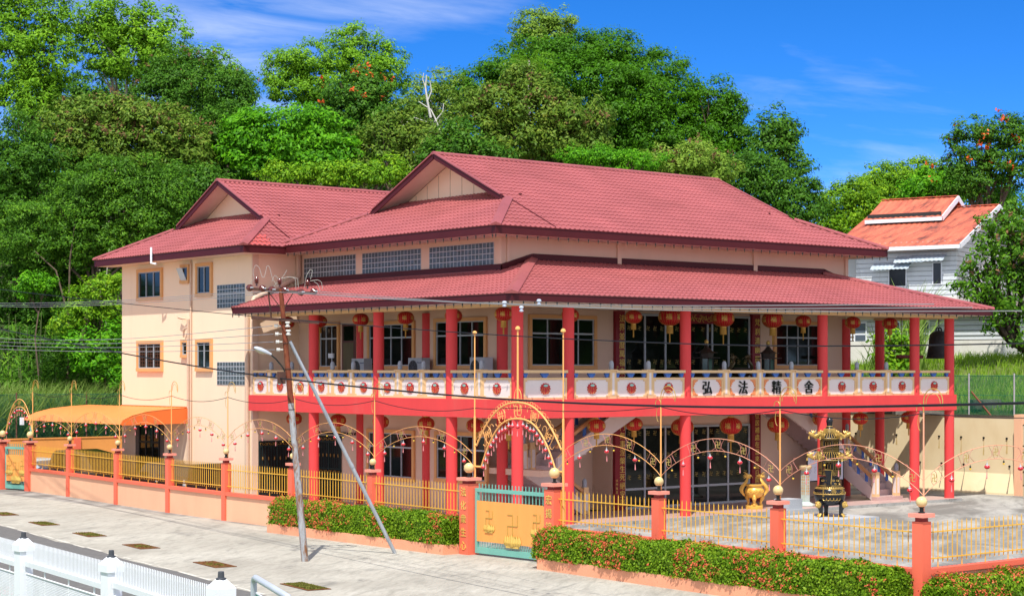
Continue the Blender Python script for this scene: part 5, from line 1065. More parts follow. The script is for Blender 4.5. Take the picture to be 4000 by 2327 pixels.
for pts in ([(-.86, .25), (-.92, .62), (-.84, .85), (-.72, .78), (-.62, .45), (-.55, .42), (-.50, .62), (-.46, .82), (-.38, .8), (-.28, .4), (-.1, .12)], [(-.30, .3), (-.2, .52), (-.08, .4), (-.05, .12)], [(.0, .38), (.1, .5), (.2, .68)], [(-.25, .1), (-.1, .3), (.04, .42)], [(.02, .40), (.3, .46), (.48, .4), (.5, .05)], [(.35, .44), (.55, .42), (.58, .1)], [(.78, .1), (.84, .5), (.98, .72), (1.05, .66), (.98, .38)], [(.97, .32), (1.2, .36), (1.34, .3), (1.38, .05)], [(1.1, .3), (1.22, .22), (1.3, 0)], [(-.98, .0), (-.99, .28), (-.86, .36)]):
    P_ = [T(o, z) for o, z in pts]; Q = []
    for i in range(len(P_)-1):
        for j in range(4): Q.append(P_[i].lerp(P_[i+1], j/4))
    Q.append(P_[-1]); S_ = [Q[0]]+[(Q[i-1]+Q[i]*2+Q[i+1])/4 for i in range(1, len(Q)-1)]+[Q[-1]]; b.tube(S_, .008, 5)
part('jumper_cable', b, mk('pale_cable', (.40, .38, .34), .5), pole)
for i, z in enumerate((8.05-.0, 7.78, 7.52, 7.26)):
    b = MB(); zz = z-.28; c = pp(zz)-CR*.10; b.tube([c, c-CR*.12], .02, 6); b.tube([c-CR*.10, c-CR*.12, c-CR*.16, c-CR*.2, c-CR*.22], [.05, .07, .045, .07, .04], 10)
    if i < 2: e = pp(zz)+CR*.13-FW*.1+up*.05; b.tube([e-up*.09, e-up*.05, e-up*.03, e+up*.03, e+up*.05, e+up*.09], [.08, .09, .05, .05, .09, .08], 10)
    part('shackle_insulator', b, WHT, pole, smooth=40)
lampb = thing('street_lamp', 'grey cobra head street lamp on a bent bracket of the utility pole', 'street lamp', pp(5.9))
b = MB(); b.tube([pp(6.0)-CR*.11, pp(6.3)-CR*.12, pp(6.45)-CR*.20, pp(6.68)-CR*.36-FW*.1, pp(6.82)-CR*.50-FW*.14], [.025]*5, 7); part('bracket', b, M_BLACKP, lampb)
h0 = pp(6.81)-CR*.49-FW*.14; hd = (-CR*.98-FW*.25+up*.42).normalized(); sd = hd.cross(up).normalized(); hu = sd.cross(hd)
b = MB(); v = []; n = 12
for u, w, h in ((0, .045, .05), (.10, .07, .07), (.22, .11, .09), (.40, .13, .10), (.54, .11, .08), (.62, .05, .04)): v += [h0+hd*u+sd*(w*cos(2*PI*j/n))+hu*(h*max(sin(2*PI*j/n), -.35)) for j in range(n)]
b.add(v, [(i*n+j, i*n+(j+1) % n, (i+1)*n+(j+1) % n, (i+1)*n+j) for i in range(5) for j in range(n)]+[tuple(range(n-1, -1, -1)), tuple(range(5*n, 6*n))]); part('lamp_head', b, mk('grey_lamp_shell', (.46, .50, .55), .35), lampb, smooth=60)
b = MB(); v = []
for u, w, h in ((.20, .09, .03), (.36, .115, .08), (.5, .10, .06), (.58, .05, .03)): v += [h0+hd*u-hu*.03+sd*(w*cos(PI*j/6))-hu*(h*sin(PI*j/6)) for j in range(7)]
b.add(v, [(i*7+j, i*7+j+1, (i+1)*7+j+1, (i+1)*7+j) for i in range(3) for j in range(6)]); part('lamp_glass', b, mk('yellowish_lamp_cover', (.45, .42, .28), .15), lampb, smooth=60)
def wire(pts, r, lab, mat, sag=0, group=None, cat='cable', name='overhead_cable'):
    P_ = [Vector(p) for p in pts]; Q = []
    for a, c in zip(P_[:-1], P_[1:]):
        for j in range(12): u = j/12; Q.append(a.lerp(c, u)-up*(sag*4*u*(1-u)))
    Q.append(P_[-1])
    if len(P_) > 2:   # relax into one smooth hanging curve
        for _ in range(30): Q = [Q[0]]+[(Q[i-1]+Q[i]*2+Q[i+1])/4 for i in range(1, len(Q)-1)]+[Q[-1]]
    b = MB(); b.tube(Q, r, 5); top(name, b, mat, lab, cat, group)
CB, CG = mk('black_cable', (.012, .012, .014), .5), mk('bare_grey_wire', (.34, .34, .34), .4, .1, 1, 0, 20, .5, .3)
wire([(-6.5, 44.5, 11.5), (-8.62, 29.4, 10.23), (-12.64, .43, 8.23), (-15.28, -18.55, 7.15), (-16.73, -28.99, 6.76), (-17.72, -36.12, 6.74), (-18.6, -42, 6.8)], .014, 'thin black cable sagging across the balcony lanterns', CB)
wire([(-6.5, 44.5, 9.6), (-8.62, 29.4, 8.3), (-12.64, .43, 6.14), (-15.28, -18.55, 5.45), (-16.73, -28.99, 5.45), (-17.72, -36.12, 5.68), (-18.6, -42, 5.9)], .027, 'thick black cable sagging in front of the red floor beam', CB)
for i, o in enumerate((-.62, .12, 1.07)):
    c = pp(8.93)+CR*o; wire([c, (c.x-1.5, c.y-10.3, 8.25-.03*i), (c.x-3.1, c.y-21.2, 7.75-.06*i), (c.x-4.3, c.y-31, 7.5-.06*i)], .011, 'bare line wire running right from the pole top, %s from the left insulator' % ordinal(i), CG, 0, 'line wires at the pole top')
for i, o in enumerate((-.98, -.25, .71)):
    c = pp(8.93)+CR*o; wire([c, (-11.07+.2*i, 11.75, 9.1-.06*i), (-8.6+.2*i, 29.4, 9.55-.1*i), (-6.4, 45, 10.3)], .010, 'bare line wire running left from the pole top, %s from the left insulator' % ordinal(i), CG, 0, 'line wires at the pole top')
for i, z in enumerate((7.77, 7.5, 7.24, 6.98)):
    c = pp(z)-CR*.38; wire([c, (-11.07, 11.75, 7.50-.155*i), (-8.62, 29.4, 7.83-.17*i), (-6.4, 45, 8.5-.2*i)], .011, 'low wire running left from the white insulators, %s from the top' % ordinal(i), CG, 0, 'low wires left of the pole')
for i, (u, z) in enumerate(((.62, 7.98), (.74, 7.78), (.86, 7.97))):
    c = Vector((-14.75-.8*(u-.6), -15.0-7*(u-.6)*1.4, z)); c = onw = Vector((-15.25-.2*i, -18.3-.95*i+.1, (8.02, 7.86, 8.0)[i])); b = MB(); b.lathe([(.015, -.07), (.05, -.06), (.06, -.035), (.03, -.015), (.03, .015), (.06, .035), (.06, .06), (.035, .085)], c, 12)
    top('line_spacer', b, mk('bluish_white_porcelain', (.50, .58, .70), .3), ['white spool insulator on the line wires, left one above the balcony', 'white spool insulator on the line wires, lowest middle one above the balcony', 'white spool insulator on the line wires, right one nearest the second column'][i], 'insulator', 'spool insulators on the line wires')
for i in (1, 2, 3, 4, 5, 6):
    a, c = apost(i), apost(i+1); wire([(a[0], a[1], 5.18), (c[0], c[1], 5.18)], .013, 'thin sagging black lead between post tops '+ARW[i], CB, .22, 'sagging leads between the iron posts')
wire([(*apost(7), 5.18), (GA.x, GA.y, 5.0)], .013, 'thin sagging black lead between post tops above the left hedge', CB, .22, 'sagging leads between the iron posts')
wire([(GA.x, GA.y, 5.0), (outer(.5).x, outer(.5).y, 5.15), (GB.x, GB.y, 5.0), (*apost(10), 5.18)], .013, 'thin black lead crossing the main gate arch', CB, .12, 'sagging leads between the iron posts')
for i in (10, 11): a, c = apost(i), apost(i+1); wire([(a[0], a[1], 5.18), (c[0], c[1], 5.18)], .013, 'thin sagging black lead between post tops '+ARW[i], CB, .2, 'sagging leads between the iron posts')
wire([(*apost(12), 5.18), (2, -25.9, 5.1)], .013, 'thin sagging black lead from the corner post to the right edge', CB, .15, 'sagging leads between the iron posts')
# ------------------------------------------------------------ left yard: awning, vehicles, back wall, chain link
M_AWN = mk('orange_awning_sheet', (.84, .26, .07), .45, .06, 1.5, 0, 20, .35); M_AWNS = mk('orange_awning_side', (.82, .17, .035), .5, .05)
aw = thing('carport_awning', 'ribbed orange carport awning on the wing wall with curved front edge', 'awning', (-2, 33, 3.5))
b = MB(); prof = [(-.02, 4.42), (-1.2, 4.36), (-2.4, 4.24), (-3.2, 4.06), (-3.7, 3.86), (-3.82, 3.66)]; ys = [26.15+i*.11 for i in range(103)]; k = len(prof); v = []
for i, yy in enumerate(ys):
    w = .025*cos(i*PI/2) if i % 4 else .03; v += [(x_, yy, z_+w*(1 if j < 4 else .4)) for j, (x_, z_) in enumerate(prof)]
b.add(v, [(i*k+j, i*k+j+1, (i+1)*k+j+1, (i+1)*k+j) for i in range(len(ys)-1) for j in range(k-1)]); part('ribbed_sheet', b, M_AWN, aw, smooth=40)
b = MB(); poly = [(x_, 26.14, z_) for x_, z_ in prof]+[(-3.75, 26.14, 3.62), (-.02, 26.14, 3.66)]; n = len(poly); b.add(poly+[(p[0], 26.11, p[2]) for p in poly], [tuple(range(n)), tuple(range(2*n-1, n-1, -1))]+[(i, n+i, n+(i+1) % n, (i+1) % n) for i in range(n)]); part('end_panel', b, M_AWNS, aw)
b = MB(); b.bar((-.04, 26.2, 4.46), (-.04, 33.45, 4.46), .06, .07); part('wall_flashing', b, M_AWNS, aw)
for yy in (36.9,):
    b = MB(); b.cyl((-3.6, yy, 0), (-3.6, yy, 3.75), .075, .075, 10); part('post', b, M_TEAL, aw)
b = MB(); b.box(-3.98, -3.84, 37.3, 37.55, 3.4, 3.8); part('white_downpipe_head', b, M_WHITE, aw)
def car(lab, y0, y1, xc, w, prof, body, gl, glass_side, name='parked_car', plate=None):
    """profile (s along y from the front, z); side windows, wheels"""
    t = thing(name, lab, 'car', (xc, (y0+y1)/2, 0), 'vehicles parked behind the fence'); L = y1-y0; Y = lambda s: y1-s*L if True else 0
    b = MB(); n = len(prof); a = [(xc-w/2*(1-.10*max(0, z-1.0)), Y(s), z) for s, z in prof]; c = [(xc+w/2*(1-.10*max(0, z-1.0)), Y(s), z) for s, z in prof]
    b.add(a+c, [tuple(range(n)), tuple(range(2*n-1, n-1, -1))]+[(i, n+i, n+(i+1) % n, (i+1) % n) for i in range(n)]); part('body', b, body, t)
    for q in glass_side:
        b = MB(); b.add([(xc-w/2*(1-.10*max(0, z-1.0))-.006, Y(s), z) for s, z in q], [tuple(range(len(q)))]); part('side_window', b, gl, t)
    for s in (.19, .79):
        b = MB(); b.cyl((xc-w/2-.03, Y(s), .38), (xc-w/2+.22, Y(s), .38), .38, .38, 22); wl = part('wheel', b, M_BLACKP, t)
        b = MB(); b.cyl((xc-w/2-.04, Y(s), .38), (xc-w/2-.02, Y(s), .38), .22, .22, 16); part('rim', b, M_ALU, wl)
    b = MB(); b.box(xc-w/2-.008, xc-w/2, Y(.52)-.12, Y(.52)+.12, 1.0, 1.05); part('door_handle', b, M_ALU, t)
    if plate: b = MB(); b.text(plate[0], (xc-w/2-.02, Y(.90), 1.15), (0, -1, 0), (0, 0, 1), .16, .01); b.text(plate[1], (xc-w/2-.02, Y(.90), .98), (0, -1, 0), (0, 0, 1), .16, .01); part('white_lettering', b, M_WHITE, t)
    b = MB(); b.obox((xc-w/2-.1, Y(.33), 1.35), (.09, 0, 0), (0, .05, 0), (0, 0, .08)); part('mirror', b, body, t)
DG = mk('dark_car_glass', (.012, .013, .014), .08, .1)
car('dark four wheel drive parked under the carport behind the yellow railing', 19.5, 26.7, -2.6, 1.9, [(0, .45), (0, .98), (.03, 1.08), (.2, 1.16), (.235, 1.2), (.33, 1.78), (.40, 1.92), (.96, 1.96), (.985, 1.8), (1, 1.1), (1, .4)], mk('black_car_paint', (.012, .012, .013), .18, .1, 1, 0, 20, .5, 0, None, (1, 1, 1), (.5, .8), .6), DG, [[(.27, 1.22), (.355, 1.78), (.47, 1.82), (.47, 1.22)], [(.49, 1.22), (.49, 1.82), (.7, 1.84), (.7, 1.22)], [(.72, 1.22), (.72, 1.84), (.94, 1.82), (.95, 1.22)]], 'parked_car', ('SS', '3381'))
car('dark pickup with a pale canopy parked at the left of the yard', 31.3, 36.2, -2.4, 1.8, [(0, .45), (0, .9), (.05, 1.02), (.12, 1.08), (.22, 1.95), (.30, 2.1), (.62, 2.2), (.97, 2.05), (1, 1.1), (1, .4)], mk('grey_brown_car_paint', (.10, .085, .07), .3, .1, 1), DG, [[(.2, 1.15), (.27, 1.98), (.5, 2.05), (.5, 1.15)], [(.54, 1.15), (.54, 2.06), (.9, 1.95), (.92, 1.15)]])
car('pale blue car seen through the bars of the left gate', 37.5, 42, -2.4, 1.75, [(0, .45), (0, .85), (.06, .95), (.24, 1.0), (.38, 1.42), (.45, 1.5), (.78, 1.5), (.93, 1.1), (1, 1.0), (1, .4)], mk('pale_blue_car_paint', (.40, .50, .58), .25, .05, 1), mk('sky_lit_glass', (.18, .24, .30), .06), [[(.30, 1.02), (.40, 1.4), (.58, 1.43), (.58, 1.02)], [(.6, 1.02), (.6, 1.43), (.76, 1.42), (.87, 1.05)]])
b = MB(); b.box(-15, 6.9, 46.0, 46.2, 0, 2.28); b.box(-15, 6.9, 45.96, 46.24, 2.28, 2.34)
yw = thing('yard_wall', 'long orange yard wall behind the carport under the green mesh fence', 'wall', (-4, 46.1, 0)); part('wall_panel', b, mk('orange_yard_wall', (.82, .34, .09), .65, .08, .6, 0, 20, .2, 0, (.55, .22, .06), (1, 1, .3), (.58, .85)), yw)
for xx in (-1.2, 3.4, 6.75, -5.8, -10): b = MB(); b.box(xx-.22, xx+.22, 45.9, 46.0, 0, 2.3); part('pilaster', b, M_CORAL, yw)
M_MESH = mk('green_mesh_wire', (.012, .11, .075), .5, .1)
def chainlink(p, q, z0, z1, posts, lab, mat, pmat, sp=.11, r=.007, rail=True, brace=None, name='chain_link_fence'):
    p, q = Vector((*p, 0)), Vector((*q, 0)); d = (q-p).normalized(); L = (q-p).length; H = z1-z0; t = thing(name, lab, 'fence', (p+q)/2+up*z0); b = MB(); n = int((L+H)/sp)
    def piece(s0, h0, s1, h1): b.bar(p+d*s0+up*(z0+h0), p+d*s1+up*(z0+h1), r*1.6, r*1.6)
    for i in range(n):
        s = i*sp-H; a0 = max(0, -s); a1 = min(H, L-s)
        if a1 > a0: piece(s+a0, a0, s+a1, a1); piece(s+a0, H-a0, s+a1, H-a1)
    part('wire_mesh', b, mat, t)
    if rail: b = MB(); b.tube([p+up*(z1), q+up*z1], .018, 6); b.tube([p+up*(z0+H/2), q+up*(z0+H/2)], .012, 5); part('tension_wire', b, mat, t)
    for s in posts: b = MB(); b.cyl(p+d*s+up*(z0-.2), p+d*s+up*(z1+.12), .045, .045, 8); part('post', b, pmat, t)
    for s in (brace or []): b = MB(); b.cyl(p+d*s+up*(z0-.1), p+d*(s+1.3)+up*(z0+1.2), .04, .04, 8); part('brace', b, mk('rusty_brace', (.22, .07, .04), .7), t)
    return t
chainlink((-18, 47.2), (8.5, 47.2), 2.0, 4.9, [3, 8.6, 14.2, 18.1, 22.6, 26], 'tall green chain link fence with brown posts behind the orange yard wall', M_MESH, mk('brown_post', (.16, .07, .05), .7))
# ------------------------------------------------------------ right side: retaining wall, slope, chain link, house
def retwall():
    m = bpy.data.materials.new('stained_cream_render'); m.use_nodes = True; nt, N, L, P = nodes(m); g = N.new('ShaderNodeNewGeometry')
    def noise(sc, st, det=7):
        q = N.new('ShaderNodeMapping'); q.inputs['Scale'].default_value = st; L.new(g.outputs['Position'], q.inputs[0]); n = N.new('ShaderNodeTexNoise'); n.inputs['Scale'].default_value = sc; n.inputs['Detail'].default_value = det; L.new(q.outputs[0], n.inputs['Vector']); return n.outputs[0]
    r = ramp(N, [(.3, (.70, .55, .32)), (.5, (.76, .62, .38)), (.72, (.80, .67, .44))]); L.new(noise(.8, (1, 1, .6)), r.inputs[0])
    mr = N.new('ShaderNodeMapRange'); mr.inputs[1].default_value, mr.inputs[2].default_value = .66, 1.0; L.new(noise(1.3, (1, 1.0, .22)), mr.inputs[0])
    x = N.new('ShaderNodeMix'); x.data_type = 'RGBA'; L.new(mr.outputs[0], x.inputs[0]); L.new(r.outputs[0], x.inputs[6]); x.inputs[7].default_value = (.50, .36, .18, 1)
    L.new(x.outputs[2], P.inputs['Base Color']); P.inputs['Roughness'].default_value = .85
    t = thing('retaining_wall', 'stained cream retaining wall with weep holes and a sloping foot on the right', 'retaining wall', (33, 8, 0)); b = MB(); y0, y1 = .2, 60; prof = [(33.0, 3.96), (32.9, 1.06), (32.46, .1), (32.42, -.3)]; bk = 33.4
    v = [(x_, yy, z_) for yy in (y0, y1) for x_, z_ in prof+[(bk, -.3), (bk, 3.96)]]; b.add(v, [(0, 1, 2, 3, 4, 5), (11, 10, 9, 8, 7, 6)]+[(i, 6+i, 6+(i+1) % 6, (i+1) % 6) for i in range(6)]); part('wall_face', b, m, t)
    b = MB(); b.box(32.95, 33.42, y0, y1, 3.96, 4.03); part('mossy_top', b, mk('mossy_black_top', (.07, .075, .05), .9, .5, 8, .5, 30), t)
    b = MB(); b.box(32.5, 33.42, -.25, .2, -.2, 4.1); part('end_pier', b, M_PEACH, t)
    hb = MB(); sb = MB(); rnd = random.Random(5)
    for j, (zz, off) in enumerate(((2.86, .2), (1.45, .0))):
        for i in range(9):
            yy = .75+i*1.42+off; xx = 33.0-(3.96-zz)*.0345; hb.cyl((xx+.05, yy, zz), (xx-.06, yy, zz-.01), .055, .055, 8)
            w = rnd.uniform(.03, .08); ln = rnd.uniform(.7, 1.15) if j else rnd.uniform(.3, .9); q = []
            N_ = 7
            for s in range(N_+1):
                z = zz-.05-ln*s/N_*(1.5 if j else 1); z = max(z, .02); xq = (33.0-(3.96-z)*.0345 if z > 1.06 else 32.9-(1.06-z)*.458 if z > .1 else 32.46)-.006; sh = (zz-z)*(.12 if j else .0)
                q += [(xq, yy-w*(.25+.75*s/N_)*rnd.uniform(.75, 1.2)-sh, z), (xq, yy+w*(.25+.75*s/N_)*rnd.uniform(.75, 1.2)-sh, z)]
            sb.m = j; sb.add(q, [(2*s, 2*s+1, 2*s+3, 2*s+2) for s in range(N_)])
    part('weep_hole', hb, M_BLACKP, t); part('water_stain', sb, [mk('ochre_stain', (.56, .40, .17), .9, .15, 4), mk('dark_algae_stain', (.24, .20, .14), .9, .5, 5)], t)
retwall()
M_ROCK = bpy.data.materials.new('rubble_stone')
def rock():
    m = M_ROCK; m.use_nodes = True; nt, N, L, P = nodes(m); g = N.new('ShaderNodeNewGeometry'); v = N.new('ShaderNodeTexVoronoi'); v.inputs['Scale'].default_value = 1.5; L.new(g.outputs['Position'], v.inputs['Vector']); w = N.new('ShaderNodeTexVoronoi'); w.feature = 'DISTANCE_TO_EDGE'; w.inputs['Scale'].default_value = 1.5; L.new(g.outputs['Position'], w.inputs['Vector'])
    r = ramp(N, [(0, (.30, .27, .17)), (.5, (.46, .42, .28)), (1, (.58, .52, .36))]); sp = N.new('ShaderNodeSeparateColor'); L.new(v.outputs['Color'], sp.inputs[0]); L.new(sp.outputs[0], r.inputs[0]); mr = N.new('ShaderNodeMapRange'); mr.inputs[2].default_value = .06; L.new(w.outputs['Distance'], mr.inputs[0])
    x = N.new('ShaderNodeMix'); x.data_type = 'RGBA'; L.new(mr.outputs[0], x.inputs[0]); x.inputs[6].default_value = (.05, .045, .03, 1); L.new(r.outputs[0], x.inputs[7]); L.new(x.outputs[2], P.inputs['Base Color']); P.inputs['Roughness'].default_value = .9
    bp = N.new('ShaderNodeBump'); bp.inputs['Distance'].default_value = .2; L.new(mr.outputs[0], bp.inputs['Height']); L.new(bp.outputs[0], P.inputs['Normal'])
rock()
b = MB(); b.box(32.6, 33.42, -14, -.25, 0, 3.6); top('rubble_wall', b, M_ROCK, 'rough tan rubble stone wall at the right picture edge', 'wall')
b = MB(); b.add([(22, -38, 0), (80, -33, 0), (80, -34, 4.6), (22, -39, 4.6), (22, -44, 5), (80, -40, 5)], [(0, 1, 2, 3), (3, 2, 5, 4)]); top('rock_embankment', b, M_ROCK, kind='structure')
chainlink((33.15, 0), (33.15, 19), 4.03, 6.05, [.65, 3.45, 6.6, 9.8, 12.9, 16], 'green chain link fence with grey posts on top of the retaining wall', mk('bright_green_mesh', (.015, .17, .10), .5, .1), mk('grey_post', (.40, .38, .40), .6), .1, .0065, True, [2.0])
def rslope(x, y): return 4.02+min(2.7, max(0, (x-33.2))*.29)+.25*sin(x*.4+y*.3)*min(1, max(0, (x-33.6)/3))
xs = np.arange(33.2, 110, 1.2); ysl = np.arange(-30, 90, 1.5); V = [(x_, y_, rslope(x_, y_)) for x_ in xs for y_ in ysl]; n = len(ysl); F = [(i*n+j, (i+1)*n+j, (i+1)*n+j+1, i*n+j+1) for i in range(len(xs)-1) for j in range(n-1)]
o = bpy.data.objects.new('grass_slope', npmesh('grass_slope', V, F, mk('slope_earth_grass', (.10, .13, .03), .9, .4, 1.5, .8, 20), smooth=True)); COL.objects.link(o); o['kind'] = 'structure'
def house():
    C0 = site(27.88, 115.0, 6.7); du = (site(22.3, 118.8)-site(27.88, 115.0)); Lw = du.length; du.normalize(); dv = Vector((-du.y, du.x, 0))
    if dv.dot(FW) < 0: dv = -dv
    W2 = 6.4; h = thing('white_house', 'white weatherboard house with orange red two tier iron roof up the slope', 'house', C0); P = lambda u, v, z: C0+du*u+dv*v+up*(z-6.7)
    MW_ = mk('white_weatherboard', (.66, .70, .72), .6, .07, 1.2, 0, 20, .3, 0, (.44, .45, .42), (1, 1, .5), (.55, .8)); MP = mk('whitewashed_plinth', (.70, .68, .62), .75, .06, .6, 0, 20, .2, 0, (.46, .42, .34), (1, 1, .4), (.55, .8)); MR = mk('orange_red_iron_roof', (.62, .15, .085), .6, .18, 1.2, 0, 20, .3, 0, (.13, .05, .04), (.6, 2.2, 1), (.46, .66))
    ze, zr = 14.5, 17.15; b = MB(); ZB = 11.0
    b.add([P(0, 0, ZB), P(Lw, 0, ZB), P(Lw, 2*W2, ZB), P(0, 2*W2, ZB), P(0, 0, ze), P(Lw, 0, ze), P(Lw, 2*W2, ze), P(0, 2*W2, ze), P(0, W2, zr-.1), P(Lw, W2, zr-.1)], [(0, 1, 5, 4), (2, 3, 7, 6), (0, 4, 8, 7, 3), (1, 2, 6, 9, 5)]); wl = part('wall', b, MW_, h)
    b = MB(); z = ZB+.12
    while z < zr-.4:
        if z < ze: b.obox((P(0, -.008, z)+P(Lw, -.008, z))/2, du*Lw/2, dv*.012, up*.012)
        f = 0 if z < ze else (z-ze)/(zr-ze)*W2; q0, q1 = P(-.008, f+.05, z), P(-.008, 2*W2-f-.05, z); b.obox((q0+q1)/2, dv*(q1-q0).length/2, du*.012, up*.012); z += .30
    part('board_joint', b, mk('board_shadow_line', (.20, .21, .21)), wl)
    b = MB(); b.add([P(-.03, -.04, 6.0), P(Lw, -.04, 6.0), P(Lw, 2*W2, 6.0), P(-.03, 2*W2, 6.0), P(-.03, -.04, ZB), P(Lw, -.04, ZB), P(Lw, 2*W2, ZB), P(-.03, 2*W2, ZB)], [(0, 1, 5, 4), (1, 2, 6, 5), (2, 3, 7, 6), (3, 0, 4, 7), (4, 5, 6, 7)]); part('plinth_wall', b, MP, h)
    # lower annex boards seen under the balcony eave, nearer and wider
    b = MB(); A = lambda u, z: P(u, -2.2, z); b.obox((A(-4.5, 6.7)+A(Lw+1.2, 8.15))/2+up*.0, du*((Lw+5.7)/2), dv*2.1, up*.72); part('annex_plinth', b, MP, h)
    b = MB(); b.obox((A(-4.5, 8.2)+A(Lw+1.2, 9.6))/2, du*((Lw+5.7)/2), dv*2.0, up*.70); ax = part('annex_wall', b, MW_, h)
    b = MB()
    for i in range(4): q0, q1 = P(-4.5, -4.225, 8.45+i*.3), P(Lw+1.2, -4.225, 8.45+i*.3); b.obox((q0+q1)/2, du*(q1-q0).length/2, dv*.02, up*.015)
    part('board_joint', b, mk('board_shadow_line', ()), ax)
    b = MB(); b.obox((P(-4.8, -2.2, 9.65)+P(Lw+1.4, -2.2, 9.65))/2, du*((Lw+6.2)/2), dv*2.5, up*.05); part('annex_roof', b, mk('grey_annex_sheet', (.34, .35, .35), .6, .1), h)
    for u in (2.4, 4.6, .5):
        b = MB(); q = P(u, -4.24, 8.6); b.obox(q, du*.42, dv*.03, up*.75); w = part('annex_window', b, M_WHITE, h); b = MB()
        for s in (-1, 1): b.obox(q-dv*.03+up*.36*s, du*.34, dv*.015, up*.3)
        part('pane', b, mk('grey_house_glass', (.10, .13, .17), .1), w)
    # roofs: two slopes plus the raised upper tier
    def tier(u0, u1, vr, hw, zr, ov, lab):
        b = MB(); m = (zr-ze)/W2; n = int((u1-u0)/.09); v = []
        for i in range(n+1):
            u = u0+(u1-u0)*i/n; w = .02*cos(i*PI/2.0) if True else 0
            v += [P(u, vr-hw, zr-m*hw+w), P(u, vr, zr+w), P(u, vr+hw, zr-m*hw+w)]
        b.add(v, [(3*i, 3*i+1, 3*i+4, 3*i+3) for i in range(n)]+[(3*i+1, 3*i+2, 3*i+5, 3*i+4) for i in range(n)]); r = part(lab, b, MR, h, smooth=45)
        b = MB(); e0, e1 = P(u0, vr-hw-.02, zr-m*hw-.13), P(u1, vr-hw-.02, zr-m*hw-.13); b.bar(e0, e1, .05, .24)
        b.bar(P(u0-.03, vr, zr-.12), P(u0-.03, vr-hw, zr-m*hw-.12), .06, .34); b.bar(P(u0-.03, vr, zr-.12), P(u0-.03, vr+hw, zr-m*hw-.12), .06, .34); part('barge_board', b, M_WHITE, r)
        b = MB(); b.bar(P(u0, vr, zr+.05), P(u1, vr, zr+.05), .3, .05); part('ridge_cap', b, MR, r)
    tier(-.5, Lw+1.6, W2, W2+.75, zr, .6, 'lower_roof'); tier(2.3, Lw+.9, W2, 2.9, zr+.72, .3, 'upper_roof')
    b = MB(); b.add([P(2.4, W2-2.7, zr-1.3), P(Lw+.8, W2-2.7, zr-1.3), P(Lw+.8, W2-2.7, zr-.45), P(2.4, W2-2.7, zr-.45)], [(0, 1, 2, 3)]); part('clerestory', b, mk('dark_gap', (.03, .03, .03)), h)
    def win(u, z, w, hh, lab):
        b = MB(); b.obox(P(u, -.03, z), du*(w/2+.06), dv*.03, up*(hh/2+.06)); q = part('window', b, M_WHITE, h); b = MB(); b.obox(P(u, -.055, z), du*w/2, dv*.015, up*hh/2); part('pane', b, mk('dark_house_glass', (.025, .03, .035), .12), q)
    win(3.9, 12.3, 1.1, 1.15, ''); win(1.25, 12.45, .5, 1.3, '')
    MA = mk('grey_blue_awning', (.42, .50, .56), .5, .1, 2)
    for u0, u1, z in ((2.9, 5.5, 13.05), (1.9, 3.9, 13.45), (.6, 2.9, 13.5)):
        b = MB(); n = int((u1-u0)/.07); v = []
        for i in range(n+1): u = u0+(u1-u0)*i/n; w = .02*cos(i*PI/2); v += [P(u, -.02, z+w+.15), P(u, -.5, z-.08+w), P(u, -.72, z-.28+w)]
        b.add(v, [(3*i+j, 3*i+j+1, 3*i+4+j, 3*i+3+j) for i in range(n) for j in (0, 1)]); part('window_awning', b, MA, h, smooth=45)
    b = MB(); b.obox(P(-.03, 2.5, 12.6), dv*.5, du*.03, up*.4); w = part('window', b, M_WHITE, h); b = MB(); b.obox(P(-.055, 2.5, 12.6), dv*.42, du*.015, up*.32); part('pane', b, mk('dark_house_glass', ()), w)
    b = MB(); v = [P(-11, 9, 16.4), P(-1.8, 9, 16.4), P(-1.8, 13, 17.3), P(-11, 13, 17.3), P(-11, 9.0, 15.5), P(-1.8, 9, 15.5)]; b.add(v, [(0, 1, 2, 3)]); b.obox(P(-6.4, 13, 12), du*4.4, dv*3.8, up*4.2); part('rear_roof', b, MR, h)
    b = MB(); b.add([P(Lw, 1.5, 6), P(Lw+4, 1.5, 6), P(Lw+4, 1.5, 14.2), P(Lw, 1.5, 14.2)], [(0, 1, 2, 3)]); part('rear_wall', b, MW_, h)
house()
# ------------------------------------------------------------ near white fence and green sign
wf = thing('white_fence', 'white picket fence with square capped posts and wire mesh on the near side', 'fence', (-29.5, -23, 0))
WPs = [(-28.02, -12.7), (-28.69, -18.3), (-29.40, -23.86), (-30.22, -29.42)]
def wpost(x, y):
    w = .15; q = .028; b = MB(); b.box(x-w, x+w, y-w, y+w, -.1, 2.46); p = part('post', b, M_WHITE, wf)
    b = MB(); v = []
    for hw, z in ((w+.03, 2.46), (w+.03, 2.60), (w*.45, 2.74)): v += [(x+sx*hw, y+sy*hw, z) for sx, sy in ((-1, -1), (1, -1), (1, 1), (-1, 1))]
    b.add(v, [(3, 2, 1, 0)]+[(4*i+j, 4*i+(j+1) % 4, 4*i+4+(j+1) % 4, 4*i+4+j) for i in (0, 1) for j in range(4)]+[(8, 9, 10, 11)]); part('cap', b, M_WHITE, p)
    b = MB(); b.lathe([(.085, 2.735), (.085, 2.76), (.055, 2.77), (.05, 2.86), (.045, 2.87)], (x, y, 0), 12); part('lamp_socket', b, mk('dark_grey_socket', (.06, .065, .075), .5), p)
for i, p in enumerate(WPs):
    n0 = set(bpy.data.objects); wpost(*p)
    for o in set(bpy.data.objects)-n0:
        if o.parent == wf: o.location.z = (-.16, -.09, -.02, .1)[i]
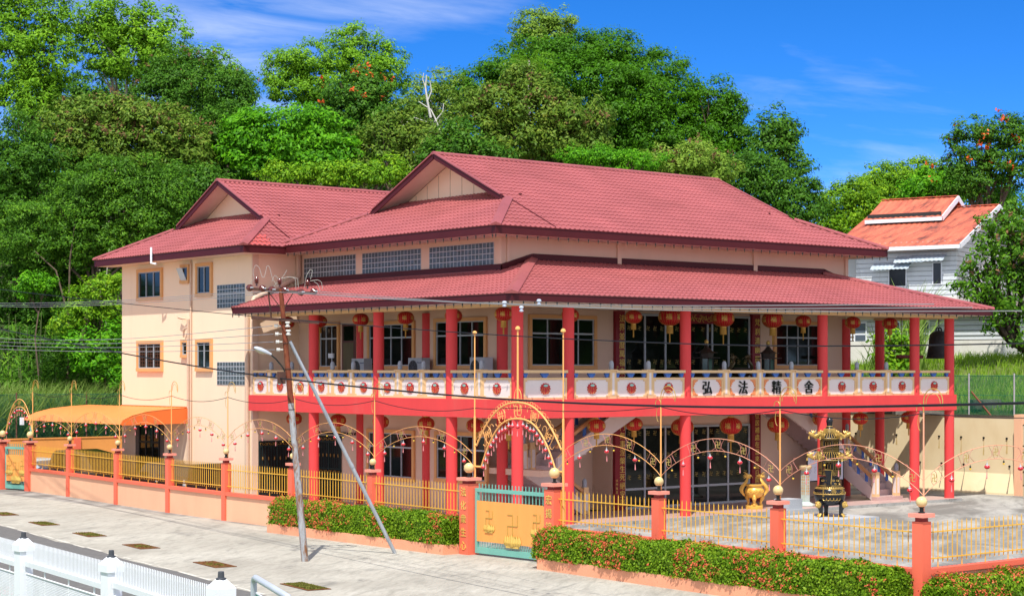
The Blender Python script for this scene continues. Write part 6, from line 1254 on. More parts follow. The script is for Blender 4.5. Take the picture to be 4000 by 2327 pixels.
def wbay(p, q, zt=2.5):
    p, q = Vector((*p, 0)), Vector((*q, 0)); d = (q-p).normalized(); p, q = p+d*.2, q-d*.2; L = (q-p).length; s = d.cross(up); m = (p+q)/2; b = MB(); n = int(L/.085)
    for i in range(n):
        e = p+d*(L*(i+.5)/n); w = .0165; z0, z1 = 2.22, 2.56; b.obox(e+up*((z0+z1)/2), d*w, s*.006, up*(z1-z0)/2); k = [e+d*x_*w+s*y_*.006+up*z1 for x_, y_ in ((-1, -1), (1, -1), (1, 1), (-1, 1))]; t_ = [e+d*x_*w*.15+s*y_*.008+up*(z1+.10) for x_, y_ in ((-1, -1), (1, -1), (1, 1), (-1, 1))]; b.add(k+t_, [(j, (j+1) % 4, 4+(j+1) % 4, 4+j) for j in range(4)]+[(4, 5, 6, 7)])
    part('pickets', b, M_WHITE, wf)
    b = MB(); b.obox(m+up*2.17, d*L/2, s*.05, up*.055); part('rail', b, M_WHITE, wf)
    b = MB(); b.tube([p+up*1.95, q+up*1.95], .02, 8); b.tube([p+up*.1, q+up*.1], .03, 8)
    for u in (.25, .55, .85): b.cyl(p+d*L*u+up*1.95, p+d*L*u+up*2.12, .018, .018, 6); b.cyl(p+d*L*u+up*.1, p+d*L*u+up*1.95, .012, .012, 6)
    part('mesh_frame', b, mk('white_rusty_tube', (.78, .80, .82), .5, .04, 2, 0, 20, .4, 0, (.50, .26, .10), (1, 1, 1), (.64, .68)), wf)
    b = MB(); H = 1.84; sp = .068; k = int((L+H)/sp)
    for i in range(k):
        a = i*sp-H; a0, a1 = max(0, -a), min(H, L-a)
        if a1 > a0: b.bar(p+d*(a+a0)+up*(.1+a0), p+d*(a+a1)+up*(.1+a1), .010, .010); b.bar(p+d*(a+a0)+up*(.1+H-a0), p+d*(a+a1)+up*(.1+H-a1), .010, .010)
    part('wire_mesh', b, mk('white_wire', (.74, .77, .80), .5), wf)
for i in range(3):
    n0 = set(bpy.data.objects); wbay(WPs[i], WPs[i+1])
    for o in set(bpy.data.objects)-n0: o.location.z = (-.12, -.05, .04)[i]
hedge([(-27.1, -11), (-27.9, -16.6)], .5, 0, .95, 2600, 'flowering orange bush behind the white fence at the lower left', 2.2)
hedge([(-28.0, -17.2), (-28.6, -22.5)], .4, 0, .62, 2600, 'low bush with orange flowers behind the wire mesh of the white fence', 1.2)
sg = thing('road_sign', 'green sign board in a bent grey tube frame at the bottom edge', 'sign', site(-3.7, 27.6))
p, q = site(-3.93, 27.9), site(-3.05, 25.2); d = (q-p).normalized(); b = MB(); b.tube([p, p+up*3.02, p+up*3.10+d*.05, p+up*3.13+d*.16, q+up*3.13-d*.16, q+up*3.10-d*.05, q+up*3.02, q], .05, 12); part('tube_frame', b, mk('grey_tube', (.50, .54, .60), .4), sg, smooth=60)
b = MB(); s = d.cross(up); b.obox((p+q)/2+up*2.22, d*1.18, s*.015, up*.68); pl = part('sign_board', b, mk('dark_green_sign', (.015, .16, .13), .35), sg)
b = MB(); b.obox((p+q)/2+up*2.22, d*1.19, s*.012, up*.70); part('white_border', b, M_WHITE, pl); b = MB(); nn = s if s.dot(-FW) > 0 else -s; axd = d if nn == s else -d
b.text('JD', p+d*.42+up*2.47+nn*.016, d if d.cross(up).dot(nn) > 0 else -d, up, .6, .008); part('white_letters', b, M_WHITE, pl)
# ------------------------------------------------------------ hill, trees, grass
def hill(u, t):
    k = 1/(1+math.exp((u-10)/2.5)); s = max(0, t-119)
    r = max(0, t-132)
    return k*min(24, s*.52)+(1-k)*(5.5+min(9, r*.22)) - (0 if t > 119 else 0)
us_ = np.arange(-75, 100, 2.5); ts_ = np.concatenate([np.arange(118.5, 190, 2.0), np.arange(190, 420, 12)]); V = []
for u in us_:
    for t in ts_: p = site(u, t); V.append((p.x, p.y, hill(u, t)-.3*(t < 119.5)+.35*math.sin(u*.7+t*.4)*min(1, max(0, (t-120)/6))))
n = len(ts_); F = [(i*n+j, (i+1)*n+j, (i+1)*n+j+1, i*n+j+1) for i in range(len(us_)-1) for j in range(n-1)]
o = bpy.data.objects.new('hill', npmesh('hill', V, F, mk('forest_floor', (.035, .05, .014), .95, .5, 1.2, .8, 8), smooth=True)); COL.objects.link(o); o['kind'] = 'structure'
LEAF = {
 'feather': leafmat('leaf_feathery_green', [(0, (0.039, 0.121, 0.0068)), (.4, (0.133, 0.319, 0.0119)), (.7, (0.246, 0.486, 0.0212)), (1, (0.441, 0.674, 0.0508))], .35),
 'deep': leafmat('leaf_deep_green', [(0, (0.021, 0.074, 0.0025)), (0.600, (0.068, 0.216, 0.0051)), (1.050, (0.159, 0.374, 0.0085)), (1, (0.344, 0.562, 0.0169))], .3),
 'bright': leafmat('leaf_bright_green', [(0, (0.020, 0.096, 0.0034)), (.4, (0.072, 0.271, 0.0068)), (.7, (0.157, 0.445, 0.0101)), (1, (0.313, 0.637, 0.0297))], .35),
 'olive': leafmat('leaf_olive_green', [(0, (0.039, 0.090, 0.0085)), (.4, (0.096, 0.197, 0.0153)), (.75, (0.194, 0.280, 0.0297)), (1, (0.351, 0.280, 0.0593))], .25),
 'dark': leafmat('leaf_dark_green', [(0, (0.016, 0.055, 0.0051)), (.4, (0.045, 0.146, 0.0085)), (.7, (0.096, 0.244, 0.0153)), (1, (0.211, 0.374, 0.0382))], .28),
 'pale': leafmat('leaf_pale_green', [(0, (0.061, 0.140, 0.0153)), (.4, (0.150, 0.280, 0.0254)), (.7, (0.264, 0.412, 0.0466)), (1, (0.458, 0.562, 0.1016))], .35),
 'yellow': leafmat('leaf_yellow_green', [(0, (0.040, 0.126, 0.0051)), (.4, (0.121, 0.299, 0.0101)), (.75, (0.280, 0.494, 0.0169)), (1, (0.562, 0.629, 0.0339))], .35),
 'mango': leafmat('leaf_glossy_green', [(0, (0.019, 0.055, 0.0043)), (.45, (0.061, 0.179, 0.0101)), (.75, (0.150, 0.337, 0.0169)), (1, (0.351, 0.562, 0.0424))], .3, .3),
 'brown': leafmat('dry_flower_brown', [(0, (.10, .055, .025)), (1, (.30, .17, .08))], .15, .8),
 'flame': leafmat('flame_blossom', [(0, (.60, .06, .015)), (1, (.85, .20, .04))], .2, .6),
 'grass': leafmat('grass_blade', [(0, (.07, .16, .02)), (.5, (.20, .33, .05)), (1, (.42, .50, .18))], .35, .45),
 'lawn': leafmat('slope_grass_blade', [(0, (.08, .19, .012)), (.5, (.22, .40, .02)), (1, (.42, .54, .08))], .4, .5)}
BARK = mk('grey_brown_bark', (.13, .095, .065), .9, .35, 5, .6, 20, .2); BARKP = mk('pale_bark', (.42, .38, .31), .85, .25, 6, .4, 20, .2); BARKD = mk('dark_bark', (.045, .034, .024), .9, .3, 5, .5, 20, .2)
VIEW = np.array(FW)
def crown_arrays(lobes, leaf, cover, cl, flat=1.0, droop=0.0, hole=.0, asp=.42, rng=RNG, seedz=0):
    """lobes: (centre xyz, rx, rz(up), rdepth). leaves gather in clumps on the lobes' outsides"""
    C = []; Nn = []; cover *= 1.65; hole *= .6
    R = np.array(RT); U = np.array((0, 0, 1.)); D = VIEW
    for c, rx, rz, rd in lobes:
        c = np.array(c); area = 4*PI*((rx*rz)**1.6/3+(rx*rd)**1.6/3+(rz*rd)**1.6/3)**(1/1.6)
        nl = int(cover*area/(leaf*leaf*asp)*2.3); ncl = max(5, int(nl/cl)); m = int(ncl*3)
        d = rng.normal(size=(m, 3)); d /= np.linalg.norm(d, axis=1, keepdims=True)
        keep = (d[:, 2] < .35) | (rng.uniform(size=m) < .8); keep &= (d[:, 1] < .25) | (rng.uniform(size=m) < .35); keep &= rng.uniform(size=m) > hole; d = d[keep][:ncl]    # d: (right, depth, up)
        nb = 1+.18*np.sin(d[:, 0]*5+c[0])+.16*np.sin(d[:, 2]*6+c[1])+rng.normal(0, .13, len(d)); inn = rng.uniform(size=len(d)) < .18; nb = np.where(inn, nb*rng.uniform(.45, .85, len(d)), nb)
        p = c+np.outer(d[:, 0]*rx*nb, R)+np.outer(d[:, 1]*rd*nb, D)+np.outer(d[:, 2]*rz*nb, U); out = np.outer(d[:, 0]/rx, R)+np.outer(d[:, 1]/rd, D)+np.outer(d[:, 2]/rz, U); out /= np.linalg.norm(out, axis=1, keepdims=True)
        k = np.maximum(4, rng.poisson(cl, len(p))); idx = np.repeat(np.arange(len(p)), k); cr = leaf*math.sqrt(cl)*.34*rng.uniform(.75, 1.3, len(p))
        q = rng.normal(size=(len(idx), 3)); q /= np.linalg.norm(q, axis=1, keepdims=True); q *= (rng.uniform(.25, 1, len(idx))**.6)[:, None]; q[:, 2] = np.where(q[:, 2] < 0, q[:, 2]*.45, q[:, 2]*.9)*flat-droop*rng.uniform(0, 1, len(idx))*.9
        L = p[idx]+q*cr[idx][:, None]; nn = out[idx]*.40+q*.95+np.array((-.1, -.1, .50))+rng.normal(0, .30, (len(idx), 3)); nn /= np.linalg.norm(nn, axis=1, keepdims=True); C.append(L); Nn.append(nn)
    return np.concatenate(C), np.concatenate(Nn)
def leafpart(name, C, Nn, leaf, asp, mats, par, off, kind='stuff'):
    V, F = leafquads(C-np.array(off), Nn, leaf, asp); o = bpy.data.objects.new(name, npmesh(name, V, F, mats)); COL.objects.link(o); o.parent = par; return o
def px(x, y, t): return site((x-1260)*1.58730*t/7161.65, t, 6.24+(1452.33-y*1.5873)*t/7161.65)
def tree(label, lobes, t, mat, leaf=.34, cover=1.0, cl=26, trunk=None, flowers=0, brown=0, flat=1.0, droop=0, hole=0, bark=None, group='trees on the wooded hill', tr=.28, asp=.42, name='tree', limbs=True, fl_top=.45, cat='tree'):
    """lobes in degrees-of-view units (picture position of the crown seen from the street) at distance t"""
    s = 1.5873*t/7161.65; L = [(tuple(px(x, y, t+dt)), rx*s, ry*s, (rx+ry)/2*s*.85) for x, y, rx, ry, dt in [(*q, 0) if len(q) == 4 else q for q in lobes]]
    cx = sum(l[0][0] for l in L)/len(L); cy = sum(l[0][1] for l in L)/len(L); v = Vector((cx, cy, 0))-CAM; u_ = v.dot(RT)
    zb = hill(u_, v.dot(FW))-.3; base = Vector((cx, cy, zb))
    if trunk and trunk[0] is not None: b0 = px(trunk[0][0], trunk[0][1], t); base = Vector((b0.x, b0.y, min(b0.z, zb) if len(trunk[0]) < 3 else b0.z))
    T = thing(name, label, cat, base, group)
    b = MB(); zc = min(l[0][2]-l[2]*.5 for l in L); fork = base.lerp(Vector((cx, cy, zc)), .75) if zc > base.z+1 else base+Vector((0, 0, 1)); fork.x += random.uniform(-.4, .4)
    mid = base.lerp(fork, .5)+Vector((random.uniform(-.3, .3), random.uniform(-.3, .3), 0)); b.tube([base-Vector((0, 0, .6)), mid, fork], [tr*1.25, tr, tr*.8], 8)
    for l in L:
        c = Vector(l[0]); m_ = fork.lerp(c, .5)+Vector((random.uniform(-.5, .5), random.uniform(-.5, .5), -.2)); b.tube([fork-Vector((0, 0, .2)), m_, c+Vector((0, 0, l[2]*.3))], [tr*.62, tr*.42, tr*.12], 6)
        for j in range(4 if limbs else 0):
            a = random.uniform(0, 2*PI); e = c+RT*(l[1]*.8*cos(a))+Vector((0, 0, l[2]*.75*sin(a)))-FW*l[3]*random.uniform(.2, .7); b.tube([m_, m_.lerp(e, .55)+Vector((0, 0, .3)), e], [tr*.3, tr*.18, tr*.05], 5)
    part('trunk', b, bark or BARK, T, smooth=60)
    leaf *= .76*random.uniform(.82, 1.25); C, Nn = crown_arrays(L, leaf, cover, cl*2.0, flat, droop, hole, asp)
    leafpart('crown', C, Nn, leaf, asp, LEAF[mat], T, base)
    for nm, frac, mt, sz in (('blossom', flowers*.4, 'flame', .24), ('twig_flowers', brown, 'brown', leaf*.8)):
        if not frac: continue
        zt = np.quantile(C[:, 2], fl_top if nm == 'blossom' else .3); i = np.where((C[:, 2] > zt) & (Nn@VIEW < .3))[0]; i = RNG.choice(i, max(3, int(len(C)*frac/9)), replace=False); i = np.repeat(i, 9)
        Cc = C[i]+RNG.normal(0, sz*.55, (len(i), 3))+Nn[i]*.18-VIEW*.15+np.array((0, 0, .15)); N2 = RNG.normal(size=(len(i), 3)); N2 /= np.linalg.norm(N2, axis=1, keepdims=True); leafpart(nm, Cc, N2, sz, .6, LEAF[mt], T, base)['kind'] = 'stuff'
    return T
# back row against the sky
tree('tall airy light green tree at the far left reaching the top edge', [(60, 60, 85, 80), (30, 170, 70, 75), (120, 150, 75, 70), (90, 245, 80, 55), (20, 20, 60, 60), (140, 40, 40, 60)], 138, 'feather', .36, .85, 24, ((125, 330),), hole=.15)
T2 = tree('tall airy tree with a visible forked pale trunk left of the sky gap', [(300, 60, 95, 65), (385, 90, 60, 65), (330, 150, 95, 55), (255, 130, 60, 60), (240, 40, 50, 45), (400, 150, 45, 40)], 141, 'feather', .36, .85, 24, ((238, 285),), hole=.15, bark=BARKP, tr=.24)
tree('dark dense tree under the airy forked tree', [(430, 190, 70, 55), (500, 215, 85, 70), (560, 240, 60, 55), (395, 235, 60, 60), (470, 270, 80, 40)], 136, 'dark', .34, 1.15, 26, brown=.01)
tree('round pale topped tree peeping out behind the dark tree', [(495, 160, 45, 38), (550, 175, 40, 35), (595, 200, 32, 35), (590, 240, 35, 35)], 152, 'feather', .34, .95, 22)
tree('wide airy tree with billowing crowns left of the pale dead branches', [(690, 180, 48, 45), (730, 215, 65, 48), (800, 150, 70, 55), (870, 105, 48, 42), (945, 135, 38, 40), (900, 180, 70, 50), (960, 190, 42, 45), (800, 215, 80, 45), (720, 150, 45, 30)], 150, 'feather', .34, .85, 24, ((770, 270),), hole=.1, bark=BARKP, tr=.2)
tree('dark flame tree with scattered orange blossoms on its crown', [(870, 235, 60, 45), (905, 225, 55, 40), (890, 280, 78, 55), (850, 310, 55, 45), (930, 270, 45, 50)], 137, 'dark', .34, 1.1, 24, flowers=.035, fl_top=.45)
tree('sparse pale tree with bare white branches in the middle gap', [(1050, 230, 55, 45), (1090, 205, 40, 35), (1020, 280, 55, 45), (1085, 265, 45, 45), (1000, 330, 60, 40)], 142, 'pale', .32, .42, 14, ((1085, 330),), hole=.35, bark=mk('white_bark', (.62, .60, .55), .8), tr=.17)
tree('feathery tree standing behind the top of the great round tree', [(1320, 62, 48, 32), (1380, 58, 42, 30), (1345, 95, 62, 35), (1310, 100, 40, 30)], 158, 'pale', .34, .95, 22)
T8 = tree('great rounded deep green tree dominating the hilltop', [(1400, 135, 110, 42, 0), (1500, 130, 95, 40, 0), (1250, 175, 75, 40, 0), (1590, 180, 80, 50, 0), (1660, 245, 75, 55, 0), (1450, 200, 130, 60, -2), (1560, 240, 110, 60, -3), (1180, 215, 55, 45, 0), (1330, 190, 90, 50, -1), (1720, 300, 60, 50, 0), (1620, 320, 95, 60, -3), (1500, 300, 90, 60, -3), (1125, 250, 45, 45, 0)], 146, 'deep', .37, 1.2, 30, ((1560, 400),), tr=.5, bark=BARKD, flat=1.1)
tree('deep green tree joining the right shoulder of the great round tree', [(1760, 245, 50, 40), (1800, 280, 40, 42), (1770, 330, 70, 50), (1830, 350, 40, 40), (1700, 380, 80, 50)], 143, 'deep', .36, 1.15, 28)
tree('smaller dark tree at the right end of the hilltop row', [(1900, 310, 45, 38), (1935, 320, 30, 35), (1905, 360, 45, 40), (1960, 410, 30, 35), (1900, 420, 55, 45)], 139, 'dark', .36, 1.0, 24)
tree('dark bushy tree sloping down right of the main roof', [(1980, 455, 28, 35), (1930, 480, 60, 50), (1870, 455, 50, 50), (1960, 520, 60, 45), (1830, 420, 50, 45)], 132, 'dark', .34, 1.1, 26)
# middle row
tree('large olive tree with brown flower sprays at the left', [(190, 300, 80, 50), (280, 285, 85, 50), (370, 310, 85, 55), (430, 350, 75, 50), (240, 350, 90, 55), (340, 370, 90, 50), (160, 360, 70, 60), (470, 390, 50, 45)], 130, 'olive', .34, 1.1, 26, brown=.05)
tree('layered bright green spreading tree above the wing roof', [(640, 320, 75, 40), (720, 300, 80, 36), (790, 330, 75, 40), (590, 365, 50, 36), (690, 360, 90, 36), (830, 375, 55, 36), (760, 385, 90, 34), (640, 395, 70, 30)], 131, 'bright', .36, 1.05, 28, flat=.7, bark=BARKD)
tree('olive drooping tree in front of the great round tree', [(1290, 215, 70, 45), (1210, 260, 80, 50), (1320, 270, 90, 55), (1420, 290, 70, 50), (1180, 320, 70, 50), (1280, 340, 100, 50), (1390, 350, 90, 45), (1460, 320, 50, 45)], 134, 'olive', .34, 1.1, 24, brown=.02, droop=.4)
tree('pale drooping tree above the right part of the main ridge', [(1700, 385, 75, 36), (1640, 410, 70, 30), (1770, 420, 50, 30), (1600, 405, 55, 26)], 128, 'pale', .34, 1.1, 26, droop=.6, brown=.04)
tree('yellowish bush behind the main ridge', [(1560, 400, 60, 22), (1500, 395, 50, 22), (1450, 385, 60, 22)], 126, 'bright', .32, 1.1, 24)
tree('mixed thin tree with bare stems between the two gables', [(950, 330, 55, 45), (1010, 370, 60, 40), (930, 390, 60, 36), (1060, 350, 55, 45), (990, 300, 40, 36)], 132, 'olive', .32, .8, 20, hole=.15)
tree('green bush filling the gap behind the wing ridge', [(880, 430, 60, 28), (960, 425, 60, 30), (800, 430, 60, 25), (700, 430, 60, 22)], 126, 'yellow', .32, 1.1, 24)
tree('dark green tree between the olive tree and the bright one', [(520, 320, 60, 40), (580, 300, 50, 36), (540, 370, 60, 40), (500, 420, 50, 40)], 133, 'dark', .34, 1.1, 26)
tree('small round dark bush behind the sparse pale tree', [(1130, 350, 55, 40), (1100, 400, 60, 36), (1180, 390, 60, 36)], 129, 'dark', .34, 1.1, 26)
# lower left wall of forest
TL = tree('broad glossy leaved tree covering the lower left in front of the wing', [(260, 480, 110, 60), (150, 540, 110, 65), (330, 520, 100, 60), (230, 590, 120, 55), (370, 590, 70, 50), (90, 600, 90, 60), (420, 480, 60, 50), (300, 440, 90, 50)], 121, 'mango', .36, 1.1, 26, ((165, 950, 1),), bark=BARK, tr=.2, asp=.34)
tree('mid green tree at the left edge above the bamboo', [(40, 430, 80, 60), (20, 520, 70, 60), (90, 400, 70, 50), (40, 340, 70, 50), (-30, 460, 70, 80)], 126, 'dark', .34, 1.1, 26)
tree('dark tree behind the glossy tree at mid height', [(470, 450, 70, 50), (520, 470, 60, 40), (430, 530, 70, 50), (120, 470, 90, 50)], 127, 'dark', .34, 1.1, 26)
tree('bright sapling with yellow leaves beside the wing corner', [(230, 720, 55, 35), (270, 690, 40, 30), (200, 770, 50, 36), (275, 760, 36, 36), (170, 800, 40, 30)], 117, 'yellow', .30, .55, 14, hole=.25, tr=.08)
tree('leafy bush climbing beside the wing wall', [(270, 840, 45, 45), (240, 890, 50, 40), (285, 920, 30, 36), (200, 850, 45, 36)], 116, 'bright', .30, .8, 18, hole=.1, tr=.07)
tree('small feathery sapling in front of the dark undergrowth', [(85, 690, 38, 22), (60, 710, 30, 20), (110, 700, 26, 18)], 114, 'bright', .28, .7, 14, ((95, 900, 1),), tr=.05)
tree('dark leafy tree filling the forest edge at the far left', [(50, 640, 75, 55), (20, 720, 70, 55), (95, 760, 70, 55), (140, 690, 60, 50), (60, 820, 80, 50)], 123, 'dark', .34, .9, 24, limbs=False)
tree('dark leafy tree between the bare trunks at the lower left', [(190, 760, 70, 60), (240, 660, 60, 50), (160, 840, 70, 50), (250, 820, 60, 60)], 124, 'mango', .34, .9, 24, limbs=False)
def bamboo():
    T = thing('bamboo_clump', 'dense drooping bamboo clump at the left edge', 'bamboo', site(-31.5, 116.5, 0)); b = MB(); C = []; N_ = []
    for i in range(26):
        p = site(-33+random.uniform(-1.5, 4.5), 116.5+random.uniform(-1, 2), 0); top_ = p+RT*random.uniform(-1.5, 1.5)+Vector((0, 0, random.uniform(6, 10.5))); b.tube([p, p.lerp(top_, .6)+RT*random.uniform(-.3, .3), top_], [.05, .04, .015], 5)
        for j in range(90): u = random.uniform(.2, 1); q = p.lerp(top_, u)+RT*random.gauss(0, .5)+FW*random.gauss(0, .5)-Vector((0, 0, random.uniform(0, .8))); C.append(q); n = Vector((random.gauss(0, .5), random.gauss(0, .5), .4))-FW*.6; N_.append(n.normalized())
    part('culms', b, mk('bamboo_culm', (.12, .16, .05), .6), T); leafpart('foliage', np.array(C), np.array(N_), .55, .18, LEAF['mango'], T, OFF[T.name])
bamboo()
# slim bare trunks seen before the dark undergrowth
for i, (x0, y0, x1, y1, t, lab) in enumerate(((268, 930, 258, 720, 119, 'thin pale trunk leaning beside the wing corner'), (165, 940, 172, 640, 119, 'straight dark trunk in the middle of the lower left forest'))):
    p, q = px(x0, y0, t), px(x1, y1, t); p.z = 0; b = MB(); m_ = p.lerp(q, .5)+RT*random.uniform(-.15, .15); b.tube([p, m_, q, q+(q-m_)*.5+RT*.4], [.10, .08, .06, .02], 7)
    if i: b.tube([p.lerp(q, .72), p.lerp(q, .95)-RT*.9, q+Vector((0, 0, .6))-RT*2.3], [.08, .06, .04], 6)
    top('bare_trunk', b, BARKP if i == 0 else BARK, lab, 'tree trunk', 'slim trunks before the forest', smooth=60)
b = MB()   # pale dead branches of the middle gap
for pts, r in ((((1060, 290), (1052, 250), (1047, 215), (1050, 185)), .11), (((1052, 250), (1062, 225), (1058, 200)), .06), (((1085, 330), (1070, 290), (1060, 270), (1030, 250)), .09), (((1047, 215), (1040, 195), (1043, 180)), .05), (((1070, 300), (1090, 275), (1092, 255)), .05), (((990, 310), (1020, 290), (1050, 300)), .05)):
    P_ = [px(x, y, 139) for x, y in pts]; b.tube(P_, [r*(1-.2*i) for i in range(len(P_))], 6)
top('dead_branches', b, mk('white_bark', ()), 'bare white branches sticking up in the middle sky gap', 'dead tree', smooth=60)
def palm():
    c = px(1302, 150, 140); T = thing('palm', 'thin palm with feathery fronds before the great round tree', 'palm', (c.x, c.y, c.z-9)); b = MB(); b.tube([c-Vector((0, 0, 9)), c], [.12, .08], 7); part('trunk', b, BARKP, T); b = MB()
    for i in range(11):
        a = PI*(-.15+1.3*i/10); d = RT*cos(a)+FW*random.uniform(-.5, .3); L = random.uniform(1.6, 2.6)
        for s in range(16):
            u = s/15; p = c+d*(L*u)+Vector((0, 0, L*(.9*sin(a)*u-.55*u*u+.15*u)))
            for k in (-1, 1): e = p+Vector((0, 0, -.35))+FW.cross(d).normalized()*k*.2+d*.22; b.add([p, p+d*.05, e], [(0, 1, 2)])
    part('fronds', b, LEAF['feather'], T)
palm()
# undergrowth, grasses
def scatter_leaves(name, n, fu, leaf, asp, mat, nz=.5):
    C = np.array([fu() for _ in range(n)]); Nn = RNG.normal(0, .6, (n, 3))+np.array((0, 0, nz))-VIEW*.35; Nn /= np.linalg.norm(Nn, axis=1, keepdims=True); V, F = leafquads(C, Nn, leaf, asp); o = bpy.data.objects.new(name, npmesh(name, V, F, LEAF[mat])); COL.objects.link(o); o['kind'] = 'stuff'; return o
def under():
    u = random.uniform(-36, -12); t = random.uniform(117.5, 123); h = (1-random.random()**.7)*(7.5+2.5*math.sin(u*.8)+1.5*math.sin(u*2.1+t)); p = site(u, t); return (p.x, p.y, hill(u, t)+h)
scatter_leaves('undergrowth', 110000, under, .25, .45, 'dark')
def under2():
    u = random.uniform(-60, 32) if random.random() < .8 else random.uniform(20, 60); t = random.uniform(121, 178); h = (1-random.random()**.6)*2.8; p = site(u, t); return (p.x, p.y, hill(u, t)+h)
scatter_leaves('hill_undergrowth', 90000, under2, .42, .5, 'dark')
def blades(name, pts, hmin, hmax, w, mat, seg=4, bend=.5, label=None, cat=None, kind='stuff', group=None):
    V = []; F = []; k = 0
    for p in pts:
        h = random.uniform(hmin, hmax); a = random.uniform(0, 2*PI); d = Vector((cos(a), sin(a), 0)); sd = Vector((-sin(a), cos(a), 0)); bd = bend*random.uniform(.3, 1.3)*h
        if random.random() < .7: sd = RT*cos(a*.5)*.8+sd*.4; sd.normalize()
        for s in range(seg+1):
            u = s/seg; c = Vector(p)+d*(bd*u*u)+Vector((0, 0, h*(u-.32*bend*u*u*u))); ww = w*(1-u)**.7+.002; V += [tuple(c-sd*ww), tuple(c+sd*ww)]
        F += [(k+2*s, k+2*s+1, k+2*s+3, k+2*s+2) for s in range(seg)]; k += 2*(seg+1)
    o = bpy.data.objects.new(name, npmesh(name, V, F, LEAF[mat])); COL.objects.link(o)
    return props(o, label, cat, group, kind)
pts = []
for i in range(1300):
    c = Vector((random.uniform(-9, 13), 48.0+abs(random.gauss(0, 3.0)), 0))
    for j in range(9): pts.append((c.x+random.gauss(0, .25), c.y+random.gauss(0, .25), 0))
blades('tall_grass', pts, 2.4, 7.0, .06, 'grass', 5, .5)
pts = []
while len(pts) < 30000:
    x, y = random.uniform(33.3, 50) if random.random() < .75 else random.uniform(48, 64), random.uniform(-6, 32)
    v = Vector((x, y, 0))-CAM
    if v.dot(RT) < v.dot(FW)*.10: continue
    pts.append((x, y, rslope(x, y)-.03))
blades('slope_grass', pts, .25, .75, .022, 'lawn', 3, .5)
def reed(label, u, t, z, n, h):
    c = site(u, t, z); T = thing('reed_clump', label, 'tall grass', c, 'reed clumps by the white house'); o = blades('reed_blades', [(random.gauss(0, .35), random.gauss(0, .35), 0) for _ in range(n)], h*.5, h, .055, 'grass', 5, .45, None, None, 'stuff'); o.parent = T
reed('tall reed clump standing above the roof edge before the white house', 24.2, 110, 6.7, 70, 6.2); reed('dry reed clump seen between the right balcony columns', 20.9, 103, 5.2, 90, 4.6); reed('reed clump at the foot of the white house wall', 23.2, 106, 5.9, 70, 4.2)
tree('large leaved bright green bush seen between the right end columns', [(2195, 835, 30, 26), (2205, 880, 34, 30), (2180, 915, 30, 24), (2225, 850, 22, 30)], 98, 'yellow', .30, 1.2, 14, None, asp=.6, tr=.05, group='bushes on the grass slope', name='bush', limbs=False, cat='bush')
b = MB()
tomb = [(2425, 888, 96, .75, .4), (2240, 892, 100, 2.0, .16), (2180, 900, 100, 2.6, .16), (2260, 925, 97, 1.3, .14)]
for i, (x, y, t, w, h) in enumerate(tomb):
    c = px(x, y, t); b = MB(); v = c-CAM; b.obox((c.x, c.y, rslope(c.x, c.y)+h*.5), RT*w, FW*.45, (0, 0, h*.62)); top('concrete_block', b, mk('mossy_old_concrete', (.15, .14, .12), .95, .4, 4, .5, 20), ['dark concrete block standing alone in the grass at the right', 'long low concrete ledge below the bell', 'low concrete ledge left of the bright bush', 'short concrete ledge behind the last balcony bay'][i], 'concrete block', 'old concrete blocks in the grass')
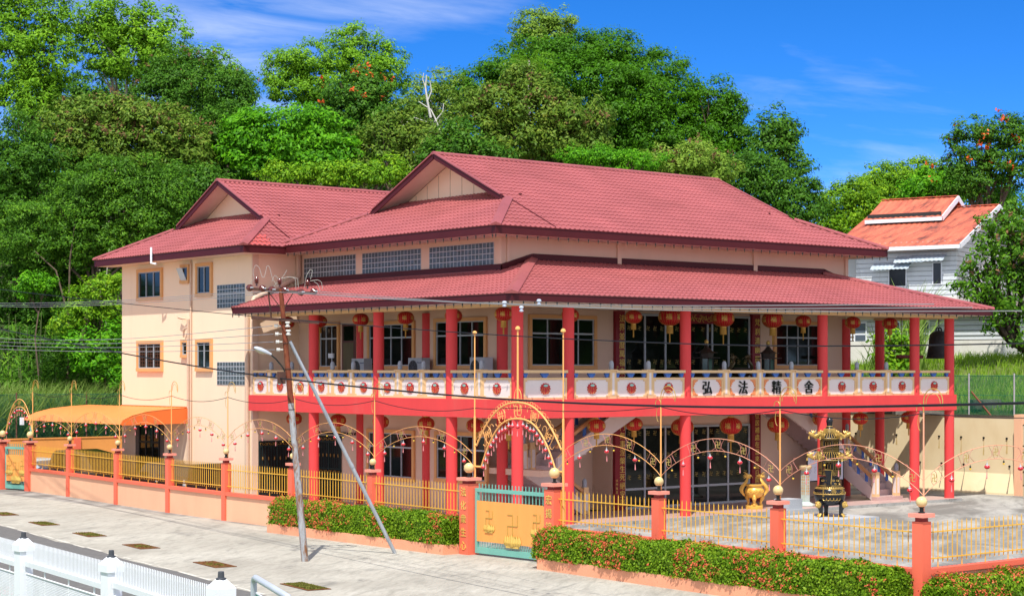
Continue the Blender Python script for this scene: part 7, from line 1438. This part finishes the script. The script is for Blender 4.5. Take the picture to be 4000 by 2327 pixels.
# right: trees behind the house and the near drooping tree
tree('light green bushy trees left of the red roofed house', [(2060, 500, 50, 40), (2110, 480, 55, 40), (2020, 540, 50, 40), (2090, 560, 60, 40), (2150, 520, 60, 40), (2040, 580, 40, 36)], 142, 'yellow', .36, 1.1, 24)
tree('bright bushy tree rising above the red roof', [(2180, 440, 60, 32), (2230, 430, 60, 32), (2290, 440, 60, 32), (2140, 470, 50, 30), (2240, 470, 80, 30), (2340, 470, 60, 30)], 150, 'yellow', .36, 1.1, 24)
tree('tall flame tree with orange blossoms at the right edge', [(2350, 340, 28, 22), (2400, 320, 50, 30), (2470, 320, 55, 35), (2360, 400, 50, 36), (2430, 390, 60, 40), (2490, 400, 55, 50), (2500, 340, 40, 40), (2400, 450, 70, 36)], 136, 'dark', .36, .75, 20, None, flowers=.03, hole=.15, fl_top=.25)
tree('low flame tree with orange blossoms behind the house ridge', [(2290, 455, 55, 30), (2340, 440, 45, 30), (2260, 480, 40, 26), (2440, 470, 60, 30)], 140, 'bright', .34, 1.0, 22, flowers=.02, fl_top=.3)
TR = tree('near drooping tree with glossy leaves hiding the right end of the house', [(2480, 545, 55, 50), (2440, 600, 45, 45), (2510, 620, 60, 70), (2400, 660, 36, 36), (2380, 690, 34, 30), (2450, 690, 55, 45), (2500, 730, 55, 50), (2400, 720, 36, 26), (2430, 775, 16, 36), (2505, 800, 24, 50), (2450, 745, 40, 30), (2545, 560, 60, 90)], 104, 'mango', .36, .42, 14, ((2600, 900, 1),), droop=.7, brown=.03, bark=BARKD, asp=.42, hole=.4, group='trees by the white house')
# backing rows so that no empty ground shows between the crowns
bk = [(560, 330, 128), (1000, 300, 120), (1500, 330, 140), (200, 260, 150), (1750, 420, 90), (2200, 520, 110), (2450, 520, 110), (800, 320, 130), (1250, 380, 120), (60, 560, 110), (420, 400, 110)]
for i, (x, y, r) in enumerate(bk):
    tree('shaded backing tree on the slope, %s of the row counted from the back' % ordinal(i), [(x-r*.5, y+20, r*.6, r*.45), (x+r*.5, y+15, r*.6, r*.45), (x, y-10, r*.55, r*.4), (x, y+60, r*.9, r*.5)], 156 if x < 1900 else 160, 'dark', .5, .9, 22, limbs=False)
# trees across the street and beyond the left edge; out of frame, mirrored in the window panes
for k_, (T, (x, y, z), rz) in enumerate(((T8, (45, -45, -7), 2.2), (T8, (66, -50, -7), 1.9), (T8, (84, -44, -6), 1.7), (T8, (62, -66, -5), 2.0), (T8, (-34, 56, -7), -1.2), (T8, (-44, 74, -7), -1.5), (T8, (-60, 90, -6), -1.4), (T8, (-24, 80, -6), -1.0))):
    c = dup(T, (x, y, z), 'tree outside the view, %s of those mirrored in the window panes' % ordinal(k_), 'trees outside the view', rz)
